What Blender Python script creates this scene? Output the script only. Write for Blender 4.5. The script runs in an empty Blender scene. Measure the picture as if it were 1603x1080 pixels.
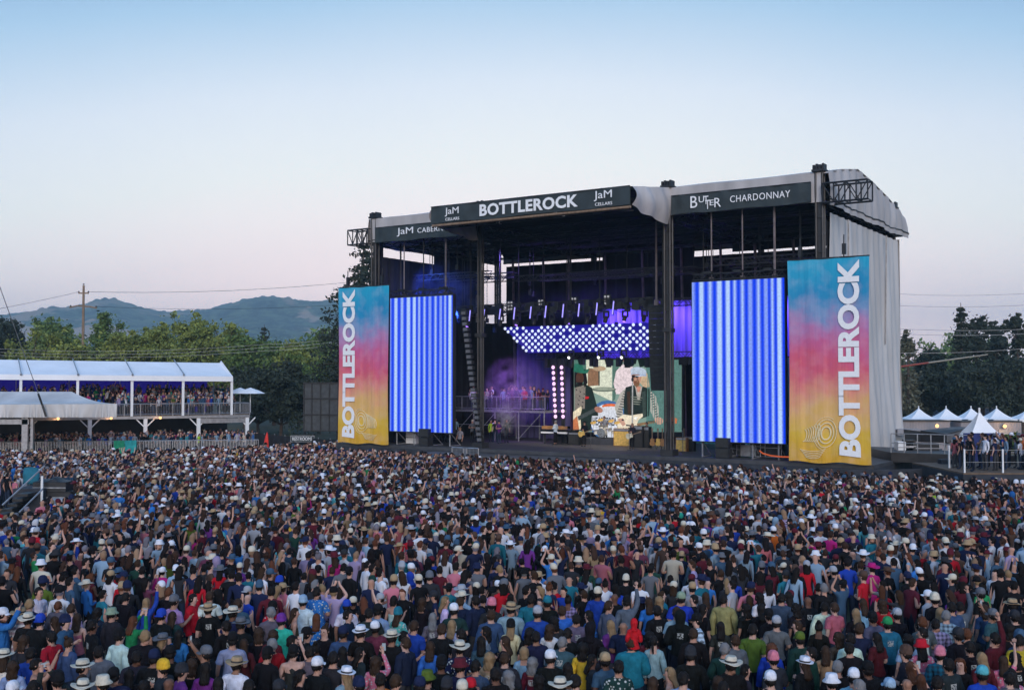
import bpy, bmesh, math, random
import numpy as np
from mathutils import Vector, Matrix, noise
R = math.radians
rng = random.Random(7)
sc = bpy.context.scene
col = sc.collection

# ------------------------------------------------------------------ camera
CAMZ = 6.6
F = 1714.0                     # focal length in photo pixels (photo is 1603 wide)
TILT = math.atan(55 / F)
cam = bpy.data.objects.new('camera', bpy.data.cameras.new('camera'))
col.objects.link(cam); sc.camera = cam
cam.data.sensor_width = 36; cam.data.lens = 36 * F / 1603
cam.location = (0, 0, CAMZ); cam.rotation_euler = (R(90) + TILT, 0, 0)
cam.data.clip_end = 20000; cam.data.clip_start = .1

# ------------------------------------------------------------------ world
w = bpy.data.worlds.new('World'); sc.world = w; w.use_nodes = True
nt = w.node_tree; N = nt.nodes; L = nt.links
for n in list(N): N.remove(n)
out = N.new('ShaderNodeOutputWorld'); bg = N.new('ShaderNodeBackground')
sky = N.new('ShaderNodeTexSky'); sky.sky_type = 'NISHITA'; sky.sun_disc = False
sky.sun_elevation = R(4); sky.sun_rotation = R(150); sky.dust_density = 1.0
tc = N.new('ShaderNodeTexCoord'); sp = N.new('ShaderNodeSeparateXYZ')
L.new(tc.outputs['Generated'], sp.inputs[0])
rp = N.new('ShaderNodeValToRGB')
# colour of the dusk sky over the sine of the elevation
stops = [(0.0, (1.75, 1.25, 1.12)), (.07, (1.55, 1.16, 1.06)), (.12, (1.18, .98, .93)), (.19, (.91, .91, .88)), (.26, (.71, .77, .85)),
         (.335, (.37, .55, .74)), (.40, (.15, .31, .56)), (.6, (.20, .40, .72)), (1.0, (.14, .30, .60))]
els = rp.color_ramp.elements
els[0].position = 0; els[0].color = stops[0][1] + (1,)
els[1].position = 1; els[1].color = stops[-1][1] + (1,)
for p, c in stops[1:-1]:
    e = els.new(p); e.color = c + (1,)
# thin high veil so that the gradient is not perfectly smooth
nz = N.new('ShaderNodeTexNoise'); nz.inputs['Scale'].default_value = 2.2; nz.inputs['Detail'].default_value = 3
L.new(tc.outputs['Generated'], nz.inputs['Vector'])
ma = N.new('ShaderNodeMath'); ma.operation = 'MULTIPLY_ADD'; ma.inputs[1].default_value = .035
mb_ = N.new('ShaderNodeMath'); mb_.operation = 'SUBTRACT'; mb_.inputs[1].default_value = .0175
# lens vignette put into the sky colour: towards the sides the blue comes lower
xx = N.new('ShaderNodeMath'); xx.operation = 'MULTIPLY'; L.new(sp.outputs['X'], xx.inputs[0]); L.new(sp.outputs['X'], xx.inputs[1])
xk = N.new('ShaderNodeMath'); xk.operation = 'MULTIPLY_ADD'; xk.inputs[1].default_value = .30; L.new(xx.outputs[0], xk.inputs[0]); L.new(sp.outputs['Z'], xk.inputs[2])
L.new(nz.outputs['Fac'], ma.inputs[0]); L.new(xk.outputs[0], ma.inputs[2]); L.new(ma.outputs[0], mb_.inputs[0])
L.new(mb_.outputs[0], rp.inputs[0])
sk = N.new('ShaderNodeVectorMath'); sk.operation = 'SCALE'; sk.inputs['Scale'].default_value = .10
L.new(sky.outputs[0], sk.inputs[0])
mx = N.new('ShaderNodeMix'); mx.data_type = 'RGBA'; mx.inputs[0].default_value = .9
L.new(sk.outputs[0], mx.inputs[6]); L.new(rp.outputs[0], mx.inputs[7])
L.new(mx.outputs[2], bg.inputs[0]); bg.inputs[1].default_value = 1.38
L.new(bg.outputs[0], out.inputs[0])

# ------------------------------------------------------------------ sun (soft afterglow)
sun = bpy.data.objects.new('sun', bpy.data.lights.new('sun', 'SUN')); col.objects.link(sun)
sun.data.energy = 1.8; sun.data.angle = R(25); sun.data.color = (1, .93, .9)
sun.rotation_euler = Vector((.05, -.92, .35)).to_track_quat('Z', 'Y').to_euler()
sc.view_settings.view_transform = 'Standard'; sc.view_settings.look = 'None'
sc.view_settings.exposure = 0; sc.view_settings.gamma = 1
sc.cycles.max_bounces = 5; sc.cycles.diffuse_bounces = 2; sc.cycles.glossy_bounces = 2
sc.cycles.transparent_max_bounces = 8; sc.cycles.volume_bounces = 0
sc.cycles.use_denoising = True

# ------------------------------------------------------------------ helpers
def ray(px, py):
    ca, sa = math.cos(TILT), math.sin(TILT); dz = 540 - py
    return Vector((px - 801.5, F * ca - dz * sa, F * sa + dz * ca))
def at(px, py, Y):             # the point seen at photo pixel px,py at distance Y
    d = ray(px, py); return d * (Y / d.y) + Vector((0, 0, CAMZ))
def at_z(px, py, z):           # the point seen at px,py at height z
    d = ray(px, py); return d * ((z - CAMZ) / d.z) + Vector((0, 0, CAMZ))
SC = Vector((3.8, 72.2, 0)); SR = Vector((.8371, -.5471, 0)); SB = Vector((.5471, .8371, 0))
SROT = math.atan2(-.5471, .8371)
def sp_(px, py, v):            # photo pixel -> (x, z) in the stage's own frame on the plane y=v
    d = ray(px, py); t = (v + SC.dot(SB)) / (d.x * SB.x + d.y * SB.y)
    p = d * t; return ((p - SC).dot(SR), p.z + CAMZ)
def tag(o, label=None, cat=None, group=None, kind=None):
    if label: o['label'] = label
    if cat: o['category'] = cat
    if group: o['group'] = group
    if kind: o['kind'] = kind
    return o
def empty(name, loc=(0, 0, 0), rz=0, label=None, cat=None, group=None, parent=None):
    o = bpy.data.objects.new(name, None); col.objects.link(o); o.location = loc; o.rotation_euler = (0, 0, rz)
    o.empty_display_size = .2
    if parent: o.parent = parent
    return tag(o, label, cat, group)
def sthing(name, label, cat, group=None, x=0, y=0, z=0):     # a thing placed in the stage's frame
    return empty(name, SC + SR * x + SB * y + Vector((0, 0, z)), SROT, label, cat, group)
def copy_tree(o, parent=None):
    c = o.copy(); col.objects.link(c)
    if parent: c.parent = parent
    for ch in list(o.children): copy_tree(ch, c)
    return c

class MB:
    def __init__(s): s.v = []; s.f = []; s.m = []; s.sm = False
    def add(s, vs, fs, mi=0):
        o = len(s.v); s.v += [tuple(p) for p in vs]
        s.f += [tuple(i + o for i in f) for f in fs]; s.m += [mi] * len(fs); return s
    def box(s, x0, x1, y0, y1, z0, z1, mi=0):
        v = [(x, y, z) for z in (z0, z1) for y in (y0, y1) for x in (x0, x1)]
        return s.add(v, [(0, 2, 3, 1), (4, 5, 7, 6), (0, 1, 5, 4), (2, 6, 7, 3), (0, 4, 6, 2), (1, 3, 7, 5)], mi)
    def bar(s, a, b, r, n=6, r2=None, mi=0, cap=True):
        a = Vector(a); b = Vector(b); d = (b - a)
        if d.length < 1e-6: return s
        q = d.to_track_quat('Z', 'Y'); r2 = r if r2 is None else r2
        off = math.pi / n
        vs = [a + q @ Vector((math.cos(off + 2 * math.pi * i / n) * r, math.sin(off + 2 * math.pi * i / n) * r, 0)) for i in range(n)]
        vs += [b + q @ Vector((math.cos(off + 2 * math.pi * i / n) * r2, math.sin(off + 2 * math.pi * i / n) * r2, 0)) for i in range(n)]
        fs = [(i, (i + 1) % n, n + (i + 1) % n, n + i) for i in range(n)]
        if cap: fs += [tuple(range(n - 1, -1, -1)), tuple(range(n, 2 * n))]
        return s.add(vs, fs, mi)
    def tube(s, pts, r, n=5, mi=0):
        for a, b in zip(pts[:-1], pts[1:]): s.bar(a, b, r, n, mi=mi)
        return s
    def lathe(s, prof, c=(0, 0, 0), n=16, mi=0, sx=1, sy=1, fn=None):
        vs = []
        for r, z in prof:
            for i in range(n):
                a = 2 * math.pi * i / n; p = Vector((math.cos(a) * r * sx, math.sin(a) * r * sy, z))
                if fn: p = fn(p, a)
                vs.append((p.x + c[0], p.y + c[1], p.z + c[2]))
        fs = [(j * n + i, j * n + (i + 1) % n, (j + 1) * n + (i + 1) % n, (j + 1) * n + i) for j in range(len(prof) - 1) for i in range(n)]
        if prof[0][0] > 1e-4: fs.append(tuple(range(n - 1, -1, -1)))
        if prof[-1][0] > 1e-4: fs.append(tuple((len(prof) - 1) * n + i for i in range(n)))
        return s.add(vs, fs, mi)
    def ball(s, c, r, n=8, m=5, mi=0, sz=1):
        pr = [(max(r * math.sin(math.pi * j / m), 1e-5), -r * sz * math.cos(math.pi * j / m)) for j in range(m + 1)]
        return s.lathe(pr, c, n, mi)
    def grid(s, nx, ny, fn, mi=0):
        vs = [fn(i / nx, j / ny) for j in range(ny + 1) for i in range(nx + 1)]
        fs = [(j * (nx + 1) + i, j * (nx + 1) + i + 1, (j + 1) * (nx + 1) + i + 1, (j + 1) * (nx + 1) + i) for j in range(ny) for i in range(nx)]
        return s.add(vs, fs, mi)
    def prism(s, poly, h, mi=0):      # poly: list of 3D points, h: extrusion vector
        n = len(poly); h = Vector(h); vs = [Vector(p) for p in poly] + [Vector(p) + h for p in poly]
        fs = [tuple(range(n)), tuple(range(2 * n - 1, n - 1, -1))] + [(i, n + i, n + (i + 1) % n, (i + 1) % n) for i in range(n)]
        return s.add(vs, fs, mi)
    def truss(s, a, b, wd, r=.03, up=(0, 0, 1), step=None):
        a = Vector(a); b = Vector(b); d = (b - a).normalized(); u = Vector(up); sd = d.cross(u).normalized()
        if sd.length < .1: sd = Vector((1, 0, 0))
        u = sd.cross(d).normalized(); h = wd / 2; ln = (b - a).length; st = step or wd; n = max(2, round(ln / st))
        cs = [sd * h + u * h, sd * -h + u * h, sd * -h - u * h, sd * h - u * h]
        for c in cs: s.bar(a + c, b + c, r, 4)
        for k in range(n):
            p = a + d * (ln * k / n); q = a + d * (ln * (k + 1) / n)
            for i in range(4):
                c0, c1 = cs[i], cs[(i + 1) % 4]
                if k % 2: c0, c1 = c1, c0
                s.bar(p + c0, q + c1, r * .6, 4, cap=False); 
        return s
    def build(s, name, mats, parent=None, smooth=False, loc=None):
        me = bpy.data.meshes.new(name); me.from_pydata(s.v, [], s.f)
        if not isinstance(mats, (list, tuple)): mats = [mats]
        for m in mats: me.materials.append(m)
        if len(mats) > 1: me.polygons.foreach_set('material_index', s.m)
        if smooth: me.polygons.foreach_set('use_smooth', [True] * len(me.polygons))
        me.update()
        o = bpy.data.objects.new(name, me); col.objects.link(o)
        if parent: o.parent = parent
        if loc: o.location = loc
        return o

def newmat(name):
    m = bpy.data.materials.new(name); m.use_nodes = True; nt = m.node_tree
    return m, nt, nt.nodes['Principled BSDF']
def bump_in(nt, b, scale, strength, dist=.02, coord='Object', detail=4, vec=None):
    tc = nt.nodes.new('ShaderNodeTexCoord'); nz = nt.nodes.new('ShaderNodeTexNoise'); nz.inputs['Scale'].default_value = scale
    nz.inputs['Detail'].default_value = detail
    bp = nt.nodes.new('ShaderNodeBump'); bp.inputs['Strength'].default_value = strength; bp.inputs['Distance'].default_value = dist
    nt.links.new(tc.outputs[coord], nz.inputs['Vector']); nt.links.new(nz.outputs['Fac'], bp.inputs['Height']); nt.links.new(bp.outputs[0], b.inputs['Normal'])
    return nz
def mat(name, c, rough=.7, var=.25, scale=3, metal=0, bump=.2, bscale=None, c2=None, stretch=None, coord='Object'):
    """principled colour broken up with noise"""
    m, nt, b = newmat(name)
    b.inputs['Roughness'].default_value = rough; b.inputs['Metallic'].default_value = metal
    tc = nt.nodes.new('ShaderNodeTexCoord'); nz = nt.nodes.new('ShaderNodeTexNoise'); nz.inputs['Scale'].default_value = scale
    nz.inputs['Detail'].default_value = 5; src = tc.outputs[coord]
    if stretch:
        mp = nt.nodes.new('ShaderNodeMapping'); mp.inputs['Scale'].default_value = stretch; nt.links.new(src, mp.inputs[0]); src = mp.outputs[0]
    nt.links.new(src, nz.inputs['Vector'])
    r = nt.nodes.new('ShaderNodeValToRGB'); e = r.color_ramp.elements; e[0].position = .3; e[1].position = .7
    c2 = c2 or tuple(min(1, x * (1 + var)) for x in c)
    e[0].color = tuple(x * (1 - var) for x in c) + (1,); e[1].color = tuple(c2) + (1,)
    nt.links.new(nz.outputs['Fac'], r.inputs[0]); nt.links.new(r.outputs[0], b.inputs['Base Color'])
    if bump:
        bp = nt.nodes.new('ShaderNodeBump'); bp.inputs['Strength'].default_value = bump; bp.inputs['Distance'].default_value = .03
        n2 = nt.nodes.new('ShaderNodeTexNoise'); n2.inputs['Scale'].default_value = bscale or scale * 4; nt.links.new(src, n2.inputs['Vector'])
        nt.links.new(n2.outputs['Fac'], bp.inputs['Height']); nt.links.new(bp.outputs[0], b.inputs['Normal'])
    return m
def emat(name, c, s=1.0):
    m, nt, b = newmat(name); b.inputs['Base Color'].default_value = (.02, .02, .02, 1); b.inputs['Roughness'].default_value = .5
    b.inputs['Specular IOR Level'].default_value = 0; b.inputs['Emission Color'].default_value = tuple(c) + (1,); b.inputs['Emission Strength'].default_value = s
    return m
def objmat(name, rough=.85, pattern=None):
    """cloth / hair / skin that takes its colour from the object's own colour"""
    m, nt, b = newmat(name); n = nt.nodes; l = nt.links
    b.inputs['Roughness'].default_value = rough; b.inputs['Specular IOR Level'].default_value = .12
    oi = n.new('ShaderNodeObjectInfo'); tc = n.new('ShaderNodeTexCoord')
    nz = n.new('ShaderNodeTexNoise'); nz.inputs['Scale'].default_value = 9; nz.inputs['Detail'].default_value = 4
    l.new(tc.outputs['Object'], nz.inputs['Vector'])
    src = oi.outputs['Color']
    if pattern:
        sep = n.new('ShaderNodeSeparateXYZ'); l.new(tc.outputs['Object'], sep.inputs[0])
        def wave(sock, k, ph=0):
            a = n.new('ShaderNodeMath'); a.operation = 'MULTIPLY_ADD'; a.inputs[1].default_value = k; a.inputs[2].default_value = ph; l.new(sock, a.inputs[0])
            s_ = n.new('ShaderNodeMath'); s_.operation = 'SINE'; l.new(a.outputs[0], s_.inputs[0])
            g = n.new('ShaderNodeMath'); g.operation = 'GREATER_THAN'; g.inputs[1].default_value = .1; l.new(s_.outputs[0], g.inputs[0]); return g.outputs[0]
        mixc = n.new('ShaderNodeMix'); mixc.data_type = 'RGBA'; l.new(src, mixc.inputs[6])
        if pattern == 'plaid':
            h = wave(sep.outputs['Z'], 75); v = wave(sep.outputs['X'], 75)
            ad = n.new('ShaderNodeMath'); ad.operation = 'ADD'; l.new(h, ad.inputs[0]); l.new(v, ad.inputs[1])
            mu = n.new('ShaderNodeMath'); mu.operation = 'MULTIPLY'; mu.inputs[1].default_value = .42; l.new(ad.outputs[0], mu.inputs[0])
            l.new(mu.outputs[0], mixc.inputs[0]); mixc.inputs[7].default_value = (.02, .022, .03, 1)
        elif pattern == 'striped':
            l.new(wave(sep.outputs['Z'], 62), mixc.inputs[0]); mixc.inputs[7].default_value = (.55, .56, .6, 1)
        elif pattern == 'pinstriped':
            l.new(wave(sep.outputs['X'], 120), mixc.inputs[0]); mixc.inputs[7].default_value = (.03, .05, .08, 1)
        else:
            vo = n.new('ShaderNodeTexVoronoi'); vo.inputs['Scale'].default_value = 17; l.new(tc.outputs['Object'], vo.inputs['Vector'])
            g = n.new('ShaderNodeMath'); g.operation = 'LESS_THAN'; g.inputs[1].default_value = .32; l.new(vo.outputs['Distance'], g.inputs[0])
            l.new(g.outputs[0], mixc.inputs[0]); mixc.inputs[7].default_value = (.42, .45, .45, 1)
        src = mixc.outputs[2]
    if name == 'cloth':      # about one plain garment in three has a pale print across the back
        sp3 = n.new('ShaderNodeSeparateXYZ'); l.new(tc.outputs['Object'], sp3.inputs[0])
        def mth(op, a, b_=None):
            q = n.new('ShaderNodeMath'); q.operation = op
            for i_, v_ in enumerate((a, b_)):
                if v_ is None: continue
                if isinstance(v_, (int, float)): q.inputs[i_].default_value = v_
                else: l.new(v_, q.inputs[i_])
            return q.outputs[0]
        ax = mth('LESS_THAN', mth('ABSOLUTE', sp3.outputs['X']), .06); az = mth('LESS_THAN', mth('ABSOLUTE', mth('SUBTRACT', sp3.outputs['Z'], 1.30)), .055)
        ay = mth('LESS_THAN', sp3.outputs['Y'], -.04); rr = mth('GREATER_THAN', oi.outputs['Random'], .82)
        n5 = n.new('ShaderNodeTexNoise'); n5.inputs['Scale'].default_value = 38; l.new(tc.outputs['Object'], n5.inputs['Vector']); gg = mth('GREATER_THAN', n5.outputs['Fac'], .47)
        pm = mth('MULTIPLY', mth('MULTIPLY', mth('MULTIPLY', ax, az), mth('MULTIPLY', ay, rr)), gg)
        pk_ = n.new('ShaderNodeMix'); pk_.data_type = 'RGBA'; l.new(pm, pk_.inputs[0]); l.new(src, pk_.inputs[6]); pk_.inputs[7].default_value = (.42, .43, .42, 1); src = pk_.outputs[2]
    hv = n.new('ShaderNodeMix'); hv.data_type = 'RGBA'; hv.blend_type = 'MULTIPLY'; hv.inputs[0].default_value = 1
    mr = n.new('ShaderNodeMapRange'); mr.inputs[1].default_value = .3; mr.inputs[2].default_value = .7; mr.inputs[3].default_value = .72; mr.inputs[4].default_value = 1.15
    l.new(nz.outputs['Fac'], mr.inputs[0]); l.new(src, hv.inputs[6]); l.new(mr.outputs[0], hv.inputs[7]); l.new(hv.outputs[2], b.inputs['Base Color'])
    bp = n.new('ShaderNodeBump'); bp.inputs['Strength'].default_value = .9; bp.inputs['Distance'].default_value = .045
    n6 = n.new('ShaderNodeTexNoise'); n6.inputs['Scale'].default_value = 6.5; n6.inputs['Detail'].default_value = 3; n6.inputs['Distortion'].default_value = 1.2; mp6 = n.new('ShaderNodeMapping'); mp6.inputs['Scale'].default_value = (1.6, 1.6, .7); l.new(tc.outputs['Object'], mp6.inputs[0]); l.new(mp6.outputs[0], n6.inputs['Vector']); l.new(n6.outputs['Fac'], bp.inputs['Height']); l.new(bp.outputs[0], b.inputs['Normal'])
    return m

M = {}
M['black'] = mat('black_steel', (.012, .012, .014), .55, .4, 2)
M['tower'] = mat('painted_steel_tower', (.035, .033, .034), .5, .3, 2, metal=.3)
M['alu'] = mat('aluminium', (.36, .36, .38), .4, .2, 4, metal=.7)
M['galv'] = mat('galvanised_steel', (.26, .27, .29), .5, .25, 5, metal=.4)
M['scrim'] = mat('black_scrim', (.009, .009, .012), .95, .4, 1.2, bump=.4)
M['canvas'] = mat('grey_canvas', (.42, .40, .40), .8, .22, .7, bump=.5, bscale=3, stretch=(1, 1, .35))
M['tarp'] = mat('grey_tarpaulin', (.50, .485, .48), .6, .2, .5, bump=.6, bscale=2.5, stretch=(1, 1, .3))
M['sign'] = mat('dark_slate_banner', (.028, .040, .045), .8, .25, 1.2, bump=.4)
M['white'] = mat('white_paint', (.72, .73, .75), .6, .06, 2, bump=.05)
M['lettering'] = mat('banner_lettering', (.82, .83, .85), .8, .05, 9, bump=0)
M['tent'] = mat('white_tent_fabric', (.80, .81, .84), .6, .05, .6, bump=.15, bscale=2)
M['deckwood'] = mat('stage_deck', (.05, .05, .055), .6, .3, 2)
M['skirt'] = mat('stage_skirt', (.03, .034, .045), .9, .3, 1.5)
M['rubber'] = mat('dark_rubber', (.02, .02, .02), .8, .3, 5)
M['wood'] = mat('old_timber', (.22, .15, .10), .85, .3, 2, stretch=(4, 4, .4))
M['bluebg'] = mat('deep_blue_cloth', (.02, .03, .13), .9, .3, 1.5)
# ------------------------------------------------------------------ people: bodies grown with the Skin modifier
MC = {'': objmat('cloth'), 'plaid': objmat('plaid_cloth', .9, 'plaid'), 'striped': objmat('striped_cloth', .9, 'striped'),
      'pinstriped': objmat('pinstriped_cloth', .9, 'pinstriped'), 'patterned': objmat('patterned_cloth', .9, 'patterned')}
M['skin'] = objmat('skin', .55); M['hair'] = objmat('hair', .6); M['hat'] = objmat('hat_cloth', .85)
M['band'] = mat('hat_band', (.03, .028, .03), .8); M['denim'] = objmat('trouser_cloth', .9)
M['phone'] = mat('phone_case', (.02, .02, .025), .3); M['glow'] = emat('phone_screen', (.5, .62, .8), .45)
ARM = {  # elbow, wrist, finger direction (for the right side; x grows outward)
    'down': ((.245, -.035, 1.13), (.255, .06, .89), (0, .25, -1)),
    'front': ((.25, -.03, 1.14), (.07, .20, 1.17), (-1, .25, .1)),
    'cup': ((.245, .02, 1.15), (.19, .26, 1.27), (-.3, .8, .5)),
    'phone': ((.235, .19, 1.46), (.075, .30, 1.74), (-.25, .3, 1)),
    'up': ((.275, .06, 1.66), (.25, .13, 1.93), (0, .15, 1)),
    'wide': ((.385, .04, 1.60), (.43, .10, 1.87), (.15, .1, 1)),
    'clap': ((.27, .13, 1.58), (.05, .2, 1.82), (-.2, .1, 1)),
}
POSE = {'s': ('down', 'down'), 'c': ('front', 'front'), 'p': ('phone', 'phone'), 'u': ('down', 'up'), 'v': ('up', 'front'),
        'U': ('wide', 'wide'), 'r': ('front', 'phone'), 'd': ('down', 'cup'), 'k': ('clap', 'clap')}
SHAPE = {  # shoulder half width, shoulder r, chest, waist, hip radii
    'm': (.178, .066, (.150, .112), (.125, .100), (.130, .108), .046),
    'f': (.150, .052, (.122, .100), (.098, .085), (.132, .108), .038),
    'h': (.190, .076, (.172, .140), (.178, .160), (.162, .140), .054)}
def skeleton(shape, pose, fingers=True):
    sw, sr, ch, wa, hp, ar = SHAPE[shape]
    P = []; Rr = []; E_ = []; B = []; roots = [0]
    def add(p, r, par=None, bone=None):
        P.append(Vector(p)); Rr.append(r if isinstance(r, tuple) else (r, r))
        if par is not None: E_.append((par, len(P) - 1)); B.append((par, len(P) - 1, bone))
        return len(P) - 1
    pel = add((0, 0, .96), hp); wst = add((0, 0, 1.12), wa, pel, 'torso'); che = add((0, -.005, 1.30), ch, wst, 'torso')
    upc = add((0, -.01, 1.42), (sw * .62, .082), che, 'torso'); nk = add((0, -.005, 1.505), .052, upc, 'neck')
    hb = add((0, .015, 1.565), (.062, .070), nk, 'head'); hm = add((0, .012, 1.645), (.080, .097), hb, 'head'); ht = add((0, .004, 1.735), (.062, .076), hm, 'head')
    for sx, an in ((-1, POSE[pose][0]), (1, POSE[pose][1])):
        el, wr, fd = ARM[an]; m = Vector((sx, 1, 1)); k = sw / .178
        el = Vector(el) * 1; wr = Vector(wr) * 1; el.x *= k; wr.x *= k
        up = an in ('up', 'wide', 'clap', 'phone')
        sh = add(Vector((sw, -.005, 1.425 + (.02 if up else 0))) * m, sr, upc, 'shoulder')
        sh2 = add((Vector((sw, 0, 1.42)).lerp(el, .28)) * m, ar * 1.12, sh, 'uarm')
        e = add(el * m, ar * .86, sh2, 'uarm'); wv = add(wr * m, ar * .58, e, 'farm')
        d = Vector(fd).normalized(); d = Vector((d.x * sx, d.y, d.z)); w0 = wr * m
        pm = add(w0 + d * .055, (.034, .022), wv, 'hand')
        add(w0 + d * .09, (.036, .018), pm, 'hand')
        if fingers:
            side = d.cross(Vector((0, 1, .15))).normalized()
            if side.length < .5: side = Vector((1, 0, 0))
            curl = d.cross(side).normalized() * (1 if an != 'phone' else 1)
            if curl.y < 0 and an != 'front': curl = -curl
            for q, (off, ln) in enumerate(((-.030, .062), (-.010, .074), (.010, .070), (.030, .055))):
                a0 = add(w0 + d * .085 + side * off * .8, .010); roots.append(a0)
                a1 = add(w0 + d * (.09 + ln * .5) + side * off * 1.05 + curl * .004, .0095, a0, 'hand')
                add(w0 + d * (.09 + ln) + side * off * 1.15 + curl * .018, .008, a1, 'hand')
            ts = -1 if side.dot(Vector((sx, 0, 0))) > 0 else 1
            a0 = add(w0 + d * .035 + side * ts * .02, .012); roots.append(a0)
            a1 = add(w0 + d * .06 + side * ts * .052 + curl * .01, .011, a0, 'hand'); add(w0 + d * .088 + side * ts * .062 + curl * .02, .009, a1, 'hand')
        hi = add((.088 * sx, 0, .90), .082 if shape != 'h' else .1, pel, 'hip'); kn = add((.10 * sx, .012, .50), .058, hi, 'leg')
        an_ = add((.105 * sx, -.02, .10), .038, kn, 'leg'); ft = add((.11 * sx, .03, .045), .040, an_, 'foot'); add((.125 * sx, .15, .035), .034, ft, 'foot')
    # nose and ears
    n0 = add((0, .085, 1.632), .014); roots.append(n0); add((0, .128, 1.618), .012, n0, 'head')
    for sx in (-1, 1):
        n0 = add((.07 * sx, .005, 1.66), .012); roots.append(n0); add((.09 * sx, -.004, 1.635), .015, n0, 'head')
    return P, Rr, E_, B, roots
def eval_mesh(o, name):
    dg = bpy.context.evaluated_depsgraph_get(); dg.update()
    return bpy.data.meshes.new_from_object(o.evaluated_get(dg), depsgraph=dg)
def grow(shape, pose, sub=1, fingers=True, ratio=None):
    P, Rr, E_, B, roots = skeleton(shape, pose, fingers)
    me = bpy.data.meshes.new('t'); me.from_pydata([p[:] for p in P], E_, []); o = bpy.data.objects.new('t', me); col.objects.link(o)
    sm = o.modifiers.new('s', 'SKIN'); sm.use_smooth_shade = True; sm.branch_smoothing = .6
    sl = me.skin_vertices[0].data
    for i, r in enumerate(Rr): sl[i].radius = (r[0] * 1.12, r[1] * 1.12); sl[i].use_root = i in roots
    if sub: sb = o.modifiers.new('b', 'SUBSURF'); sb.levels = sub; sb.render_levels = sub
    if ratio: dc = o.modifiers.new('d', 'DECIMATE'); dc.ratio = ratio
    m = eval_mesh(o, 'body'); bpy.data.objects.remove(o); bpy.data.meshes.remove(me)
    co = np.empty(len(m.vertices) * 3); m.vertices.foreach_get('co', co); co = co.reshape(-1, 3)
    best = np.full(len(co), 1e9); lab = np.zeros(len(co), int); tt = np.zeros(len(co)); names = []
    for k, (a, b, nm) in enumerate(B):
        names.append(nm); A = np.array(P[a]); D = np.array(P[b]) - A
        t = np.clip(((co - A) @ D) / (D @ D), 0, 1); r = (Rr[a][0] + Rr[a][1]) / 2 * (1 - t) + (Rr[b][0] + Rr[b][1]) / 2 * t
        d = np.linalg.norm(co - (A + t[:, None] * D), axis=1) - r
        u = d < best; best[u] = d[u]; lab[u] = k; tt[u] = t[u]
    bn = np.array([names[i] for i in lab])
    # 'uarm' runs in two bones, make its parameter continuous
    ua = [k for k, n in enumerate(names) if n == 'uarm']
    for q, k in enumerate(ua): s_ = lab == k; tt[s_] = (0 if q % 2 == 0 else .3) + tt[s_] * (.3 if q % 2 == 0 else .7)
    return m, co, bn, tt
def shell(m, co, sel, off, name, material, fold=.006, flare=None):
    fs = []; 
    for p in m.polygons:
        v = list(p.vertices)
        if all(sel[i] for i in v): fs.append(v)
    nr = np.empty(len(m.vertices) * 3); m.vertices.foreach_get('normal', nr); nr = nr.reshape(-1, 3)
    used = sorted({i for f in fs for i in f}); ix = {i: k for k, i in enumerate(used)}
    vs = []
    for i in used:
        p = Vector(co[i]); n_ = Vector(nr[i]); nn = noise.noise(Vector((p.x * 9, p.y * 9, p.z * 5)))
        o_ = off + fold * nn
        if flare: o_ += flare(p)
        vs.append((p + n_ * o_)[:])
    me = bpy.data.meshes.new(name); me.from_pydata(vs, [], [tuple(ix[i] for i in f) for f in fs])
    me.materials.append(material); me.polygons.foreach_set('use_smooth', [True] * len(me.polygons)); me.update(); return me
TPL = {}
def template(shape, pose):
    k = (shape, pose)
    if k in TPL: return TPL[k]
    m, co, bn, tt = grow(shape, pose)
    m.materials.clear(); m.materials.append(M['skin']); m.name = 'body'
    z = co[:, 2]; tor = ((bn == 'torso') | (bn == 'shoulder')) & (z > .85) | ((bn == 'hip') & (z > .86)) | ((bn == 'neck') & (z < 1.475))
    fl = lambda p: max(0, 1.02 - p.z) * .12 + (.012 if p.z < 1.3 else 0)
    d = {'body': m}
    d['t'] = shell(m, co, tor | ((bn == 'uarm') & (tt < .78)), .014, 'tee_shirt', MC[''], flare=fl)
    d['l'] = shell(m, co, tor | (bn == 'uarm') | (bn == 'farm'), .016, 'long_sleeved_top', MC[''], .01, flare=fl)
    d['h'] = shell(m, co, tor | (bn == 'uarm') | (bn == 'farm'), .024, 'jacket', MC[''], .016, flare=fl)
    d['k'] = shell(m, co, tor & (bn != 'shoulder') & (z < 1.44), .010, 'vest_top', MC[''], flare=fl)
    d['pants'] = shell(m, co, ((bn == 'leg') | (bn == 'hip') | ((bn == 'torso') & (z < .98))) & (z > .10), .011, 'trousers', M['denim'])
    d['shoes'] = [shell(m, co, (bn == 'foot') & (z < .11) & (co[:, 0] * sx > 0), .008, 'shoe', M['rubber'], 0) for sx in (-1, 1)]
    TPL[k] = d; return d

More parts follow.
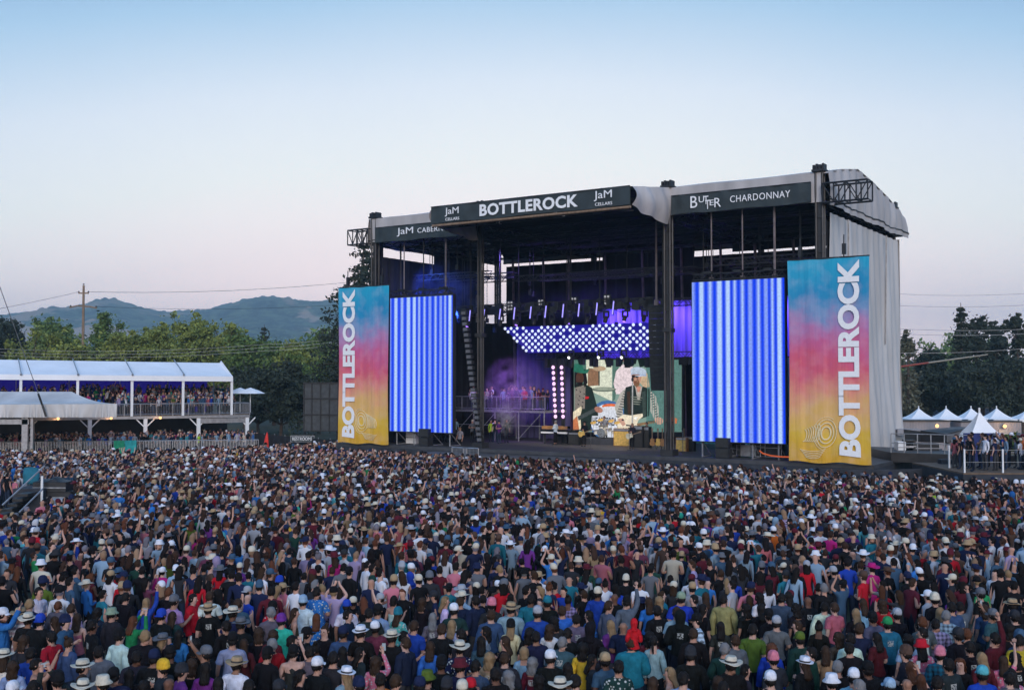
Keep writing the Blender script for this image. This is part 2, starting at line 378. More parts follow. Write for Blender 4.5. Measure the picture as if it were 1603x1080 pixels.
def mbmesh(mb, name, mats, smooth=True):
    o = mb.build(name, mats, None, smooth); me = o.data; bpy.data.objects.remove(o); return me
HC = (0, .004, 1.655)
def hair_grid(L_, vol, wav, seed, res=20, rows=12, tuck=True):
    """a scalp that runs down to L_ (z) at the back and sides and to the hairline in front"""
    vs = []
    for j in range(rows + 1):
        for i in range(res):
            a = 2 * math.pi * i / res; ca, sa = math.cos(a), math.sin(a)     # sa>0 = face side
            back = .5 - .5 * sa; side = 1 - abs(sa)
            end = 1.715 if sa > .55 else (1.60 if L_ > 1.6 else L_) if sa < .25 else 1.715 + (L_ - 1.715) * (.55 - sa) / .3 * .9
            end = max(end, L_)
            t = j / rows; z = 1.775 - (1.775 - end) * (t ** .85 if j else 0)
            zz = (z - 1.655) / .122
            if zz > 0: k = math.sqrt(max(0, 1 - zz * zz)) ; r = k
            else: r = 1 - min(1, -zz * .35) * .12 if L_ < 1.6 else 1 - min(1, (-zz) ** 2 * .1) * .25
            rx = (.086 + vol * .8) * r; ry = (.104 + vol * .8) * r
            x = ca * rx; y = sa * ry + .002
            if z < 1.61 and L_ < 1.6:
                f = min(1, (1.61 - z) / .10); w2 = .080 + (1.61 - z) * .06 + vol * .5; d2 = .052 - (1.61 - z) * .08
                y2 = -.055 - (1.61 - z) * .36 + sa * d2; x2 = ca * w2; y2 = max(y2, -.155 + sa * .02)
                x = x * (1 - f) + x2 * f; y = y * (1 - f) + y2 * f
            n_ = (noise.noise(Vector((ca * 5 + seed, sa * 5, z * (6 if L_ < 1.45 else 24)))) + .6 * noise.noise(Vector((ca * 12 + seed, sa * 12, z * (9 if L_ < 1.45 else 40))))) * wav
            x += ca * n_; y += sa * n_
            if j == rows and tuck: x *= .72; y = y * .8 - .004
            vs.append((x, y, z - ((abs(n_) * 2.5 + (.02 if i % 2 else 0)) if j == rows and L_ < 1.6 else 0)))
    fs = [(j * res + i, (j + 1) * res + i, (j + 1) * res + (i + 1) % res, j * res + (i + 1) % res) for j in range(rows) for i in range(res)]
    return MB().add(vs, fs)
def make_hair(kind, lo=False):
    res, rows = (10, 5) if lo else (22, 12)
    if kind == 'short': b = hair_grid(1.595, .004, .018, 1, res, rows)
    elif kind == 'long': b = hair_grid(1.41, .004, .016, 5, res, rows + (0 if lo else 4))
    elif kind == 'bob': b = hair_grid(1.54, .008, .014, 9, res, rows)
    elif kind == 'curly': b = hair_grid(1.47, .020, .034, 3, res, rows)
    elif kind == 'bun': b = hair_grid(1.595, .002, .006, 2, res, rows); b.ball((0, -.07, 1.775), .045, 6 if lo else 10, 4 if lo else 7)
    elif kind == 'ponytail':
        b = hair_grid(1.595, .002, .006, 4, res, rows); b.bar((0, -.10, 1.70), (0, -.145, 1.63), .03, 6, .036); b.bar((0, -.145, 1.63), (0.01, -.13, 1.43), .036, 6, .012)
    me = mbmesh(b, 'hair', M['hair'], True)
    return me
def make_hat(kind, lo=False):
    n = 10 if lo else 22; b = MB(); c = (0, -.002, 0)
    def wavy(amp):
        def fn(p, a):
            r = math.hypot(p.x, p.y)
            if r > .12: p.z += amp * math.sin(2 * a + 1.57) * (r - .11) / .08 + amp * .3 * math.sin(5 * a)
            return p
        return fn
    if kind in ('cap', 'backward cap'):
        b.lathe([(.098, 1.665), (.102, 1.70), (.098, 1.745), (.078, 1.785), (.045, 1.805), (.001, 1.812)], c, n, sx=.93, sy=1.08)
        s = 1 if kind == 'cap' else -1
        def brim(u, v):
            a = math.pi * (u * .74 + .13); r = .10 + v * .075
            return (math.cos(a) * (.092 + v * .012), s * (math.sin(a) * (.1 + v * .085)), 1.690 - v * .018 - abs(u - .5) ** 2 * .06)
        b.grid(6, 2, brim); b.grid(6, 2, lambda u, v: tuple(Vector(brim(u, v)) - Vector((0, 0, .006))))
    elif kind in ('straw hat', 'sun hat'):
        w_ = .205 if kind == 'straw hat' else .185
        b.lathe([(.105, 1.700), (.108, 1.732)], c, n, 1, sx=.95, sy=1.05)
        b.lathe([(.098, 1.69), (w_ * .8, 1.695), (w_, 1.700), (w_, 1.706), (w_ * .8, 1.703), (.104, 1.70), (.105, 1.733), (.098, 1.775), (.082, 1.80), (.05, 1.795), (.001, 1.785)], c, n, 0, sx=.95, sy=1.05, fn=wavy(.018 if kind == 'straw hat' else -.012))
    elif kind == 'fedora':
        b.lathe([(.103, 1.698), (.105, 1.728)], c, n, 1, sx=.93, sy=1.06)
        b.lathe([(.096, 1.685), (.15, 1.69), (.165, 1.702), (.165, 1.707), (.15, 1.696), (.102, 1.697), (.103, 1.728), (.092, 1.79), (.07, 1.802), (.03, 1.785), (.001, 1.782)], c, n, 0, sx=.93, sy=1.06, fn=wavy(.012))
    elif kind == 'bucket hat':
        b.lathe([(.150, 1.662), (.152, 1.668), (.104, 1.715), (.098, 1.775), (.085, 1.795), (.001, 1.80)], c, n, 0, sx=.95, sy=1.05)
        b.lathe([(.146, 1.660), (.100, 1.708)], c, n)
    elif kind == 'beanie':
        b.lathe([(.100, 1.650), (.106, 1.66), (.107, 1.695), (.101, 1.70), (.101, 1.74), (.085, 1.785), (.05, 1.815), (.001, 1.825)], c, n, 0, sx=.93, sy=1.1)
    elif kind == 'hood':
        def fn(p, a):
            if p.y > .05 and p.z < 1.74: p.y = .05 + (p.y - .05) * .35
            return p
        b.lathe([(.13, 1.42), (.135, 1.47), (.095, 1.52), (.105, 1.58), (.122, 1.65), (.118, 1.72), (.09, 1.775), (.05, 1.805), (.001, 1.82)], c, n, 0, sx=.9, sy=1.05, fn=fn)
    me = mbmesh(b, kind.replace(' ', '_'), [M['hat'], M['band']], True)
    return me
HAIR = {k: make_hair(k) for k in ('short', 'long', 'bob', 'curly', 'bun', 'ponytail')}
HAT = {k: make_hat(k) for k in ('cap', 'backward cap', 'straw hat', 'sun hat', 'fedora', 'bucket hat', 'beanie', 'hood')}
ph = MB(); ph.box(-.038, .038, 0, .009, -.075, .075, 0); ph.box(-.034, .034, -.002, 0, -.068, .068, 1)
PHONE = mbmesh(ph, 'phone', [M['phone'], M['glow']], False)
SHADES = None
def eyes_mesh():
    b = MB()
    for s in (-1, 1): b.ball((.032 * s, .098, 1.655), .013, 6, 4)
    return mbmesh(b, 'eyes', M['band'], True)
EYES = eyes_mesh()
b = MB(); b.bar((-.026, .105, 1.585), (.026, .105, 1.585), .007, 5); MOUTH = mbmesh(b, 'mouth', mat('lips', (.32, .11, .10), .5), True)
# body under a shirt: trim what the shirt covers is not needed, the shells stand proud of it
COL = {'black': (.008, .008, .010), 'charcoal': (.024, .026, .033), 'grey': (.11, .12, .145), 'pale grey': (.30, .32, .37), 'white': (.62, .64, .72), 'cream': (.52, .48, .40),
       'tan': (.32, .23, .14), 'brown': (.075, .045, .035), 'red': (.42, .012, .025), 'maroon': (.085, .012, .022), 'pink': (.50, .16, .22), 'salmon': (.45, .13, .15), 'magenta': (.36, .015, .15),
       'purple': (.13, .03, .22), 'lilac': (.33, .27, .46), 'plum': (.12, .035, .07), 'navy': (.012, .018, .055), 'blue': (.03, .16, .48), 'royal blue': (.015, .05, .36), 'denim blue': (.04, .085, .15),
       'pale blue': (.24, .36, .50), 'teal': (.015, .14, .20), 'aqua': (.08, .35, .42), 'turquoise': (.03, .40, .30), 'green': (.02, .22, .08), 'dark green': (.012, .045, .035), 'olive': (.08, .12, .02),
       'orange': (.55, .13, .02), 'yellow': (.60, .36, .03), 'sage green': (.20, .27, .20), 'lime': (.45, .7, .05)}
HCOL = {'dark': (.010, .008, .008), 'brown': (.034, .019, .012), 'auburn': (.085, .032, .016), 'blond': (.22, .145, .08), 'grey': (.15, .15, .16)}
SKINS = [(.46, .26, .20), (.38, .21, .155), (.50, .31, .255), (.28, .15, .105), (.14, .07, .05), (.43, .24, .185)]
GN = {'t': 'tee', 'l': 'long-sleeved top', 'h': 'jacket', 'k': 'vest top'}
def person(loc, rz, shape='m', pose='s', gar='t', colr='black', pat='', hair=('short', 'dark'), hat=None, skin=0, trousers=(.02, .025, .04), scale=1, prand=random.Random(3), z=0, root_name='person', face=False):
    d = template(shape, pose)
    ro = empty(root_name, (loc[0], loc[1], z), rz); ro.rotation_euler = (prand.uniform(-.05, .05), prand.uniform(-.05, .05), rz); ro.scale = (scale * prand.uniform(.97, 1.04), scale, scale)
    def put(nm, me, c=None, material=None):
        o = bpy.data.objects.new(nm, me); col.objects.link(o); o.parent = ro
        if c: o.color = tuple(c) + (1,)
        if material:
            o.material_slots[0].link = 'OBJECT'; o.material_slots[0].material = material
        return o
    sk = SKINS[skin]; put('body', d['body'], sk)
    cc = COL[colr] if isinstance(colr, str) else colr
    cc = tuple(min(.8, x * prand.uniform(.72, 1.08)) for x in cc)
    put({'t': 'tee_shirt', 'l': 'long_sleeved_top', 'h': 'jacket', 'k': 'vest_top'}[gar], d[gar], cc, MC[pat] if pat else None)
    put('trousers', d['pants'], trousers); [put('shoe', s_) for s_ in d['shoes']]
    if hat != None and hat[0] in ('hood',):
        put('hood', HAT['hood'], cc)
    else:
        if hair[0] != 'bald':
            o = put('hair', HAIR[hair[0]], HCOL[hair[1]])
            if hair[0] in ('long', 'curly', 'bob') and shape == 'h': pass
        if hat: put(hat[0].replace(' ', '_'), HAT[hat[0]], COL[hat[1]])
    if face: put('eyes', EYES); put('mouth', MOUTH)
    if pose in 'pr':
        o = put('phone', PHONE); o.location = (0 if pose == 'p' else .075, .335 if pose == 'p' else .33, 1.84 if pose == 'p' else 1.85)
        if pose == 'p': o.rotation_euler = (0, R(90), 0)
        # a phone is held, so it is a thing of its own
        wm = Matrix.LocRotScale(ro.location, ro.rotation_euler, ro.scale) @ Matrix.LocRotScale(o.location, o.rotation_euler, o.scale)
        o.parent = None; o.matrix_world = wm; ro['_phone'] = 1; PHONES.append((o, ro))
    return ro
PHONES = []
# ------------------------------------------------------------------ ground and hills
gm, gnt, gb = newmat('trampled_turf')
gb.inputs['Roughness'].default_value = .95
_n = gnt.nodes; _l = gnt.links
_tc = _n.new('ShaderNodeTexCoord'); _a = _n.new('ShaderNodeTexNoise'); _a.inputs['Scale'].default_value = .12; _a.inputs['Detail'].default_value = 8
_r = _n.new('ShaderNodeValToRGB'); _r.color_ramp.elements[0].position = .35; _r.color_ramp.elements[0].color = (.035, .045, .02, 1); _r.color_ramp.elements[1].position = .65; _r.color_ramp.elements[1].color = (.085, .075, .045, 1)
_l.new(_tc.outputs['Object'], _a.inputs['Vector']); _l.new(_a.outputs['Fac'], _r.inputs[0]); _l.new(_r.outputs[0], gb.inputs['Base Color'])
bump_in(gnt, gb, 3, .5, .05)
g = MB().grid(40, 40, lambda u, v: ((u - .5) * 14000, -800 + v * 9000, -.02 if True else 0)).build('ground', gm); tag(g, kind='structure')

RIDGE = [(-700, 520), (-300, 500), (0, 497), (20, 493), (50, 488), (75, 484), (105, 485), (128, 482), (150, 474), (180, 473), (205, 481), (255, 491), (300, 488), (350, 482), (380, 472), (420, 468), (470, 471),
         (520, 474), (580, 482), (700, 505), (900, 535), (1200, 560), (1600, 570), (2300, 575)]
def ridge(px):
    for (a, ya), (b, yb) in zip(RIDGE[:-1], RIDGE[1:]):
        if a <= px <= b: return ya + (yb - ya) * (px - a) / (b - a)
    return RIDGE[0][1] if px < RIDGE[0][0] else RIDGE[-1][1]
def hill(u, v):
    px = -700 + 3000 * u; r = 900 + 3600 * v; RR = 3300
    X = (px - 801.5) / F * r
    top = (595 - ridge(px)) / F * RR
    t = max(0, min(1, (r - 1000) / (RR - 1000))); s = t * t * (3 - 2 * t) if r < RR else max(0, 1 - (r - RR) / 1600)
    n1 = noise.fractal(Vector((X * .0016, r * .0016, 3)), 1, 2, 6); n2 = noise.ridged_multi_fractal(Vector((X * .0011, r * .0011, 7)), 1, 2.1, 5, 1, 2) if 0 else noise.fractal(Vector((X * .006, r * .006, 1)), .8, 2, 4)
    z = top * s * (1 + n1 * .35 * (1 - s ** 3)) + n2 * 9 * s + abs(noise.noise(Vector((X * .045, r * .03, 2)))) * 11 * s + n1 * 16 * s * (1 - s)
    return (X, r, z - 3)
hm, hnt, hb = newmat('wooded_hillside')
hb.inputs['Roughness'].default_value = 1
_n = hnt.nodes; _l = hnt.links
_tc = _n.new('ShaderNodeTexCoord'); _a = _n.new('ShaderNodeTexNoise'); _a.inputs['Scale'].default_value = .0035; _a.inputs['Detail'].default_value = 7; _a.inputs['Roughness'].default_value = .62
_b = _n.new('ShaderNodeTexNoise'); _b.inputs['Scale'].default_value = .03; _b.inputs['Detail'].default_value = 6; _b.inputs['Roughness'].default_value = .7
_l.new(_tc.outputs['Object'], _a.inputs['Vector']); _l.new(_tc.outputs['Object'], _b.inputs['Vector'])
_r = _n.new('ShaderNodeValToRGB'); _e = _r.color_ramp.elements; _e[0].position = .545; _e[0].color = (0, 0, 0, 1); _e[1].position = .57; _e[1].color = (1, 1, 1, 1); _l.new(_a.outputs['Fac'], _r.inputs[0])
_r2 = _n.new('ShaderNodeValToRGB'); _e = _r2.color_ramp.elements; _e[0].position = .44; _e[0].color = (.006, .016, .012, 1); _e[1].position = .58; _e[1].color = (.09, .125, .06, 1); _l.new(_b.outputs['Fac'], _r2.inputs[0])
_m = _n.new('ShaderNodeMix'); _m.data_type = 'RGBA'; _sz = _n.new('ShaderNodeSeparateXYZ'); _l.new(_tc.outputs['Object'], _sz.inputs[0]); _mz = _n.new('ShaderNodeMapRange'); _mz.inputs[1].default_value = 120; _mz.inputs[2].default_value = 260; _mz.inputs[3].default_value = 1; _mz.inputs[4].default_value = 0; _l.new(_sz.outputs['Z'], _mz.inputs[0]); _mm = _n.new('ShaderNodeMath'); _mm.operation = 'MULTIPLY'; _l.new(_r.outputs[0], _mm.inputs[0]); _l.new(_mz.outputs[0], _mm.inputs[1]); _l.new(_mm.outputs[0], _m.inputs[0]); _l.new(_r2.outputs[0], _m.inputs[6]); _fd = _n.new('ShaderNodeMapping'); _fd.inputs['Location'].default_value = (900 / 230, -2050 / 190, 0); _fd.inputs['Scale'].default_value = (1 / 230, 1 / 190, 0); _l.new(_tc.outputs['Object'], _fd.inputs[0]); _fl = _n.new('ShaderNodeVectorMath'); _fl.operation = 'LENGTH'; _l.new(_fd.outputs[0], _fl.inputs[0])
_fr = _n.new('ShaderNodeMath'); _fr.operation = 'MULTIPLY_ADD'; _fr.inputs[1].default_value = 1.6; _l.new(_b.outputs['Fac'], _fr.inputs[0]); _l.new(_fl.outputs['Value'], _fr.inputs[2]); _fg = _n.new('ShaderNodeMath'); _fg.operation = 'LESS_THAN'; _fg.inputs[1].default_value = 1.75; _l.new(_fr.outputs[0], _fg.inputs[0])
_fx = _n.new('ShaderNodeMath'); _fx.operation = 'MAXIMUM'; _l.new(_fg.outputs[0], _fx.inputs[0]); _l.new(_mm.outputs[0], _fx.inputs[1]); _l.new(_fx.outputs[0], _m.inputs[0]); _m.inputs[7].default_value = (.42, .27, .18, 1); _l.new(_m.outputs[2], hb.inputs['Base Color'])
bump_in(hnt, hb, .04, 1, 12)
hl = MB().grid(1100, 80, hill).build('hills', hm, smooth=True); tag(hl, kind='structure')

# ------------------------------------------------------------------ trees
def leafmat(name, c1, c2):
    m, nt, b = newmat(name); n = nt.nodes; l = nt.links
    g_ = n.new('ShaderNodeNewGeometry'); r = n.new('ShaderNodeValToRGB'); e = r.color_ramp.elements
    e[0].color = c1 + (1,); e[1].color = c2 + (1,)
    l.new(g_.outputs['Random Per Island'], r.inputs[0]); l.new(r.outputs[0], b.inputs['Base Color']); b.inputs['Roughness'].default_value = .75
    return m
M['bark'] = mat('bark', (.07, .05, .04), .95, .3, 3)
LEAF = [leafmat('olive_leaves', (.08, .11, .020), (.24, .285, .06)), leafmat('green_leaves', (.03, .07, .015), (.14, .21, .045)), leafmat('dark_needles', (.008, .016, .010), (.028, .042, .022)), leafmat('grey_leaves', (.05, .055, .035), (.12, .12, .075))]
def crown_mesh(name, clumps, n_leaf, ls, m, seed, stray=0):
    r_ = np.random.default_rng(seed); V = []; k = 0
    cs = np.array([c[0] for c in clumps]); rs = np.array([c[1] for c in clumps]); p_ = rs ** 2 / (rs ** 2).sum()
    ci = r_.choice(len(clumps), n_leaf, p=p_); d = r_.normal(size=(n_leaf, 3)); d /= np.linalg.norm(d, axis=1)[:, None]
    rad = rs[ci] * (r_.random(n_leaf) ** .45); pos = cs[ci] + d * rad[:, None] * np.array([1, 1, .75])
    # a quarter of the leaves stray between the clumps so that the outline is feathery
    st_ = r_.random(n_leaf) < stray; mid = cs.mean(0); q_ = cs[r_.choice(len(clumps), n_leaf)]; w_ = r_.random(n_leaf)[:, None]; pos = np.where(st_[:, None], (pos * w_ + q_ * (1 - w_)) + r_.normal(size=(n_leaf, 3)) * .5, pos)
    nrm = d + r_.normal(size=(n_leaf, 3)) * .8; nrm /= np.linalg.norm(nrm, axis=1)[:, None]
    a = np.cross(nrm, [0, 0, 1.]); a /= np.linalg.norm(a, axis=1)[:, None] + 1e-9; b = np.cross(nrm, a)
    s = ls * r_.uniform(.5, 1.3, n_leaf)[:, None]; th = r_.uniform(0, 6.28, n_leaf)[:, None]
    a2 = a * np.cos(th) + b * np.sin(th); b2 = -a * np.sin(th) + b * np.cos(th)
    P = np.stack([pos - a2 * s, pos - b2 * s * .5, pos + a2 * s, pos + b2 * s * .5], 1).reshape(-1, 3)
    me = bpy.data.meshes.new(name); me.vertices.add(len(P)); me.vertices.foreach_set('co', P.ravel())
    me.loops.add(len(P)); me.loops.foreach_set('vertex_index', np.arange(len(P), dtype=np.int32))
    me.polygons.add(n_leaf); me.polygons.foreach_set('loop_start', np.arange(n_leaf, dtype=np.int32) * 4); me.polygons.foreach_set('loop_total', np.full(n_leaf, 4, np.int32))
    me.materials.append(m); me.update(calc_edges=True); return me
def tree(kind, loc, h, wd, m, seed, label, cat='tree', group=None, name='broadleaf_tree', leaves=6000, ls=.30):
    r_ = random.Random(seed); ro = empty(name, loc, 0, label, cat, group); tk = MB(); clumps = []
    if kind == 'round':
        base = Vector((0, 0, 0)); top = Vector((r_.uniform(-.4, .4), r_.uniform(-.4, .4), h * .62)); tk.bar(base, top, h * .028, 8, h * .012)
        for i in range(r_.randint(30, 38)):
            a = r_.uniform(0, 6.28); t = r_.random(); zz = h * (.28 + .66 * t); rr = wd * .5 * math.sqrt(max(0.05, 1 - ((zz / h - .55) / .48) ** 2)) * r_.uniform(.25, 1)
            c = Vector((math.cos(a) * rr, math.sin(a) * rr, zz)); s = wd * r_.uniform(.07, .16); clumps.append((c[:], s))
            st = base.lerp(top, min(1, max(.25, (zz - rr * .6) / (h * .62) * .8))); tk.bar(st, c, h * .008, 5, h * .003)
            for q in range(2):
                c2 = c + Vector((r_.uniform(-1, 1), r_.uniform(-1, 1), r_.uniform(-.3, 1.1))) * s * 1.3; clumps.append((c2[:], s * r_.uniform(.25, .5)))
    elif kind == 'conifer':
        tk.bar((0, 0, 0), (0, 0, h), h * .018, 8, .04)
        nl = int(h / .8)
        for i in range(nl):
            z = h * (.12 + .87 * i / nl); rr = wd * .5 * (1 - (z / h)) ** .75 + .2
            for q in range(6):
                a = r_.uniform(0, 6.28); ln = rr * r_.uniform(.55, 1.15); e_ = Vector((math.cos(a) * ln, math.sin(a) * ln, z - ln * .18)); tk.bar((0, 0, z), e_, .05, 4, .02, cap=False)
                for t in (.45, .75, 1): clumps.append(((e_ * t + Vector((0, 0, z)) * (1 - t))[:], .28 + rr * .16 * (1.2 - t * .5)))
    else:  # pine: irregular with spiky tops
        tk.bar((0, 0, 0), (0, 0, h * .9), h * .022, 8, .08)
        for i in range(34):
            t = r_.random(); zz = h * (.15 + .82 * t); rr = wd * .5 * (1 - t * .6) * r_.uniform(.2, 1); a = r_.uniform(0, 6.28)
            c = Vector((math.cos(a) * rr, math.sin(a) * rr, zz)); clumps.append((c[:], wd * r_.uniform(.07, .14))); tk.bar((0, 0, zz * .9), c, .08, 4, .03, cap=False)
            clumps.append(((c + Vector((0, 0, wd * .13)))[:], wd * .05))
    tk.build('trunk', M['bark'], ro)
    me = crown_mesh('crown', clumps, leaves, ls, m, seed, .34 if kind == 'round' else .08); c_ = bpy.data.objects.new('crown', me); col.objects.link(c_); c_.parent = ro
    return ro
# left of the stage: photo x of the trunk, distance, photo y of the top, crown width in pixels, leaf kind
LT = [(-30, 150, 480, 120, 2, 'tall dark tree cut by the left edge of the view'), (12, 190, 496, 70, 2, 'dark tree behind the left end of the white tent roof'), (52, 150, 512, 90, 0, 'olive green tree left of the bushy tree with a dark top'),
      (82, 185, 496, 75, 1, 'green tree with a dark pointed top left of the utility pole'), (112, 150, 535, 70, 0, 'low olive tree in front of the utility pole'), (165, 175, 484, 66, 1, 'bright green upright tree just right of the utility pole'),
      (200, 150, 520, 85, 0, 'olive tree right of the upright green tree'), (232, 175, 528, 60, 1, 'low green tree between two olive trees in front of the tan hillside'), (262, 160, 505, 85, 0, 'olive tree under the dip in the ridge line'),
      (310, 150, 500, 95, 0, 'broad yellowish green tree above the middle of the tent roof'), (352, 170, 497, 70, 0, 'light olive tree with a feathery top above the end of the tent roof'), (385, 150, 522, 80, 1, 'green tree behind the two white parasols'),
      (430, 160, 535, 90, 1, 'dark green tree right of the parasols'), (470, 150, 530, 80, 0, 'olive green tree above the black screen frame'), (505, 165, 512, 80, 1, 'green tree left of the tall fir beside the stage'),
      (440, 130, 575, 110, 2, 'low dark tree standing right of the two-storey deck'), (500, 135, 570, 100, 1, 'low shady tree behind the black screen frame'), (405, 135, 585, 90, 2, 'low black-green tree behind the end of the deck'),
      (545, 160, 520, 80, 1, 'green tree partly hidden by the left colourful banner')]
for i, (px, Y, py, wpx, lk, lb) in enumerate(LT):
    p = at(px, py, Y); tree('round', (p.x, Y, 0), p.z, wpx / F * Y * 1.05, LEAF[lk], 100 + i, lb, group='trees beyond the left deck', leaves=13000, ls=.27)
p = at(414, 508, 210); tree('conifer', (p.x, 210, 0), p.z, 5, LEAF[2], 50, 'small pointed dark conifer against the blue hills', name='conifer', leaves=3500, ls=.3)
p = at(569, 372, 118); tree('conifer', (p.x, 118, 0), p.z, 16, LEAF[2], 51, 'tall sparse fir rising behind the left corner of the stage', name='fir_tree', leaves=17000, ls=.24)
p = at(598, 395, 124); tree('conifer', (p.x, 124, 0), p.z, 10, LEAF[2], 52, 'second fir seen through the left stage tower', name='fir_tree', leaves=9000, ls=.2)
RT = [('pine', 1421, 140, 516, 42, 3, 'grey-green tree touching the right edge of the stage wall'), ('round', 1445, 170, 556, 40, 2, 'low dark tree left of the tall pointed conifer'), ('round', 1462, 165, 545, 30, 2, 'small round-topped dark tree next to the pointed conifer'),
      ('conifer', 1504, 150, 474, 44, 2, 'tall pointed conifer at the left end of the dark wood'), ('pine', 1528, 155, 500, 70, 2, 'dark pine right beside the pointed conifer'), ('pine', 1560, 165, 505, 80, 2, 'spiky dark pine in the middle of the right wood'),
      ('pine', 1592, 150, 496, 80, 2, 'tall dark pine at the right edge of the view'), ('pine', 1630, 155, 494, 90, 2, 'dark pine cut by the right edge of the view'), ('round', 1440, 150, 590, 80, 3, 'low grey-green bush tree behind the small white tents'),
      ('round', 1490, 145, 585, 90, 2, 'low dark tree below the pointed conifer'), ('round', 1540, 140, 575, 110, 2, 'broad black-green tree behind the large white tent'), ('round', 1600, 140, 570, 110, 2, 'broad dark tree above the brown roof')]
for i, (k, px, Y, py, wpx, lk, lb) in enumerate(RT):
    p = at(px, py, Y); tree(k, (p.x, Y, 0), p.z, wpx / F * Y, LEAF[lk], 200 + i, lb, group='trees right of the stage', name={'pine': 'pine_tree', 'conifer': 'conifer', 'round': 'broadleaf_tree'}[k], leaves=12000, ls=.26)
# more distant wood that reads as one mass behind the nearer crowns
cl = []; rr_ = random.Random(5)
for i in range(520):
    px = rr_.uniform(-300, 1000) if i < 250 else rr_.uniform(1000, 2100); Y = rr_.uniform(215, 300); p = at(px, rr_.uniform(535, 600), Y); cl.append(((p.x, Y, max(1, p.z)), rr_.uniform(2, 4.2)))
me = crown_mesh('distant_wood', cl, 52000, .6, LEAF[1], 77); o = bpy.data.objects.new('distant_wood', me); col.objects.link(o)
tag(o, 'distant green wood filling the gaps behind the nearer trees', 'wood', kind='stuff')
# ------------------------------------------------------------------ writing
def text_mesh(s, size, bold=.0, align='CENTER', ext=.01, shear=0, space=1.0, res=3):
    c = bpy.data.curves.new('t', 'FONT'); c.body = s; c.size = size; c.offset = bold; c.extrude = ext; c.align_x = align; c.align_y = 'CENTER'; c.shear = shear; c.space_character = space; c.resolution_u = res
    o = bpy.data.objects.new('t', c); col.objects.link(o); dg = bpy.context.evaluated_depsgraph_get(); dg.update()
    me = bpy.data.meshes.new_from_object(o.evaluated_get(dg)); bpy.data.objects.remove(o); bpy.data.curves.remove(c); return me
def write(s, size, fn, material, parent, name='lettering', fit=None, **kw):
    """text whose points (x right, y up, z out) are carried to fn(x, y, z); fit = (width, height)"""
    me = text_mesh(s, size, **kw); 
    xs = [v.co.x for v in me.vertices]; ys = [v.co.y for v in me.vertices]; cx = (min(xs) + max(xs)) / 2; cy = (min(ys) + max(ys)) / 2
    kx = ky = 1
    if fit: kx = fit[0] / (max(xs) - min(xs)); ky = fit[1] / (max(ys) - min(ys)) if fit[1] else kx
    for v in me.vertices: v.co = Vector(fn((v.co.x - cx) * kx, (v.co.y - cy) * ky, v.co.z))
    me.materials.clear(); me.materials.append(material); o = bpy.data.objects.new(name, me); col.objects.link(o); o.parent = parent; return o

# ------------------------------------------------------------------ the stage itself
st = sthing('concert_stage', 'huge open concert stage with grey canvas roof and black interior', 'stage')
TX = (-16.7, -7.15, 7.15, 16.75); DB = 16.3
MB().box(-19.6, 19.9, -1, DB, 1.7, 1.92).build('deck', M['deckwood'], st)
sk_ = MB()
def skf(u, v):
    x = -19.6 + 39.5 * u; return (x, -1.02 - .03 * math.sin(x * 2.6) - .02 * math.sin(x * 7), v * 1.7)
sk_.grid(300, 1, skf).box(-19.6, 19.9, -.95, DB, 0.0, 1.69); sk_.build('stage_skirt', M['skirt'], st)
MB().box(-10.2, 4.6, -3.4, -1.06, 0, 1.55).build('apron', M['skirt'], st)
MB().box(-10.2, 4.6, -3.4, -1.06, 1.555, 1.62).build('apron_top', mat('scuffed_apron', (.10, .095, .09), .6, .4, 1), st)
# curved black skirt wall that leaves the right end of the stage
cw = MB(); pts = [Vector((16.5 + 6.6 * t, -2.6 + 5.6 * t * t * t - .6 * t, 0)) for t in [i / 10 for i in range(11)]]
for a, b_ in zip(pts[:-1], pts[1:]): cw.prism([a, b_, b_ + Vector((0, 0, 1.75)), a + Vector((0, 0, 1.75))], (.02, .12, 0))
cw.build('curved_skirt_wall', M['skirt'], st)
for x in TX:
    for y in (0, DB):
        t = MB(); w_ = .19 if y == 0 and x != -7.15 else .13
        for dx in (-w_, w_):
            for dy in (-w_, w_): t.bar((x + dx, y + dy, 1.9), (x + dx, y + dy, 18.6), .07, 6)
        t.box(x - w_ + .06, x + w_ - .06, y - w_ + .06, y + w_ - .06, 1.95, 18.5)
        for z in range(2, 18): t.box(x - w_ - .02, x + w_ + .02, y - w_ - .02, y + w_ + .02, z - .04, z + .04)
        if y == 0:
            t.box(x - .3, x + .3, -.3, .3, 9.6, 9.85); t.box(x - .42, x + .42, -.42, .42, 1.93, 2.3)
        tw = t.build('tower', M['tower'], st)
        h_ = MB(); h_.box(x - .38, x + .38, y - .38, y + .38, 18.62, 18.75)
        for q in range(4): h_.box(x - .34 + q * .18, x - .22 + q * .18, y - .3, y + .3, 18.76, 19.02 + .05 * (q % 2))
        h_.build('motor_head', M['black'], tw)
for s, x0, x1 in ((1, 17.05, 19.6), (-1, -19.0, -17.0)):
    t = MB(); 
    for z in (16.75, 17.85):
        for y in (-.5, .5): t.bar((x0, y, z), (x1, y, z), .06, 5)
    k = 4
    for i in range(k + 1):
        x = x0 + (x1 - x0) * i / k
        for y in (-.5, .5):
            t.bar((x, y, 16.75), (x, y, 17.85), .045, 5)
            if i < k: t.bar((x, y, 16.75 if i % 2 else 17.85), (x0 + (x1 - x0) * (i + 1) / k, y, 17.85 if i % 2 else 16.75), .035, 4)
        t.bar((x, -.5, 16.75), (x, .5, 16.75), .04, 4); t.bar((x, -.5, 17.85), (x, .5, 17.85), .04, 4)
    t.build('wing_truss', M['black'], st)
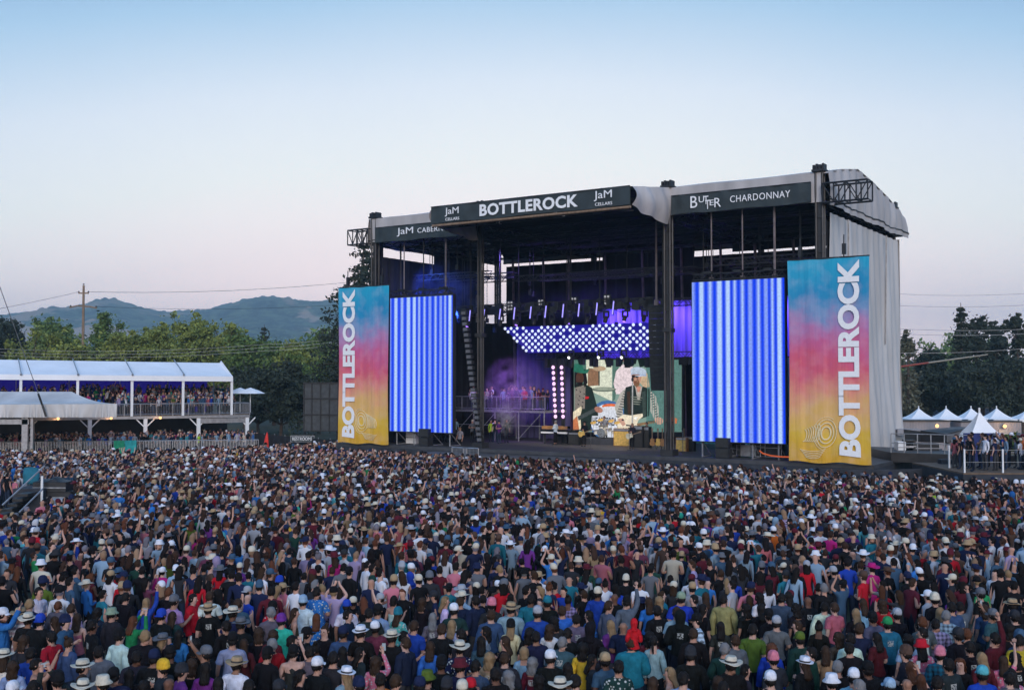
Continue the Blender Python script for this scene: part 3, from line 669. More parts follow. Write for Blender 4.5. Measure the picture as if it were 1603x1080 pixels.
# roof canvas: outer grey skin, black lining below with a few ragged slits that show sky
PROF = [(-.15, 18.50), (0, 18.62), (2.5, 19.15), (5.9, 19.70), (9, 19.45), (13, 18.95), (16.3, 18.45), (17.6, 17.95), (18.0, 17.5), (17.95, 16.9)]
def prof(y):
    for (a, za), (b_, zb) in zip(PROF[:-2], PROF[1:-1]):
        if a <= y <= b_: return za + (zb - za) * (y - a) / (b_ - a)
    return PROF[-1][1]
def roofskin(u, v):
    k = v * (len(PROF) - 1); i = min(int(k), len(PROF) - 2); f = k - i
    y = PROF[i][0] * (1 - f) + PROF[i + 1][0] * f; z = PROF[i][1] * (1 - f) + PROF[i + 1][1] * f; x = -17.2 + 34.5 * u
    return (x, y, z + .02 * math.sin(x * .9) * math.sin(y * .7))
def holes(x, y):
    for hx, hy, ln, wd in ((-5, 3.2, 2.8, .13), (-2.2, 4.2, 1.2, .16), (.8, 6.0, .35, .16), (-9.5, 2.4, 1.3, .12), (-11.5, 7.5, .3, .3), (2.5, 9.5, .14, .9), (-6.5, 9.5, .13, .9), (10.8, 3.0, 2.2, .15), (13.0, 6.2, .9, .14), (13.6, 9.5, .13, .9), (7.8, 9.5, .12, .8), (-12.6, 9.6, .14, .9)):
        if abs(x - hx) < ln and abs(y - hy - (x - hx) * .25) < wd and noise.noise(Vector((x * 3.1, y * 3, 0))) > -.12: return True
    return False
rf = MB(); nx, ny = 300, 120
vs = []; 
for j in range(ny + 1):
    for i in range(nx + 1): vs.append(roofskin(i / nx, j / ny))
fs = [];
for j in range(ny):
    for i in range(nx):
        a = j * (nx + 1) + i; p = vs[a]
        if not holes(p[0], p[1]): fs.append((a, a + 1, a + nx + 2, a + nx + 1))
rf.add(vs, fs, 0)
lin = [(x, y, z - .08 if y > 0 else z - .02) for x, y, z in vs]; rf.add(lin, fs, 1)
rf.build('roof', [M['canvas'], M['scrim']], st)
# fascia canvas above the header signs, and the gable cloths
for x0, x1 in ((-17.0, -7.4), (7.4, 17.0)):
    fa = MB(); fa.grid(60, 4, lambda u, v, x0=x0, x1=x1: (x0 + (x1 - x0) * u, -.22 - .05 * math.sin((x0 + (x1 - x0) * u) * 3.1) * (1 - v) - .03 * math.sin(u * 31), 16.85 + (1.72 + .02 * math.sin(u * 9)) * v))
    fa.build('front_fascia', M['canvas'], st)
for sx in (-1, 1):
    gb_ = MB()
    def gab(u, v, sx=sx):
        y = -.1 + 17.9 * u; top = prof(max(0, min(17.6, y))); bot = 16.65 + .05 * math.sin(y * 1.3) - .25 * max(0, (u - .9) * 10) * 0
        z = bot + (top - bot) * v; bul = .10 * math.sin(v * math.pi) + .16 * (1 - v) ** 2 * (.5 + .5 * math.sin(y * .8)) + .05 * math.sin(y * 4)
        if u > .93: bul += .10 * math.sin((u - .93) / .07 * math.pi)
        return (sx * (17.28 + bul), y, z)
    gb_.grid(70, 8, gab); gb_.build('gable_cloth', M['canvas'], st, True)
    lc = MB(); pp = [gab(i / 40, 0) for i in range(41)]; lc.tube([(p[0] + sx * .03, p[1], p[2] + .35) for p in pp], .05, 4); lc.build('gable_lacing', M['black'], st)
# centre canopy standing forward of the towers
cc_ = MB()
cc_.grid(30, 6, lambda u, v: (-7.35 + 14.6 * u, -5.3 + 5.6 * v, 17.93 + .72 * v + .015 * math.sin(u * 20)), 0)
cc_.grid(30, 6, lambda u, v: (-7.35 + 14.6 * u, -5.3 + 5.5 * v, 17.75 + .6 * v), 1)
cc_.build('canopy_roof', [M['canvas'], M['scrim']], st)
for sx in (-1, 1):
    s_ = MB()
    def cside(u, v, sx=sx):
        y = -5.3 + 5.2 * u; top = 17.95 + .68 * u; bot = 16.85 - .5 * math.sin(u * 2.2) - .15 * math.sin(u * 9) * u
        return (sx * 7.3 + sx * (.25 * math.sin(v * 3.1) + .08 * math.sin(u * 17 + v * 3)), y, bot + (top - bot) * v)
    s_.grid(30, 10, cside); s_.build('canopy_side_cloth', M['canvas'], st, True)
u_ = MB(); u_.bar((-7.3, -5.35, 16.72), (7.25, -5.35, 16.72), .09, 6); u_.build('canopy_edge_beam', M['wood'], st)
bm = MB()
for y in (-4.8, 2.5, 5.9, 9.5, 13):
    bm.truss((-16.5 if y > 0 else -7, y, 17.0), (16.5 if y > 0 else 7, y, 17.0), .7, .05, step=1.4)
for x in TX: bm.truss((x, .5, 17.0), (x, 16, 17.0), .7, .05, step=1.4)
for y in (3.2, 6.5, 10.8):
    for x0, x1, z in ((-15.5, -8.5, 14.2 + y * .05), (8.5, 15.5, 14.0 + y * .04), (-6.2, 6.2, 13.6 + y * .08)): bm.truss((x0, y, z), (x1, y, z), .4, .03)
bm.build('roof_trusses', M['black'], st)
# back wall and side walls: black scrim panels; there is a tall open slot at the back left corner
bw = MB()
def panel(x0, x1, y, z0, z1, n=20, am=.05):
    bw.grid(n, 1, lambda u, v: (x0 + (x1 - x0) * u, y + am * math.sin((x0 + (x1 - x0) * u) * 6), z0 + (z1 - z0) * v))
panel(-15.6, -6.2, DB - .3, 1.9, 16.35, 60); panel(-6.2, 1.9, DB - .3, 1.9, 16.75, 60); panel(1.9, 16.8, DB - .3, 1.9, 16.15, 90); panel(-17, -15.6, DB - .3, 1.9, 11.5, 8)
panel(1.9, -.9, DB - .26, 16.38, 16.9, 10); panel(5.0, 16.8, DB - .28, 16.32, 16.95, 30)
bw.build('back_wall', M['scrim'], st)
lw = MB(); lw.grid(60, 1, lambda u, v: (-17.0 + .05 * math.sin(u * 90), .5 + 12.9 * u, 1.9 + (14.0) * v)); lw.grid(60, 1, lambda u, v: (-17.12 + .05 * math.sin(u * 60), .5 + 14.4 * u, 1.0 + (14.9) * v), 1)
lw.grid(30, 1, lambda u, v: (-17.02 + .04 * math.sin(u * 60), 7.6 + 6.4 * u, 15.85 + 1.2 * v)); lw.grid(4, 1, lambda u, v: (-17.02, .2 + 1.1 * u, 15.85 + 1.2 * v)); lw.grid(6, 1, lambda u, v: (-17.04, 13.3 + 2.8 * u, 1.9 + 9.6 * v))
lw.build('left_side_wall', [M['scrim'], M['tarp']], st)
rw = MB()
def rwall(u, v):
    y = .75 + 15.9 * u; z = .6 + 15.75 * v; k = 1.1 * max(0, .42 - v) * (.5 + .5 * math.sin(y * 1.9 + .6)) * .9
    pl = abs(((y * .62 + .1 * math.sin(y)) % 1) - .5) * .10
    return (17.05 + k + pl + .05 * math.sin(y * 5 + z * .6), y, z)
rw.grid(160, 24, rwall, 0); rw.grid(40, 1, lambda u, v: (16.9, .6 + 15.9 * u, 1.9 + 14.0 * v), 1)
rw.build('right_side_wall', [M['tarp'], M['scrim']], st, True)
for y in (3.8, 12.6):
    sl_ = MB()
    sl_.bar((17.15, y, 9.0 if y > 6 else 2), (17.28, y, 16.3), .05, 5)
    sl_.build('wall_seam', bpy.data.materials.get('seam_webbing') or mat('seam_webbing', (.34, .32, .31), .9), st)
cr = MB()
def cor(u, v):
    return (17.1 - 1.5 * u, 16.8 + .12 * math.sin(u * 20) + (.3 if v < .4 else 0), .6 + 15.9 * v)
cr.grid(16, 6, cor); cr.build('back_corner_tarp', M['tarp'], st, True)
# tan back columns, hanging chains and cables
for x in (-14.0, -11.0, -8.6, -5.2, -1.9, 1.4, 4.6, 7.3, 10.2, 13.0, 15.6):
    MB().bar((x + .3, 14.6, 1.95), (x, 14.6, 16.8), .11, 6).build('back_column', mat('weathered_column', (.17, .14, .145), .6) if x == -14.0 else bpy.data.materials['weathered_column'], st)
for i, (x, y, z) in enumerate([(-15.9, 2, 13), (-14.2, 0.3, 12.9), (-12.4, .3, 12.9), (-10.4, .3, 12.9), (9.9, .3, 12.9), (11.9, .3, 12.9), (13.9, .3, 12.9), (-12.9, 2, 14.8), (-9.4, 2, 12), (-7.9, 3.6, 12.2), (-6.3, 3.6, 12.2), (-4.2, 3.6, 12.2), (-2.0, 3.6, 12.2), (0.3, 3.6, 12.2), (2.4, 3.6, 12.2), (5.35, 2, 11.8), (5.8, 2, 11.8), (8.2, 3, 13.5), (14.9, 2, 8), (-10.6, 2, 15)] + [(rng.uniform(-16, 16), rng.uniform(2.5, 13), rng.uniform(10.5, 14.5)) for _ in range(34)]):
    cbl = MB(); cbl.bar((x, y, z), (x, y, 16.9), .025 if i > 19 else .045 if i % 3 else .07, 5); cbl.box(x - .12, x + .12, y - .1, y + .1, z - .35, z); 
    if i in (7, 19, 12): cbl.bar((x - 1, y, 17), (x, y, 15.9), .02, 4); cbl.bar((x + 1, y, 17), (x, y, 15.9), .02, 4)
    cbl.build('hoist_chain', bpy.data.materials['weathered_column'] if i in (1, 3, 4, 6, 15, 5) else M['black'], st)

# ------------------------------------------------------------------ header signs
def header(label, x0, x1, y, z0, z1, words, face='sign'):
    t = sthing('header_banner', label, 'banner', 'dark header banners along the stage roof', (x0 + x1) / 2, y, z0)
    h = z1 - z0; w_ = x1 - x0
    b_ = MB(); b_.grid(80, 4, lambda u, v: (-w_ / 2 + w_ * u, .02 * math.sin(u * 60) + .03 * math.sin(u * 23 + v * 2), h * v + .03 * math.sin(u * 14) * (1 - v)))
    b_.grid(4, 1, lambda u, v: (-w_ / 2 + w_ * u, .07, h * v)); b_.build('cloth', M['sign'], t, True)
    MB().bar((-w_ / 2, 0, h), (w_ / 2, 0, h), .035, 5).build('top_hem', M['black'], t)
    for s, cx, cz, fw, fh, kw in words:
        write(s, 1, lambda x, yy, z, cx=cx, cz=cz: (cx + x, -.075 - z, cz * h + yy), M['lettering'], t, fit=(fw, fh), ext=.012, **kw)
    return t
header('long dark centre header banner with big white BOTTLEROCK lettering', -7.35, 7.25, -5.45, 16.83, 17.95, [('BOTTLEROCK', .25, .5, 7.2, .76, dict(bold=.032, space=1.06)), ('JaM', -5.55, .60, 1.1, .56, {}), ('CELLARS', -5.5, .18, 1.1, .19, {}), ('JaM', 5.55, .62, 1.2, .60, {}), ('CELLARS', 5.6, .18, 1.15, .19, {})])
header('dark header banner over the right LED wall reading Butter Chardonnay', 7.55, 16.35, -.42, 16.85, 18.02, [('B', -2.85, .56, .45, .72, {}), ('U', -2.35, .66, .35, .38, {}), ('T', -2.05, .60, .3, .5, {}), ('T', -1.95, .36, .3, .55, {}), ('E', -1.68, .44, .26, .34, {}), ('R', -1.3, .42, .42, .55, {}), ('CHARDONNAY', 1.35, .52, 3.7, .40, dict(space=1.1))])
header('dark header banner over the left LED wall reading JaM Cabernet', -16.4, -7.6, -.42, 16.75, 17.85, [('JaM', -1.5, .55, 1.5, .62, {}), ('CABERNET', 1.15, .55, 3.0, .36, dict(space=1.1))])

# ------------------------------------------------------------------ tall colourful banners
def banner_mat():
    m, nt, b = newmat('dyed_banner'); n = nt.nodes; l = nt.links; b.inputs['Roughness'].default_value = .75
    tc = n.new('ShaderNodeTexCoord'); sx = n.new('ShaderNodeSeparateXYZ'); l.new(tc.outputs['Object'], sx.inputs[0])
    nz = n.new('ShaderNodeTexNoise'); nz.inputs['Scale'].default_value = .45; nz.inputs['Detail'].default_value = 5; nz.inputs['Roughness'].default_value = .6
    mp = n.new('ShaderNodeMapping'); mp.inputs['Scale'].default_value = (1, 0, 1); l.new(tc.outputs['Object'], mp.inputs[0]); l.new(mp.outputs[0], nz.inputs['Vector'])
    a = n.new('ShaderNodeMath'); a.operation = 'MULTIPLY_ADD'; a.inputs[1].default_value = 4.4; a.inputs[2].default_value = -2.2; l.new(nz.outputs['Fac'], a.inputs[0])
    s = n.new('ShaderNodeMath'); s.operation = 'ADD'; l.new(a.outputs[0], s.inputs[0]); l.new(sx.outputs['Z'], s.inputs[1])
    d = n.new('ShaderNodeMath'); d.operation = 'DIVIDE'; d.inputs[1].default_value = 11.5; l.new(s.outputs[0], d.inputs[0])
    r = n.new('ShaderNodeValToRGB'); e = r.color_ramp.elements
    S_ = [(0, (.62, .34, .02)), (.12, (.68, .44, .04)), (.25, (.72, .42, .15)), (.36, (.72, .27, .19)), (.47, (.66, .10, .17)), (.58, (.56, .11, .27)), (.67, (.42, .20, .42)), (.75, (.16, .28, .50)), (.82, (.01, .25, .48)), (1, (.01, .36, .56))]
    e[0].position = 0; e[0].color = S_[0][1] + (1,); e[1].position = 1; e[1].color = S_[-1][1] + (1,)
    for p_, c in S_[1:-1]: k = e.new(p_); k.color = c + (1,)
    l.new(d.outputs[0], r.inputs[0])
    v = n.new('ShaderNodeTexNoise'); v.inputs['Scale'].default_value = 1.3; v.inputs['Detail'].default_value = 6; l.new(mp.outputs[0], v.inputs['Vector'])
    mr = n.new('ShaderNodeMapRange'); mr.inputs[1].default_value = .45; mr.inputs[2].default_value = .75; mr.inputs[4].default_value = .16; l.new(v.outputs['Fac'], mr.inputs[0])
    bf = n.new('ShaderNodeTexNoise'); bf.inputs['Scale'].default_value = 1.6; mq = n.new('ShaderNodeMapping'); mq.inputs['Scale'].default_value = (2.2, 1, .16); mq.inputs['Rotation'].default_value = (0, .12, 0); l.new(tc.outputs['Object'], mq.inputs[0]); l.new(mq.outputs[0], bf.inputs['Vector']); bb = n.new('ShaderNodeBump'); bb.inputs['Strength'].default_value = .45; bb.inputs['Distance'].default_value = .12; l.new(bf.outputs['Fac'], bb.inputs['Height']); l.new(bb.outputs[0], b.inputs['Normal'])
    mx = n.new('ShaderNodeMix'); mx.data_type = 'RGBA'; l.new(mr.outputs[0], mx.inputs[0]); l.new(r.outputs[0], mx.inputs[6]); mx.inputs[7].default_value = (.78, .6, .66, 1); l.new(mx.outputs[2], b.inputs['Base Color'])
    return m
M['dyed'] = banner_mat()
M['line'] = mat('banner_line_drawing', (.78, .66, .40), .8, .1, 5, bump=0)
def tall_banner(label, x0, x1, tx, bx, mir):
    w_ = x1 - x0; H = 11.45; cx = (x0 + x1) / 2
    t = sthing('tall_banner', label, 'banner', 'tall colourful banners at the stage ends', cx, -1.35, 1.98)
    def wv(x, z): return .018 * math.sin(x * 4.2 + z * .25) + .014 * math.sin(x * 9 + 1) * (1 - z / H) + .02 * math.sin(z * .7 + x)
    def P_(x, z):
        e = (x / (w_ / 2)); return (x - e * .07 * math.sin(z / H * math.pi), wv(x, z), z + (.05 * math.sin(x * 2.5) if z < 1 else 0))
    b_ = MB(); b_.grid(40, 80, lambda u, v: P_(-w_ / 2 + w_ * u, H * v)); b_.build('cloth', M['dyed'], t, True)
    MB().bar((-w_ / 2, .03, H + .03), (w_ / 2, .03, H + .03), .05, 6).build('top_bar', M['black'], t)
    hk = MB()
    for x in (-1.6, .9 if mir else 1.7): hk.bar((x, .03, H), (x, .1, H + 1.3), .035, 5); hk.box(x - .1, x + .1, 0, .2, H + .2, H + .8)
    hk.build('hanging_strap', M['black'], t)
    txx = tx - cx
    write('BOTTLEROCK', 1, lambda x, y, z: (lambda q: (q[0], -.075 - z, q[2]))(P_(txx - y, H * .512 + x)), M['lettering'], t, fit=(10.9, 1.22), ext=.008, bold=.045, res=4)
    # line drawing of a toppled bottle neck with rings
    bx -= cx; lg = MB()
    def ell(cx_, cz, rx, rz, rot, r_=.028, n=26, a0=0, a1=6.2832):
        pts = []
        for i in range(n + 1):
            a = a0 + (a1 - a0) * i / n; x = math.cos(a) * rx; z = math.sin(a) * rz; x, z = x * math.cos(rot) - z * math.sin(rot), x * math.sin(rot) + z * math.cos(rot)
            q = P_(bx + cx_ + x, 1.55 + cz + z); pts.append((q[0], q[1] - .05, q[2]))
        lg.tube(pts, r_, 4)
    s = -1 if mir else 1
    ell(-.45 * s, .1, .26, .36, .2 * s, .05); ell(-.45 * s, .1, .42, .58, .2 * s, .035); ell(-.45 * s, .1, .58, .78, .2 * s, .025); ell(-.45 * s, .1, .74, .9, .2 * s, .018, a0=1.2, a1=4.6)
    for k in range(7): ell((.05 + .13 * k) * s, -.03 * k + .12, .16, .52 - .03 * k, .15 * s, .028, 14, -1.6, 1.6)
    for k in range(5): ell(.3 * s, -.78 - .1 * k, .75 - .08 * k, .12, -.1 * s, .022, 14, 3.3, 6.1)
    lg.build('bottle_drawing', M['line'], t)
tall_banner('tall rainbow banner at the right stage end reading BOTTLEROCK upward', 15.25, 19.88, 18.75, 16.95, True)
tall_banner('tall rainbow banner at the left stage end reading BOTTLEROCK upward', -19.1, -14.25, -18.05, -16.35, False)

# ------------------------------------------------------------------ LED walls
def led_mat():
    m, nt, b = newmat('led_stripes'); n = nt.nodes; l = nt.links
    b.inputs['Base Color'].default_value = (.004, .004, .005, 1); b.inputs['Roughness'].default_value = .5; b.inputs['Specular IOR Level'].default_value = 0
    tc = n.new('ShaderNodeTexCoord'); s = n.new('ShaderNodeSeparateXYZ'); l.new(tc.outputs['Object'], s.inputs[0])
    d = n.new('ShaderNodeMath'); d.operation = 'MULTIPLY_ADD'; d.inputs[1].default_value = 1 / 5.72; d.inputs[2].default_value = .5; l.new(s.outputs['X'], d.inputs[0])
    r = n.new('ShaderNodeValToRGB'); e = r.color_ramp.elements; B_ = (.003, .055, .84); W_ = (.44, .62, 1.0); K_ = (.26, .34, .95); D_ = (.003, .03, .62)
    cs_ = [(.01, K_, 0), (.10, W_, .014), (.20, W_, 0), (.305, W_, .016), (.40, W_, .014), (.475, W_, 0), (.56, W_, 0), (.645, K_, .012), (.735, W_, 0), (.815, K_, .012), (.882, W_, 0), (.955, W_, .014)]
    B_, W_, K_ = (0, 0, 0), (1, 1, 1), (.74, .74, .74); cs_ = [(c_, {0: K_}.get(0) if i_ in (0, 7, 9) else W_, pl_) for i_, (c_, k_, pl_) in enumerate(cs_)]
    S_ = []
    for q_, (c_, k_, pl_) in enumerate(cs_):
        if q_: S_.append(((c_ + cs_[q_ - 1][0]) / 2, B_))
        S_ += [(c_ - pl_, k_), (c_ + pl_, k_)] if pl_ else [(c_, k_)]
    S_ = [(0, K_)] + S_ + [(1, B_)]
    e[0].position = 0; e[0].color = S_[0][1] + (1,); e[1].position = 1; e[1].color = S_[-1][1] + (1,)
    for p_, c in S_[1:-1]: k = e.new(p_); k.color = c + (1,)
    l.new(d.outputs[0], r.inputs[0])
    # fine pixel structure of the panels
    v = n.new('ShaderNodeTexNoise'); v.inputs['Scale'].default_value = 9; v.inputs['Detail'].default_value = 2; l.new(tc.outputs['Object'], v.inputs['Vector'])
    mr = n.new('ShaderNodeMapRange'); mr.inputs[1].default_value = .3; mr.inputs[2].default_value = .7; mr.inputs[3].default_value = .86; mr.inputs[4].default_value = 1.12; l.new(v.outputs['Fac'], mr.inputs[0])
    pw = n.new('ShaderNodeMath'); pw.operation = 'POWER'; pw.inputs[1].default_value = 2.2; l.new(r.outputs[0], pw.inputs[0])
    m2 = n.new('ShaderNodeMix'); m2.data_type = 'RGBA'; l.new(pw.outputs[0], m2.inputs[0]); m2.inputs[6].default_value = (.002, .05, .86, 1); m2.inputs[7].default_value = (.46, .64, 1, 1)
    l.new(m2.outputs[2], b.inputs['Emission Color']); l.new(mr.outputs[0], b.inputs['Emission Strength'])
    return m
M['led'] = led_mat()
for lb, x0, x1 in (('left LED wall glowing with blue and white vertical stripes', -14.97, -9.33), ('right LED wall glowing with blue and white vertical stripes', 8.88, 14.69)):
    cx = (x0 + x1) / 2; w_ = x1 - x0; t = sthing('led_wall', lb, 'LED screen', 'striped LED walls', cx, -.35, 2.9)
    MB().box(-w_ / 2, w_ / 2, 0, .04, 0, 9.68).build('display', M['led'], t)
    f = MB(); f.box(-w_ / 2 - .06, w_ / 2 + .06, .045, .35, -.06, 9.74)
    f.build('cabinet_frame', M['black'], t)
    ft = MB()
    for x in (-2.4, -.8, .8, 2.4):
        ft.bar((x, .3, -.98), (x, .3, 0), .05, 5); ft.bar((x, .3, -.95), (x, 1.6, -.95), .05, 5); ft.bar((x, 1.6, -.95), (x, .3, 0), .04, 5)
    ft.build('ground_support', M['galv'], t)
    tb = MB(); tb.truss((-w_ / 2, .2, 10.0), (w_ / 2, .2, 10.0), .35, .03); 
    for x in (-1.9, 0, 1.9): tb.box(x - .25, x + .25, 0, .4, 10.18, 10.32)
    tb.build('hanging_truss', M['black'], t)
# ------------------------------------------------------------------ video screen behind the band (a flat live picture)
VY = 12.0
vs_ = sthing('video_screen', 'large video screen showing a guitarist with a bandana at a microphone', 'screen', None, 0, VY, 0)
def V2(X, Y, k=0):
    x, z = sp_(840 + X / 6.165, 560 + Y / 6.165, VY); return (x, -.02 - .004 * k, z)
vlay = [0]; VM = {}
def vpoly(c, pts, nm='picture', s=1.0):
    c = tuple(round(min(1, x ** 1.3 * 1.12), 3) for x in c); vlay[0] += 1; key = c
    if key not in VM:
        m_ = VM[key] = emat('screen_colour', c, s); n_ = m_.node_tree.nodes; l_ = m_.node_tree.links; t_ = n_.new('ShaderNodeTexCoord'); z_ = n_.new('ShaderNodeTexNoise'); z_.inputs['Scale'].default_value = 5; z_.inputs['Detail'].default_value = 8; z_.inputs['Roughness'].default_value = .75
        r_ = n_.new('ShaderNodeMapRange'); r_.inputs[1].default_value = .35; r_.inputs[2].default_value = .65; r_.inputs[3].default_value = .68; r_.inputs[4].default_value = 1.2; l_.new(t_.outputs['Object'], z_.inputs[0]); l_.new(z_.outputs['Fac'], r_.inputs[0]); l_.new(r_.outputs[0], n_['Principled BSDF'].inputs['Emission Strength'])
    b_ = VB.setdefault(key, MB()); b_.add([V2(x, y, vlay[0]) for x, y in pts], [tuple(range(len(pts)))])
VB = {}
def vell(c, x, y, rx, ry, rot=0, n=20, a0=0, a1=6.283):
    pts = []
    for i in range(n):
        a = a0 + (a1 - a0) * i / (n if a1 - a0 > 6.2 else n - 1); u, v = math.cos(a) * rx, math.sin(a) * ry
        pts.append((x + u * math.cos(rot) - v * math.sin(rot), y + u * math.sin(rot) + v * math.cos(rot)))
    vpoly(c, pts)
tealw = (.30, .42, .36)
MB().add([V2(362, 20, -2), V2(1400, 20, -2), V2(1400, 715, -2), V2(362, 715, -2)], [(0, 1, 2, 3)]).build('display', emat('screen_back', (.22, .33, .28), 1), vs_)
vpoly((.72, .74, .62), [(480, 20), (730, 20), (730, 420), (480, 300)]); vpoly((.14, .26, .22), [(365, 20), (480, 20), (480, 300), (365, 300)])
vpoly((.14, .24, .20), [(735, 20), (800, 20), (760, 400), (735, 420)]); vpoly((.16, .28, .26), [(1060, 20), (1400, 20), (1400, 714), (1060, 714)])
vpoly((.35, .22, .14), [(500, 100), (600, 110), (605, 265), (495, 275)]); vpoly((.10, .12, .10), [(597, 108), (612, 108), (612, 270), (600, 270)])
vell((.52, .40, .28), 610, 105, 62, 24); vpoly((.78, .68, .70), [(835, 60), (925, 70), (960, 180), (940, 300), (860, 350), (770, 350), (745, 250), (770, 130)])
vpoly((.50, .28, .26), [(830, 20), (930, 20), (920, 75), (860, 80)])
vell((.10, .22, .42), 690, 600, 185, 190); vell((.70, .72, .78), 690, 610, 165, 165); vell((.75, .22, .08), 715, 468, 80, 26); vell((.72, .72, .76), 715, 486, 80, 18)
vell((.20, .24, .20), 655, 305, 118, 22); vell((.42, .46, .38), 655, 300, 100, 12)
jk = (.025, .05, .042)
vpoly(jk, [(372, 250), (470, 250), (540, 290), (590, 470), (600, 560), (540, 560), (530, 700), (372, 700)])
vpoly((.30, .27, .24), [(372, 290), (440, 270), (478, 260), (470, 490), (372, 500)])
for k in range(9): vpoly((.05, .045, .05), [(380 + (k * 37) % 80, 300 + k * 20), (400 + (k * 37) % 80, 306 + k * 20), (392 + (k * 37) % 80, 318 + k * 20)])
vpoly((.02, .018, .02), [(385, 120), (480, 110), (500, 240), (470, 290), (455, 200), (400, 180), (390, 280), (372, 280), (372, 140)])
vell((.13, .065, .045), 425, 200, 38, 66); vpoly((.02, .015, .015), [(395, 235), (455, 235), (440, 275), (410, 275)]); vpoly((.05, .22, .16), [(365, 135), (372, 60), (445, 55), (465, 120), (520, 105), (500, 150), (440, 150)])
vpoly((.55, .03, .04), [(478, 370), (515, 375), (510, 395), (475, 398)])
vpoly((.80, .72, .55), [(362, 520), (440, 465), (445, 500), (430, 560), (440, 690), (362, 690)]); vpoly((.60, .25, .12), [(362, 600), (400, 560), (420, 690), (362, 690)])
vpoly((.10, .12, .12), [(405, 565), (590, 475), (605, 505), (415, 605)]); vell((.48, .26, .20), 608, 500, 42, 28, .4)
hairc = (.62, .48, .34)
vpoly(hairc, [(935, 130), (1050, 110), (1085, 170), (1100, 280), (1050, 295), (1000, 230), (940, 200)])
vpoly((.52, .50, .46), [(870, 290), (820, 340), (762, 470), (795, 600), (850, 590), (838, 480), (900, 400)])
vpoly((.52, .50, .46), [(1095, 300), (1160, 370), (1185, 470), (1190, 590), (1150, 600), (1110, 520), (1080, 400)])
for k in range(11): vpoly((.04, .035, .045), [(855 - k * 8, 320 + k * 24), (895 - k * 7, 328 + k * 24), (893 - k * 7, 336 + k * 24), (853 - k * 8, 328 + k * 24)])
for k in range(11): vpoly((.04, .035, .045), [(1095 + k * 7, 325 + k * 24), (1130 + k * 6, 318 + k * 24), (1131 + k * 6, 327 + k * 24), (1096 + k * 7, 334 + k * 24)])
vest = (.035, .055, .05)
vpoly(vest, [(875, 285), (955, 262), (1000, 360), (1040, 275), (1105, 300), (1112, 420), (1100, 560), (980, 600), (860, 560), (855, 420)])
vpoly((.50, .46, .42), [(965, 275), (1035, 280), (1010, 410), (990, 410)]); vpoly((.60, .33, .26), [(975, 270), (1025, 275), (1008, 330), (990, 330)])
vell((.60, .36, .27), 980, 195, 46, 70); vpoly((.30, .17, .10), [(950, 222), (1005, 218), (1010, 262), (980, 285), (955, 262)]); vell((.20, .07, .06), 968, 238, 14, 5)
vpoly((.02, .015, .02), [(932, 168), (1005, 170), (1000, 190), (975, 195), (968, 180), (960, 195), (938, 190)])
vell((.56, .63, .74), 1000, 135, 78, 46, .15); vpoly((.45, .52, .66), [(925, 150), (1075, 160), (1078, 180), (930, 165)])
vpoly((.82, .74, .60), [(800, 580), (860, 545), (925, 555), (1010, 540), (1050, 535), (1050, 560), (1000, 600), (985, 640), (1000, 705), (860, 712), (800, 690), (785, 630)])
vpoly((.32, .22, .13), [(985, 632), (1300, 580), (1306, 602), (990, 658)]); vpoly((.62, .20, .06), [(1300, 575), (1340, 570), (1380, 590), (1370, 630), (1330, 640), (1305, 610)]); vell((.66, .42, .34), 1205, 608, 34, 34); vpoly((.66, .42, .34), [(1150, 590), (1180, 570), (1225, 590), (1220, 640), (1180, 640)])
vpoly((.62, .40, .32), [(800, 590), (850, 580), (880, 640), (850, 660)]); vell((.05, .04, .04), 850, 597, 12, 9)
vpoly((.45, .45, .45), [(940, 195), (952, 195), (948, 705), (935, 705)]); vell((.05, .05, .06), 945, 210, 12, 20)
for k in range(14): vpoly((.16, .30, .27), [(1090 + k * 22, 20), (1098 + k * 22, 20), (1094 + k * 22, 710), (1088 + k * 22, 710)])
for k in range(5): vpoly((.02, .03, .03), [(420 + k * 130, 20), (470 + k * 130, 20), (462 + k * 130, 60 + 14 * (k % 2)), (432 + k * 130, 66)])
vpoly((.02, .035, .03), [(1000, 20), (1080, 20), (1080, 75), (1020, 95)]); vpoly((.10, .06, .04), [(895, 330), (925, 318), (935, 540), (905, 545)]); vpoly((.08, .11, .10), [(1040, 330), (1075, 320), (1080, 560), (1050, 570)])
for k in range(4): vell((.30, .32, .28), 990, 380 + k * 22, 60 - 8 * k, 5, .1, 12)
vell((.08, .05, .04), 1130, 612, 40, 4); vpoly((.9, .9, .88), [(960, 575), (1005, 565), (985, 600)]); vpoly((.12, .10, .10), [(890, 640), (960, 650), (955, 662), (888, 655)]); vell((.34, .20, .14), 1000, 215, 10, 22); vell((.42, .25, .18), 985, 165, 40, 6)
allb = MB(); mats_ = []
for c, b_ in VB.items(): allb.add(b_.v, b_.f, len(mats_)); mats_.append(VM[c])
allb.build('live_picture', mats_, vs_)
xa, za = sp_(840 + 678 / 6.165, 560 + 612 / 6.165, VY)
write('HEARTBREA', 1, lambda x, y, z: (xa + x, -.36 - z, za + y), emat('drum_letters', (.03, .04, .06), 1), vs_, fit=(2.1, .62), ext=.005, bold=.02)
fr = MB(); x0, z0 = sp_(840 + 360 / 6.165, 560 + 718 / 6.165, VY); x1, z1 = sp_(840 + 1402 / 6.165, 560 + 15 / 6.165, VY)
fr.box(x0 - .1, x1 + .1, .02, .3, z0 - .1, z1 + .1); fr.build('cabinet_frame', M['black'], vs_)

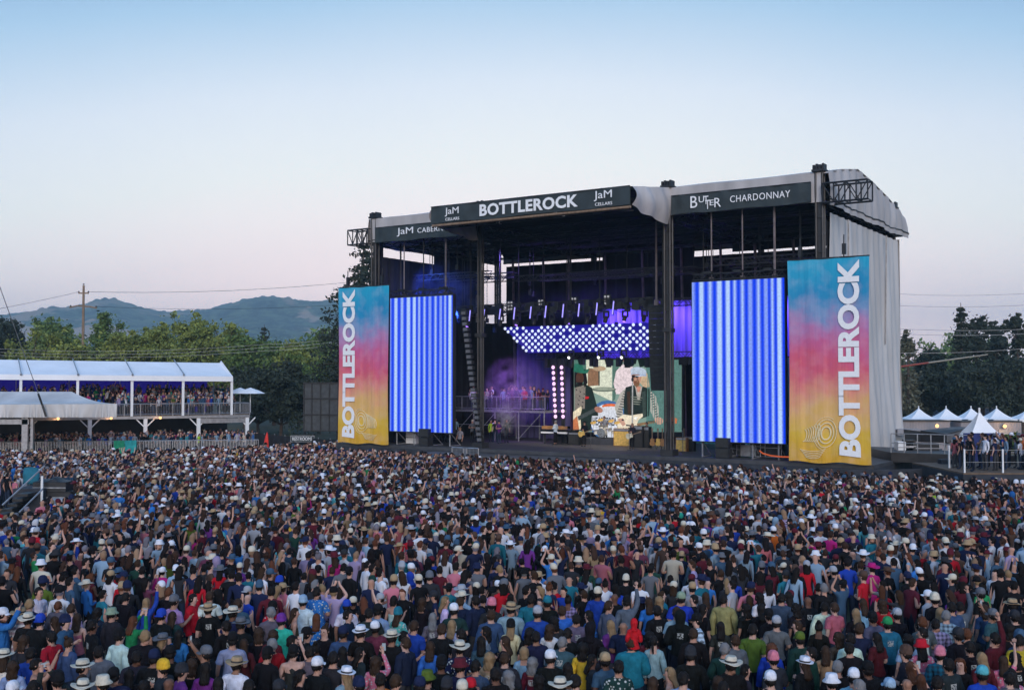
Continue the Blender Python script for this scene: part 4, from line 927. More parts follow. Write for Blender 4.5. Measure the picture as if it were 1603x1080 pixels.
# curtains
def pleatcurtain(label, x0, x1, y, z0, z1, m):
    t = sthing('curtain', label, 'curtain', None, (x0 + x1) / 2, y, z0); w_ = x1 - x0
    t2 = MB().grid(int(w_ * 12), 3, lambda u, v: (-w_ / 2 + w_ * u, .12 * math.sin(u * w_ * 9) + .04 * math.sin(u * w_ * 23 + v), (z1 - z0) * v)); o = t2.build('cloth', m, t, True); return t
M['cur'] = mat('violet_lit_curtain', (.16, .12, .62), .9, .3, 1, stretch=(3, 1, .2)); M['tcur'] = mat('teal_lit_curtain', (.10, .30, .28), .9, .3, 1, stretch=(3, 1, .2)); M['dcur'] = mat('dark_curtain', (.07, .06, .16), .9, .3, 1, stretch=(3, 1, .2))
pleatcurtain('violet-lit pleated curtain hanging above and beside the lamp panel', -5.2, 12.2, 13.2, 8.3, 12.6, M['cur'])  # violet stage light is put into the cloth colour, the spots add to it
pleatcurtain('teal-lit pleated curtain between the video screen and the right LED wall', 3.4, 10.8, 12.6, 1.95, 8.2, M['tcur'])  # teal of the stage light is mixed into this cloth's base colour
pleatcurtain('dark violet curtain strip just left of the video screen', -8.4, -6.75, 11.6, 3.0, 8.3, M['dcur'])
pleatcurtain('black curtain panel behind the two columns of round lamps', -12.2, -8.5, 12.4, 1.95, 10.4, M['dcur'])

# panel of round lamps
lp = sthing('light_wall', 'wide slanted panel of glowing round white lamps on a blue backing', 'stage light', None, 0, 9, 8.75)
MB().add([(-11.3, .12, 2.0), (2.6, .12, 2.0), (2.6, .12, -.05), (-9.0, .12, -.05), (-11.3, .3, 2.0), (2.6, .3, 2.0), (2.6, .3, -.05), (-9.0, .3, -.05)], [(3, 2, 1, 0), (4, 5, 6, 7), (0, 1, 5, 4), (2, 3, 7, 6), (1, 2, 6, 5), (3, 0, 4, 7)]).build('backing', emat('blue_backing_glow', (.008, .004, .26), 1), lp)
M['lampw'] = emat('lamp_lens', (.66, .74, 1.0), 1.25); pos = []
for row in range(8):
    z = 1.88 - row * .25; x = -11.05 + .28 * row; k = 0
    while x < 2.3:
        if not ((k + row * 2) % 9 == 4 and row < 4) and not (row == 0 and k in (5, 12, 19)) and not (row >= 5 and (k * 3 + row) % 13 == 5): pos.append((x, z))
        x += .56; k += 1
lm = MB().lathe([(.001, -.1), (.09, -.075), (.125, 0), (.001, .02)], n=10); lamp = lm.build('lamp', M['lampw'], lp, True); lamp.rotation_euler = (R(-90), 0, 0)
lamp.location = (pos[0][0], -.02, pos[0][1])
lamp.data.transform(Matrix.Identity(4))
rng.shuffle(pos)
for p in pos[:99]:
    c = lamp.copy(); col.objects.link(c); c.parent = lp; c.location = (p[0], -.02, p[1])
lamp.location = (pos[99][0], -.02, pos[99][1])
rest = MB()
for p in pos[100:]: rest.lathe([(.001, .1), (.09, .075), (.125, 0), (.001, -.02)], (p[0], -.02, 0), 10, fn=lambda q, a, p=p: Vector((q.x, -q.z, q.y + p[1])))
o = rest.build('more_lamps', M['lampw'], lp, True); tag(o, kind='stuff')

# two upright columns of ten lamps
M['lampp'] = emat('pink_lamp_lens', (1.0, .62, 1.0), 1.3)
for k, (X0, X1, lb) in enumerate(((159, 182, 'left one of two upright columns of ten pinkish round lamps'), (240, 255, 'right one of two upright columns of ten pinkish round lamps'))):
    x, z = sp_(840 + (X0 + X1) / 2 / 6.165, 658, 8.5); t = sthing('lamp_column', lb, 'stage light', 'upright lamp columns', x, 8.5, 1.92)
    MB().box(-.12, .12, .08, .25, 0, 6.2).build('batten', M['black'], t)
    l0 = None
    for i in range(10):
        xx, zz = sp_(840 + (X0 + (X1 - X0) * i / 9) / 6.165, 560 + (93 + 473 * i / 9) / 6.165, 8.5)
        if l0 is None: l0 = MB().lathe([(.001, -.09), (.10, -.07), (.15, 0), (.001, .03)], n=12).build('lamp', M['lampp'], t, True); l0.rotation_euler = (R(-90), 0, 0); c = l0
        else: c = l0.copy(); col.objects.link(c)
        c.location = (xx - x, 0, zz - 1.92)

# flown front truss with its fixtures
ft_ = sthing('lighting_truss', 'long black lighting truss flown across the upper stage opening', 'truss', None, 0, 4, 11.6)
tr = MB(); tr.truss((-13, 0, .25), (4.4, 0, .25), .55, .035); tr.truss((-11, 2.5, .35), (12, 2.5, .35), .5, .035); tr.build('truss_frame', M['black'], ft_)
cab = MB()
for i in range(60):
    x = rng.uniform(-12.8, 4.2); cab.box(x - rng.uniform(.05, .3), x + rng.uniform(.05, .3), -.3, .3, rng.uniform(-.35, .1), rng.uniform(.1, .6))
for i in range(9):
    pts = [(-13 + 2 * i + u * 2, -.2, .1 - .5 * math.sin(u * math.pi)) for u in [j / 6 for j in range(7)]]; cab.tube(pts, .03, 4)
cab.build('cables_and_clamps', M['black'], ft_)
M['stick'] = emat('blue_stick_light', (.34, .30, 1.0), 1.6); proto = None
sx_ = [(145, 95, 170), (233, 97, 165), (333, 95, 160), (423, 85, 160), (525, 80, 155), (619, 75, 150), (728, 65, 148), (827, 62, 142), (939, 55, 133), (1042, 46, 128)]
for i, (X, Y0, Y1) in enumerate(sx_):
    xa, za = sp_(700 + (X + 3) / 4, 460 + Y0 / 4, 3.6); xb, zb = sp_(700 + (X - 5) / 4, 460 + Y1 / 4, 3.6)
    t = sthing('stick_light', 'glowing violet-blue stick light, one of ten slanted along the truss', 'stage light', 'slanted stick lights', (xa + xb) / 2, 3.6, zb)
    hx = (xa - xb) / 2; h_ = za - zb
    MB().bar((-hx, -.05, 0), (hx, -.05, h_), .045, 6).build('tube', M['stick'], t)
    q = MB(); q.bar((-hx, .04, -.05), (hx, .04, h_ + .05), .07, 6); q.box(-.1, .1, .05, .3, h_ * .4, h_ * .6); q.build('housing', M['black'], t)
    t['label'] = ('leftmost' if i == 0 else 'rightmost' if i == 9 else ['second', 'third', 'fourth', 'fifth', 'sixth', 'seventh', 'eighth', 'ninth'][i - 1]) + (' glowing violet-blue stick light' if i in (0, 9) else ' glowing violet-blue stick light from the left') + ' on the flown truss'
M['cluster'] = emat('dim_white_lens', (.55, .55, .6), .6)
ordn = ['leftmost', 'second', 'third', 'fourth', 'fifth', 'sixth', 'seventh', 'eighth', 'ninth', 'tenth', 'eleventh', 'twelfth']
for i, (X, Y) in enumerate(((395, 75), (587, 65), (793, 52), (1000, 38))):
    x, z = sp_(700 + X / 4, 460 + Y / 4, 4.6); t = sthing('lamp_cluster', ('%s one of four small square clusters of pale lamps above the truss' % ['leftmost', 'second', 'third', 'rightmost'][i]), 'stage light', 'pale lamp clusters', x, 4.6, z - .35)
    MB().box(-.28, .28, .0, .15, -.05, .75).build('housing', M['black'], t)
    for r_ in range(3):
        for c_ in range(2): MB().ball((-.12 + .24 * c_, -.03, .1 + .24 * r_), .085, 8, 5).build('lamp', M['cluster'], t, True)
def moving_head(label, x, y, z, glow, grp, tilt=.3):
    t = sthing('moving_head', label, 'stage light', grp, x, y, z)
    MB().box(-.18, .18, -.15, .15, -.12, 0).build('base', M['black'], t)
    MB().box(-.22, -.16, -.08, .08, -.5, -.1).box(.16, .22, -.08, .08, -.5, -.1).build('yoke', M['black'], t)
    h_ = MB(); h_.lathe([(.10, -.02), (.14, .08), (.15, .3), (.12, .42)], n=12); h = h_.build('head', M['black'], t, True); h.location = (0, 0, -.42); h.rotation_euler = (R(180) + tilt, 0, 0)
    ln_ = MB().lathe([(.001, .425), (.11, .42), (.001, .46)], n=12).build('lens', glow, h, True)
M['lviolet'] = emat('violet_lens', (.35, .18, 1.0), 2.2); M['lwhite'] = emat('white_lens', (1, 1, 1), 2.0); M['loff'] = mat('dark_lens', (.03, .03, .05), .1)
for i in range(12):
    x = -12.4 + i * 1.45; moving_head('%s moving head lamp under the flown lighting truss' % (ordn[i] + (' from the left' if i else '')), x, 3.9, 11.35, [M['loff'], M['lviolet'], M['loff']][i % 3], 'moving heads on the flown truss', -.5)
for i, (X, Y) in enumerate(((778, 388), (963, 386), (1107, 386))):
    x, z = sp_(700 + X / 4, 460 + Y / 4, 8); moving_head('%s of three bright white spotlights below the lamp panel' % ['left one', 'middle one', 'right one'][i], x, 8, z + .42, M['lwhite'], 'white spotlights below the lamp panel', -1.2)
b2 = sthing('lighting_truss', 'low black lighting truss under the panel of round lamps', 'truss', None, 0, 9.5, 8.3); tr = MB(); tr.truss((-8.5, 0, .1), (11, 0, .1), .45, .03)
for i in range(40): x = rng.uniform(-8, 10.5); tr.box(x - .12, x + .12, -.2, .2, -.55 - rng.random() * .25, -.05)
tr.build('truss_frame', M['black'], b2)

# speaker arrays
M['cabg'] = mat('grey_grille', (.10, .10, .11), .6)
def array(label, x, y, ztop, n, wd, hh, curve, slant=0, m=None, gap=.02, dp=.9):
    t = sthing('line_array_speaker', label, 'speaker', None, x, y, ztop); z = 0; yy = 0; a = 0; xx = 0
    MB().box(-wd / 2, wd / 2, 0, dp, .03, .16).build('flying_frame', M['black'], t)
    proto = None
    for i in range(n):
        if proto is None:
            b_ = MB(); b_.add([(-wd / 2, 0, -hh), (wd / 2, 0, -hh), (wd / 2 - .1, dp, -hh * .8), (-wd / 2 + .1, dp, -hh * .8), (-wd / 2, 0, 0), (wd / 2, 0, 0), (wd / 2 - .1, dp, -hh * .2), (-wd / 2 + .1, dp, -hh * .2)], [(3, 2, 1, 0), (4, 5, 6, 7), (0, 1, 5, 4), (1, 2, 6, 5), (2, 3, 7, 6), (3, 0, 4, 7)])
            proto = b_.build('speaker_cabinet', m or M['black'], t); c = proto
            MB().box(-wd / 2 + .06, wd / 2 - .06, -.02, -.005, -hh + .05, -.05).build('grille', M['rubber'] if slant == 0 else M['cabg'], proto)
        else: c = copy_tree(proto, t)
        c.location = (xx, yy, z); c.rotation_euler = (a, 0, 0); z -= (hh + gap) * math.cos(a); yy += (hh + gap) * math.sin(a); xx += slant; a += curve
    return t
array('big black line array speaker hanging left of the right-centre tower', 5.38, 2, 11.35, 14, 1.22, .385, .010, gap=.004)
array('thin ribbed line array speaker hanging left of centre by the stage tower', -8.05, -.8, 11.4, 24, .46, .29, .001, .056, M['tower'], .09, .4)
array('small side array speaker with violet edge, right of the right-centre tower', 7.9, 5.5, 8.4, 6, .9, .34, .12)
array('small ribbed side array speaker next to the left LED wall', -10.9, 1, 11.0, 7, .5, .3, .06, 0, M['galv'], .10, .3)
# violet and blue light thrown by the lamps
def spot(x, y, z, tx, ty, tz, c, e, ang=70, size=.3):
    l_ = bpy.data.lights.new('lamp_beam', 'SPOT'); l_.energy = e; l_.color = c; l_.spot_size = R(ang); l_.spot_blend = .8; l_.shadow_soft_size = size
    o = bpy.data.objects.new('lamp_beam', l_); col.objects.link(o); W = lambda a, b_, c_: SC + SR * a + SB * b_ + Vector((0, 0, c_))
    o.location = W(x, y, z); o.rotation_euler = (W(tx, ty, tz) - W(x, y, z)).to_track_quat('-Z', 'Y').to_euler()
for x in (-3, 1.5, 6, 10.5): spot(x, 11.2, 12.2, x + .3, 13.2, 10.4, (.35, .22, 1), 1100, 110)
spot(-9, 5, 11, -11, 11, 5, (.55, .2, 1), 1500, 70); spot(-12, 3.5, 11.6, -13.5, 10, 9, (.05, .15, 1), 2000, 90); spot(-14, 2, 12.5, -16.5, 4, 14, (.05, .12, 1), 500, 120)
spot(7, 9.6, 8.1, 7.5, 12.6, 5, (.4, .95, .9), 420, 110); spot(-4, 4, 11, -4, 7, 2, (1, .8, .5), 1800, 55); spot(1.5, 4, 11, 1, 6, 2, (1, .82, .6), 2200, 60); spot(-7, 3.6, 11, -8, 6.5, 2, (1, .85, .7), 900, 40)
spot(-1, 4, 11.2, -1, 15, 13, (.12, .1, .8), 260, 120); spot(9.5, 3, 11, 8.5, 5, 2, (1, .8, .55), 500, 45)
spot(-5, 4, 11.2, -6, 15, 12, (.25, .15, .8), 400, 120)

# side platform with audience
sp2 = sthing('viewing_platform', 'metal scaffold platform with guests at the left side of the stage', 'platform', None, -11.4, 8, 1.92)
MB().box(-4.2, 4.6, 0, 3.2, 2.2, 2.35).build('platform_floor', M['galv'], sp2)
lg = MB()
for x in (-4.1, -2, 0, 2.2, 4.5):
    for y in (.05, 3.1): lg.bar((x, y, 0), (x, y, 2.2), .05, 5)
    if x < 4: lg.bar((x, .05, .2), (x + 2, .05, 2.1), .03, 4)
lg.bar((-4.1, .05, 1.2), (4.5, .05, 1.2), .03, 4).build('scaffold_legs', M['galv'], sp2)
rl = MB(); rl.bar((-4.2, 0, 3.4), (4.6, 0, 3.4), .035, 5); rl.bar((-4.2, 0, 2.5), (4.6, 0, 2.5), .03, 5)
for i in range(9): rl.bar((-4.2 + 1.1 * i, 0, 2.35), (-4.2 + 1.1 * i, 0, 3.4), .035, 5)
for i in range(70): rl.bar((-4.2 + .126 * i, 0, 2.5), (-4.2 + .126 * i, 0, 3.4), .008, 4, cap=False)
rl.build('railing', M['galv'], sp2)
sp3 = sthing('viewing_platform', 'small raised side platform behind the right tower with two people', 'platform', None, 10.2, 10, 1.92)
MB().box(-1.6, 1.2, 0, 2, 2.0, 2.15).build('platform_floor', M['galv'], sp3); q = MB()
for x in (-1.5, -.2, 1.1): q.bar((x, .05, 0), (x, .05, 3.2), .04, 5)
q.bar((-1.6, .05, 3.2), (1.2, .05, 3.2), .03, 4); q.build('railing', M['galv'], sp3)

# band gear
def sloc(px, py, v): x, z = sp_(px, py, v); return x
M['wooda'] = mat('amp_wood', (.34, .17, .06), .5, .3, 4); M['gold'] = mat('yellow_cloth_front', (.62, .40, .10), .7, .3, 6); M['chrome'] = mat('chrome', (.6, .6, .6), .2, .1, 3, metal=.9); M['drumw'] = mat('white_drum_shell', (.7, .68, .62), .3)
dr = sthing('drum_kit', 'white drum kit with cymbals on a black riser below the video screen', 'drum kit', None, sloc(945, 690, 8), 8, 1.92)
dr.scale = (.82, .82, .82); MB().box(-2.2, 2.2, -.6, 1.8, 0, .55).build('riser', M['skirt'], dr)
def drum(x, y, z, r, h, tilt=0, nm='drum'):
    o = MB().lathe([(.001, 0), (r, 0), (r, h), (.001, h)], n=18).build(nm, M['drumw'], dr, False); o.location = (x, y, z); o.rotation_euler = (tilt, 0, 0)
    MB().lathe([(r + .02, h - .03), (r + .02, h + .01), (r - .02, h + .01)], n=18).build('rim', M['chrome'], o)
drum(-.1, .2, 1.05, .38, .5, R(90), 'bass_drum'); drum(-.75, .1, .9, .26, .35, .1, 'floor_tom'); drum(.6, .1, 1.2, .19, .22, .4, 'tom'); drum(-.3, .1, 1.45, .19, .22, .4, 'tom'); drum(.2, .1, 1.45, .18, .22, .4, 'tom'); drum(.9, .3, .95, .24, .3, 0, 'snare_drum')
for x, z in ((-1.2, 1.9), (1.2, 1.95), (-.5, 2.15), (.6, 2.1)):
    o = MB().lathe([(.001, .03), (.27, 0), (.28, .005), (.001, .05)], n=18).build('cymbal', M['gold'], dr); o.location = (x, .3, z); o.rotation_euler = (.5, 0, 0); MB().bar((x, .35, .55), (x, .3, z), .015, 4).build('cymbal_stand', M['chrome'], dr)
pn = sthing('grand_piano', 'long black piano with a lit top at the left of the band', 'piano', None, sloc(868, 690, 6.5), 6.5, 1.92)
MB().prism([(-1.2, 0, .7), (1.3, 0, .7), (1.5, 1.0, .7), (.9, 1.9, .7), (0, 2.1, .7), (-1.2, 1.6, .7)], (0, 0, .35)).build('case', mat('polished_black', (.01, .01, .01), .15), pn)
for x, y in ((-1, .3), (1.1, .3), (.1, 1.7)): MB().bar((x, y, 0), (x, y, .7), .07, 8).build('leg', M['black'], pn)
MB().box(-1.1, 1.1, -.14, 0, .78, .9).build('keyboard', M['white'], pn); MB().box(-1.15, .8, .1, .5, 1.08, 1.3).build('music_desk', M['wooda'], pn)
def amp(label, px, py, v, w_, h_, m, n_=1):
    t = sthing('guitar_amplifier', label, 'amplifier', 'amplifiers', sloc(px, py, v), v, 1.92)
    MB().box(-w_ / 2, w_ / 2, 0, .4, 0, h_).build('cabinet', M['wooda'] if m is M['gold'] else M['black'], t)
    MB().box(-w_ / 2 + .05, w_ / 2 - .05, -.02, 0, .05, h_ * .82).build('grille_cloth', m, t)
    MB().box(-w_ / 2 + .05, w_ / 2 - .05, -.015, 0, h_ * .85, h_ - .03).build('control_panel', M['alu'], t)
    for x in (-.12, .12): MB().bar((x, .2, h_), (x, .2, h_ + .06), .02, 5).build('handle_stud', M['black'], t)
amp('wide golden amplifier cabinet between drum kit and singer', 976, 690, 7, 1.6, 1.25, M['gold']); amp('tall charcoal amplifier cabinet right of the golden one', 996, 690, 6, 1.0, 1.5, M['rubber']); amp('second tall charcoal amplifier cabinet beside the brass guitars', 1008, 690, 6.2, .8, 1.45, M['rubber'])
amp('small yellow amplifier standing alone right of the tower', 1066, 703, 4, .75, .9, M['gold']); amp('black amplifier just right of the small yellow one', 1077, 700, 4.4, .8, .95, M['rubber']); amp('low dark amplifier beside the piano', 898, 692, 6.4, .9, .9, M['rubber'])
def guitar(label, px, py, v, m, z=1.92, rz=0):
    t = sthing('guitar', label, 'guitar', 'guitars on stands', sloc(px, py, v), v, z)
    pr = [(-.17, .02), (-.21, .16), (-.13, .30), (-.16, .44), (-.05, .50), (.05, .46), (.15, .46), (.12, .3), (.21, .15), (.14, .0), (0, -.03)]
    MB().prism([(x, 0, .25 + z_) for x, z_ in pr], (0, .07, 0)).build('guitar_body', m, t); MB().box(-.03, .03, -.02, .03, .72, 1.28).build('neck', M['wood'], t)
    MB().box(-.05, .05, -.02, .02, 1.28, 1.42).build('headstock', M['wood'], t); MB().bar((-.2, .2, 0), (0, .12, .5), .02, 4).bar((.2, .2, 0), (0, .12, .5), .02, 4).build('stand', M['black'], t)
guitar('brass-lit guitar on a stand, leftmost of three right of the amplifiers', 1021, 692, 5, M['wooda']); guitar('golden guitar on a stand, middle of three right of the amplifiers', 1030, 692, 5.2, M['gold']); guitar('dark orange guitar on a stand, rightmost of three', 1037, 692, 5.1, M['wooda']); guitar('pale guitar leaning on a stand beside the teal-lit curtain', 1071, 690, 6, M['gold'])
for lb, px in (('microphone stand in front of the guitarist', 925), ('microphone stand in front of the golden amplifier', 985), ('tilted microphone stand right of the right-centre tower', 1069)):
    t = sthing('microphone_stand', lb, 'microphone', 'microphone stands', sloc(px, 700, 3.2), 3.2, 1.92); MB().bar((0, 0, 0), (0, 0, 1.45), .02, 5).build('pole', M['chrome'], t); MB().lathe([(.001, 0), (.16, 0), (.14, .03), (.001, .04)], n=12).build('base', M['black'], t); MB().bar((0, 0, 1.45), (.02, -.2, 1.52), .03, 6).build('microphone', M['black'], t)
for i, (px, w_, h_) in enumerate(((1150, .8, .85), (1168, 1.2, .75), (1186, .95, 1.15), (1207, 1.3, 1.05))):
    t = sthing('road_case', ['small dark road case', 'low pale-fronted road case', 'tall black road case with bright metal edges', 'wide black road case'][i] + ' under the right LED wall, %s' % ['leftmost', 'second', 'third', 'rightmost'][i], 'case', 'road cases under the LED wall', sloc(px, 712, .9), .9, 1.92)
    MB().box(-w_ / 2, w_ / 2, 0, .7, .1, h_).build('shell', M['alu'] if i == 1 else M['black'], t)
    e_ = MB()
    for x in (-w_ / 2, w_ / 2): e_.bar((x, -.01, .1), (x, -.01, h_), .025, 4)
    for z in (.1, h_, h_ * .6): e_.bar((-w_ / 2, -.01, z), (w_ / 2, -.01, z), .02, 4)
    e_.build('metal_edging', M['alu'], t)
    for x in (-w_ / 2 + .1, w_ / 2 - .1): MB().bar((x - .03, .1, .05), (x + .03, .1, .05), .05, 8).build('castor', M['rubber'], t)
t = sthing('road_case', 'white crate under the left LED wall', 'case', None, sloc(643, 690, .9), .9, 1.92); MB().box(-.45, .45, 0, .6, .04, 1.0).build('shell', M['white'], t); MB().box(-.45, .45, -.02, 0, .45, .5).build('strap', M['black'], t)
for px, lb in ((1131, 'black monitor speaker stack standing on the stage lip under the right LED wall'), (664, 'black speaker stack standing on the stage lip under the left LED wall')):
    t = sthing('speaker_stack', lb, 'speaker', None, sloc(px, 705, -.6), -.7, 1.92)
    for k in range(2): MB().box(-.42, .42, 0, .6, .02 + .62 * k, .6 + .62 * k).build('speaker_cabinet', M['black'], t); MB().box(-.36, .36, -.015, 0, .08 + .62 * k, .55 + .62 * k).build('grille', M['rubber'], t)
# pit barriers in front of the apron
for px, lb in ((719, 'left pale pit barrier panel below the left LED wall'), (737, 'right pale pit barrier panel beside the black apron')):
    x = sloc(px, 706, -3.2); t = sthing('crowd_barrier', lb, 'barrier', 'pit barriers', x, -3.2, 0); f = MB()
    f.bar((-.6, 0, .0), (-.6, 0, 2.1), .05, 5).bar((.6, 0, .0), (.6, 0, 2.1), .05, 5).bar((-.6, 0, 2.1), (.6, 0, 2.1), .05, 5).build('frame', M['alu'], t)
    g_ = MB(); [g_.bar((-.55 + .11 * k, 0, .1), (-.55 + .11 * k, 0, 2.08), .018, 4) for k in range(11)]; g_.build('bars', M['alu'], t)
# coiled orange cable fence under the right LED wall
t = sthing('rope_light', 'orange rope light lying by the right end of the right LED wall', 'rope light', None, 14.0, -.3, 2.1); MB().tube([(-.9, 0, .35), (-.7, 0, .2), (-.2, 0, .08), (.4, 0, .04), (1.1, 0, .05)], .045, 5).build('rope', emat('orange_rope', (.8, .14, .04), .6), t)
# stage smoke lit violet
def smoke(label, x, y, z, s, c, dens):
    t = sthing('smoke', label, 'smoke', None, x, y, z); m = bpy.data.materials.new('smoke'); m.use_nodes = True; n = m.node_tree.nodes; l = m.node_tree.links; n.remove(n['Principled BSDF'])
    v = n.new('ShaderNodeVolumePrincipled'); v.inputs['Color'].default_value = c + (1,); tc = n.new('ShaderNodeTexCoord'); nz = n.new('ShaderNodeTexNoise'); nz.inputs['Scale'].default_value = 1.6 / s[0] * 2; nz.inputs['Detail'].default_value = 3
    l.new(tc.outputs['Object'], nz.inputs['Vector']); mp = n.new('ShaderNodeMapping'); mp.inputs['Scale'].default_value = (1 / s[0], 1 / s[1], 1 / s[2]); l.new(tc.outputs['Object'], mp.inputs[0])
    ln = n.new('ShaderNodeVectorMath'); ln.operation = 'LENGTH'; l.new(mp.outputs[0], ln.inputs[0]); a = n.new('ShaderNodeMapRange'); a.inputs[1].default_value = 1; a.inputs[2].default_value = .1; a.inputs[3].default_value = 0; a.inputs[4].default_value = 1; l.new(ln.outputs['Value'], a.inputs[0])
    b_ = n.new('ShaderNodeMapRange'); b_.inputs[1].default_value = .4; b_.inputs[2].default_value = .7; l.new(nz.outputs['Fac'], b_.inputs[0])
    mu = n.new('ShaderNodeMath'); mu.operation = 'MULTIPLY'; l.new(a.outputs[0], mu.inputs[0]); l.new(b_.outputs[0], mu.inputs[1]); m2 = n.new('ShaderNodeMath'); m2.operation = 'MULTIPLY'; m2.inputs[1].default_value = dens; l.new(mu.outputs[0], m2.inputs[0]); l.new(m2.outputs[0], v.inputs['Density'])
    l.new(v.outputs[0], n['Material Output'].inputs['Volume'])
    o = MB().ball((0, 0, 0), 1, 12, 8).build('cloud', m, t); o.data.transform(Matrix.Diagonal((s[0] * 1.02, s[1] * 1.02, s[2] * 1.02, 1)))
    tag(t, kind='stuff'); return t
smoke('violet-lit smoke drifting above the left side of the stage', -9.6, 7.5, 5.4, (2.6, 2.0, 3.2), (.75, .6, 1), .55)
smoke('small grey puff of smoke low on the stage left of the piano', -8.7, 5.5, 3.7, (.9, .8, 1.4), (.9, .95, .9), 1.6)
smoke('blue-lit haze hanging over the left LED wall', -12.6, 3.5, 13.2, (3.6, 2.4, 2.6), (.3, .4, 1), .35)
smoke('thin violet haze under the flown truss behind the lamp panel', -3, 8, 12.4, (7.5, 2.6, 1.6), (.4, .35, 1), .12)
spot(-15, 1, 15.5, -12.5, 4, 12.6, (.05, .15, 1), 1500, 75); spot(-10, 3, 15.8, -3, 9, 12, (.25, .15, 1), 1500, 80)
spot(-10.5, 4, 10.8, -9.6, 7.5, 5.2, (.42, .12, 1), 2300, 45)
# ------------------------------------------------------------------ left: two-storey viewing deck, tents, fences
VIPX0, VIPX1, VY0 = -58.0, -25.1, 105.0
DA = R(27); DD = Vector((math.cos(DA), math.sin(DA), 0)); DP = Vector((VIPX1, VY0, 0)); DO = DP - DD * 14.9; DN = Vector((-math.sin(DA), math.cos(DA), 0))
def lx(px, dep=0):      # local x on the deck's front line seen at photo column px
    k = (px - 801.5) / F; o = DO + DN * dep; return (k * o.y - o.x) / (DD.x - k * DD.y)
dk = empty('viewing_deck', DO, DA, 'two-storey steel viewing deck with white tent roof, full of guests', 'viewing deck')
X = lambda x: x + 40
MB().box(X(VIPX0), X(VIPX1), 0, 10, 3.05, 3.3).build('upper_floor', M['alu'], dk)
MB().box(X(VIPX0), X(VIPX1), .3, 9.9, 3.31, 3.36).build('floor_boards', M['wood'], dk)
for px in (-55, 44, 142, 229, 312, 388):
    x = lx(px) - 40; MB().box(X(x) - .16, X(x) + .16, 0.02, .34, 0, 3.04).build('column', M['white'], dk)
    MB().bar((X(x), .2, 2.2), (X(x) + .8, .2, 3.03), .07, 4).bar((X(x), .2, 2.2), (X(x) - .8, .2, 3.03), .07, 4).build('brace', M['white'], dk)
MB().box(lx(312), lx(388), .1, .3, 2.55, 3.0).build('portal_beam', M['alu'], dk)
rl = MB(); rl.bar((X(VIPX0), 0, 4.42), (X(VIPX1), 0, 4.42), .05, 5); rl.bar((X(VIPX0), 0, 3.45), (X(VIPX1), 0, 3.45), .035, 5)
for i in range(24): x = VIPX0 + i * 1.43; rl.bar((X(x), 0, 3.3), (X(x), 0, 4.42), .05, 4)
for i in range(230): x = VIPX0 + i * .143; rl.bar((X(x), 0, 3.45), (X(x), 0, 4.42), .011, 4, cap=False)
for i in range(60): rl.bar((X(VIPX1), i * .15, 3.45), (X(VIPX1), i * .15, 4.42), .011, 4, cap=False)
rl.bar((X(VIPX1), 0, 4.42), (X(VIPX1), 9, 4.42), .05, 4); rl.build('railing', M['alu'], dk)
MB().box(X(VIPX0), X(VIPX1), 9.7, 9.8, 0, 3.0).build('lower_back_wall', M['black'], dk)
MB().box(X(VIPX0), lx(325, 8.6), 8.6, 8.7, 3.4, 6.7).build('blue_back_wall', emat('blue_uplight_glow', (.008, .004, .12), 1), dk)  # wall glows by itself to stand for blue uplight falling on it
fl = MB()
for i in range(46): x = VIPX0 + .4 + i * .62; hh = .5 + .35 * math.sin(i * 1.7) + .2 * math.sin(i * 4.1); fl.ball((X(x), 8.3, 3.6 + hh * .6), .5, 8, 5, sz=.9 + hh * .5)
fl.build('flower_hedge', mat('red_flowers', (.16, .03, .05), .9, .8, 8, c2=(.35, .12, .12)), dk, True)
tr_ = MB(); ex0, ex1 = X(VIPX0), lx(364); ez, rz = 6.95, 8.55; e2 = 6.72
tr_.grid(48, 6, lambda u, v: (ex0 + (ex1 - ex0) * u, -.2 + 5.2 * v, (7.2 - .0 * u) - .25 * u + (rz - 7.2) * v - .12 * math.sin(v * math.pi) - .05 * abs(math.sin(u * 9 * math.pi)) * (1 - v)))
tr_.grid(48, 6, lambda u, v: (ex0 + (ex1 - ex0) * u, 10.2 - 5.2 * v, 7.2 - .25 * u + (rz - 7.2) * v))
tr_.grid(6, 6, lambda u, v: (ex1, -.2 + 5.2 * v + (10.4 - 10.4 * v) * u, 6.95 + (rz - 6.95) * v))
tr_.grid(48, 1, lambda u, v: (ex0 + (ex1 - ex0) * u, -.21, 7.2 - .25 * u - .48 * (1 - v)))
tr_.grid(6, 1, lambda u, v: (ex1, -.2 + 10.4 * u, 6.95 - .45 * (1 - v)))
tr_.build('tent_roof', M['tent'], dk)
sm_ = MB()
for px in (33, 122, 207, 287): x = lx(px); sm_.bar((x, -.24, 7.2), (x, 4.9, 8.58), .05, 4); sm_.ball((x, -.3, 7.1), .11, 6, 4)
sm_.build('roof_seams', M['galv'], dk)
for px in (33, 122, 207, 287, 363):
    x = lx(px); MB().box(x - .11, x + .11, -.1, .1, 3.3, 6.75).build('tent_post', M['white'], dk)
    MB().box(x - .05, x + .05, 8.1, 8.2, 3.3, 6.75).build('rear_post', M['galv'], dk)
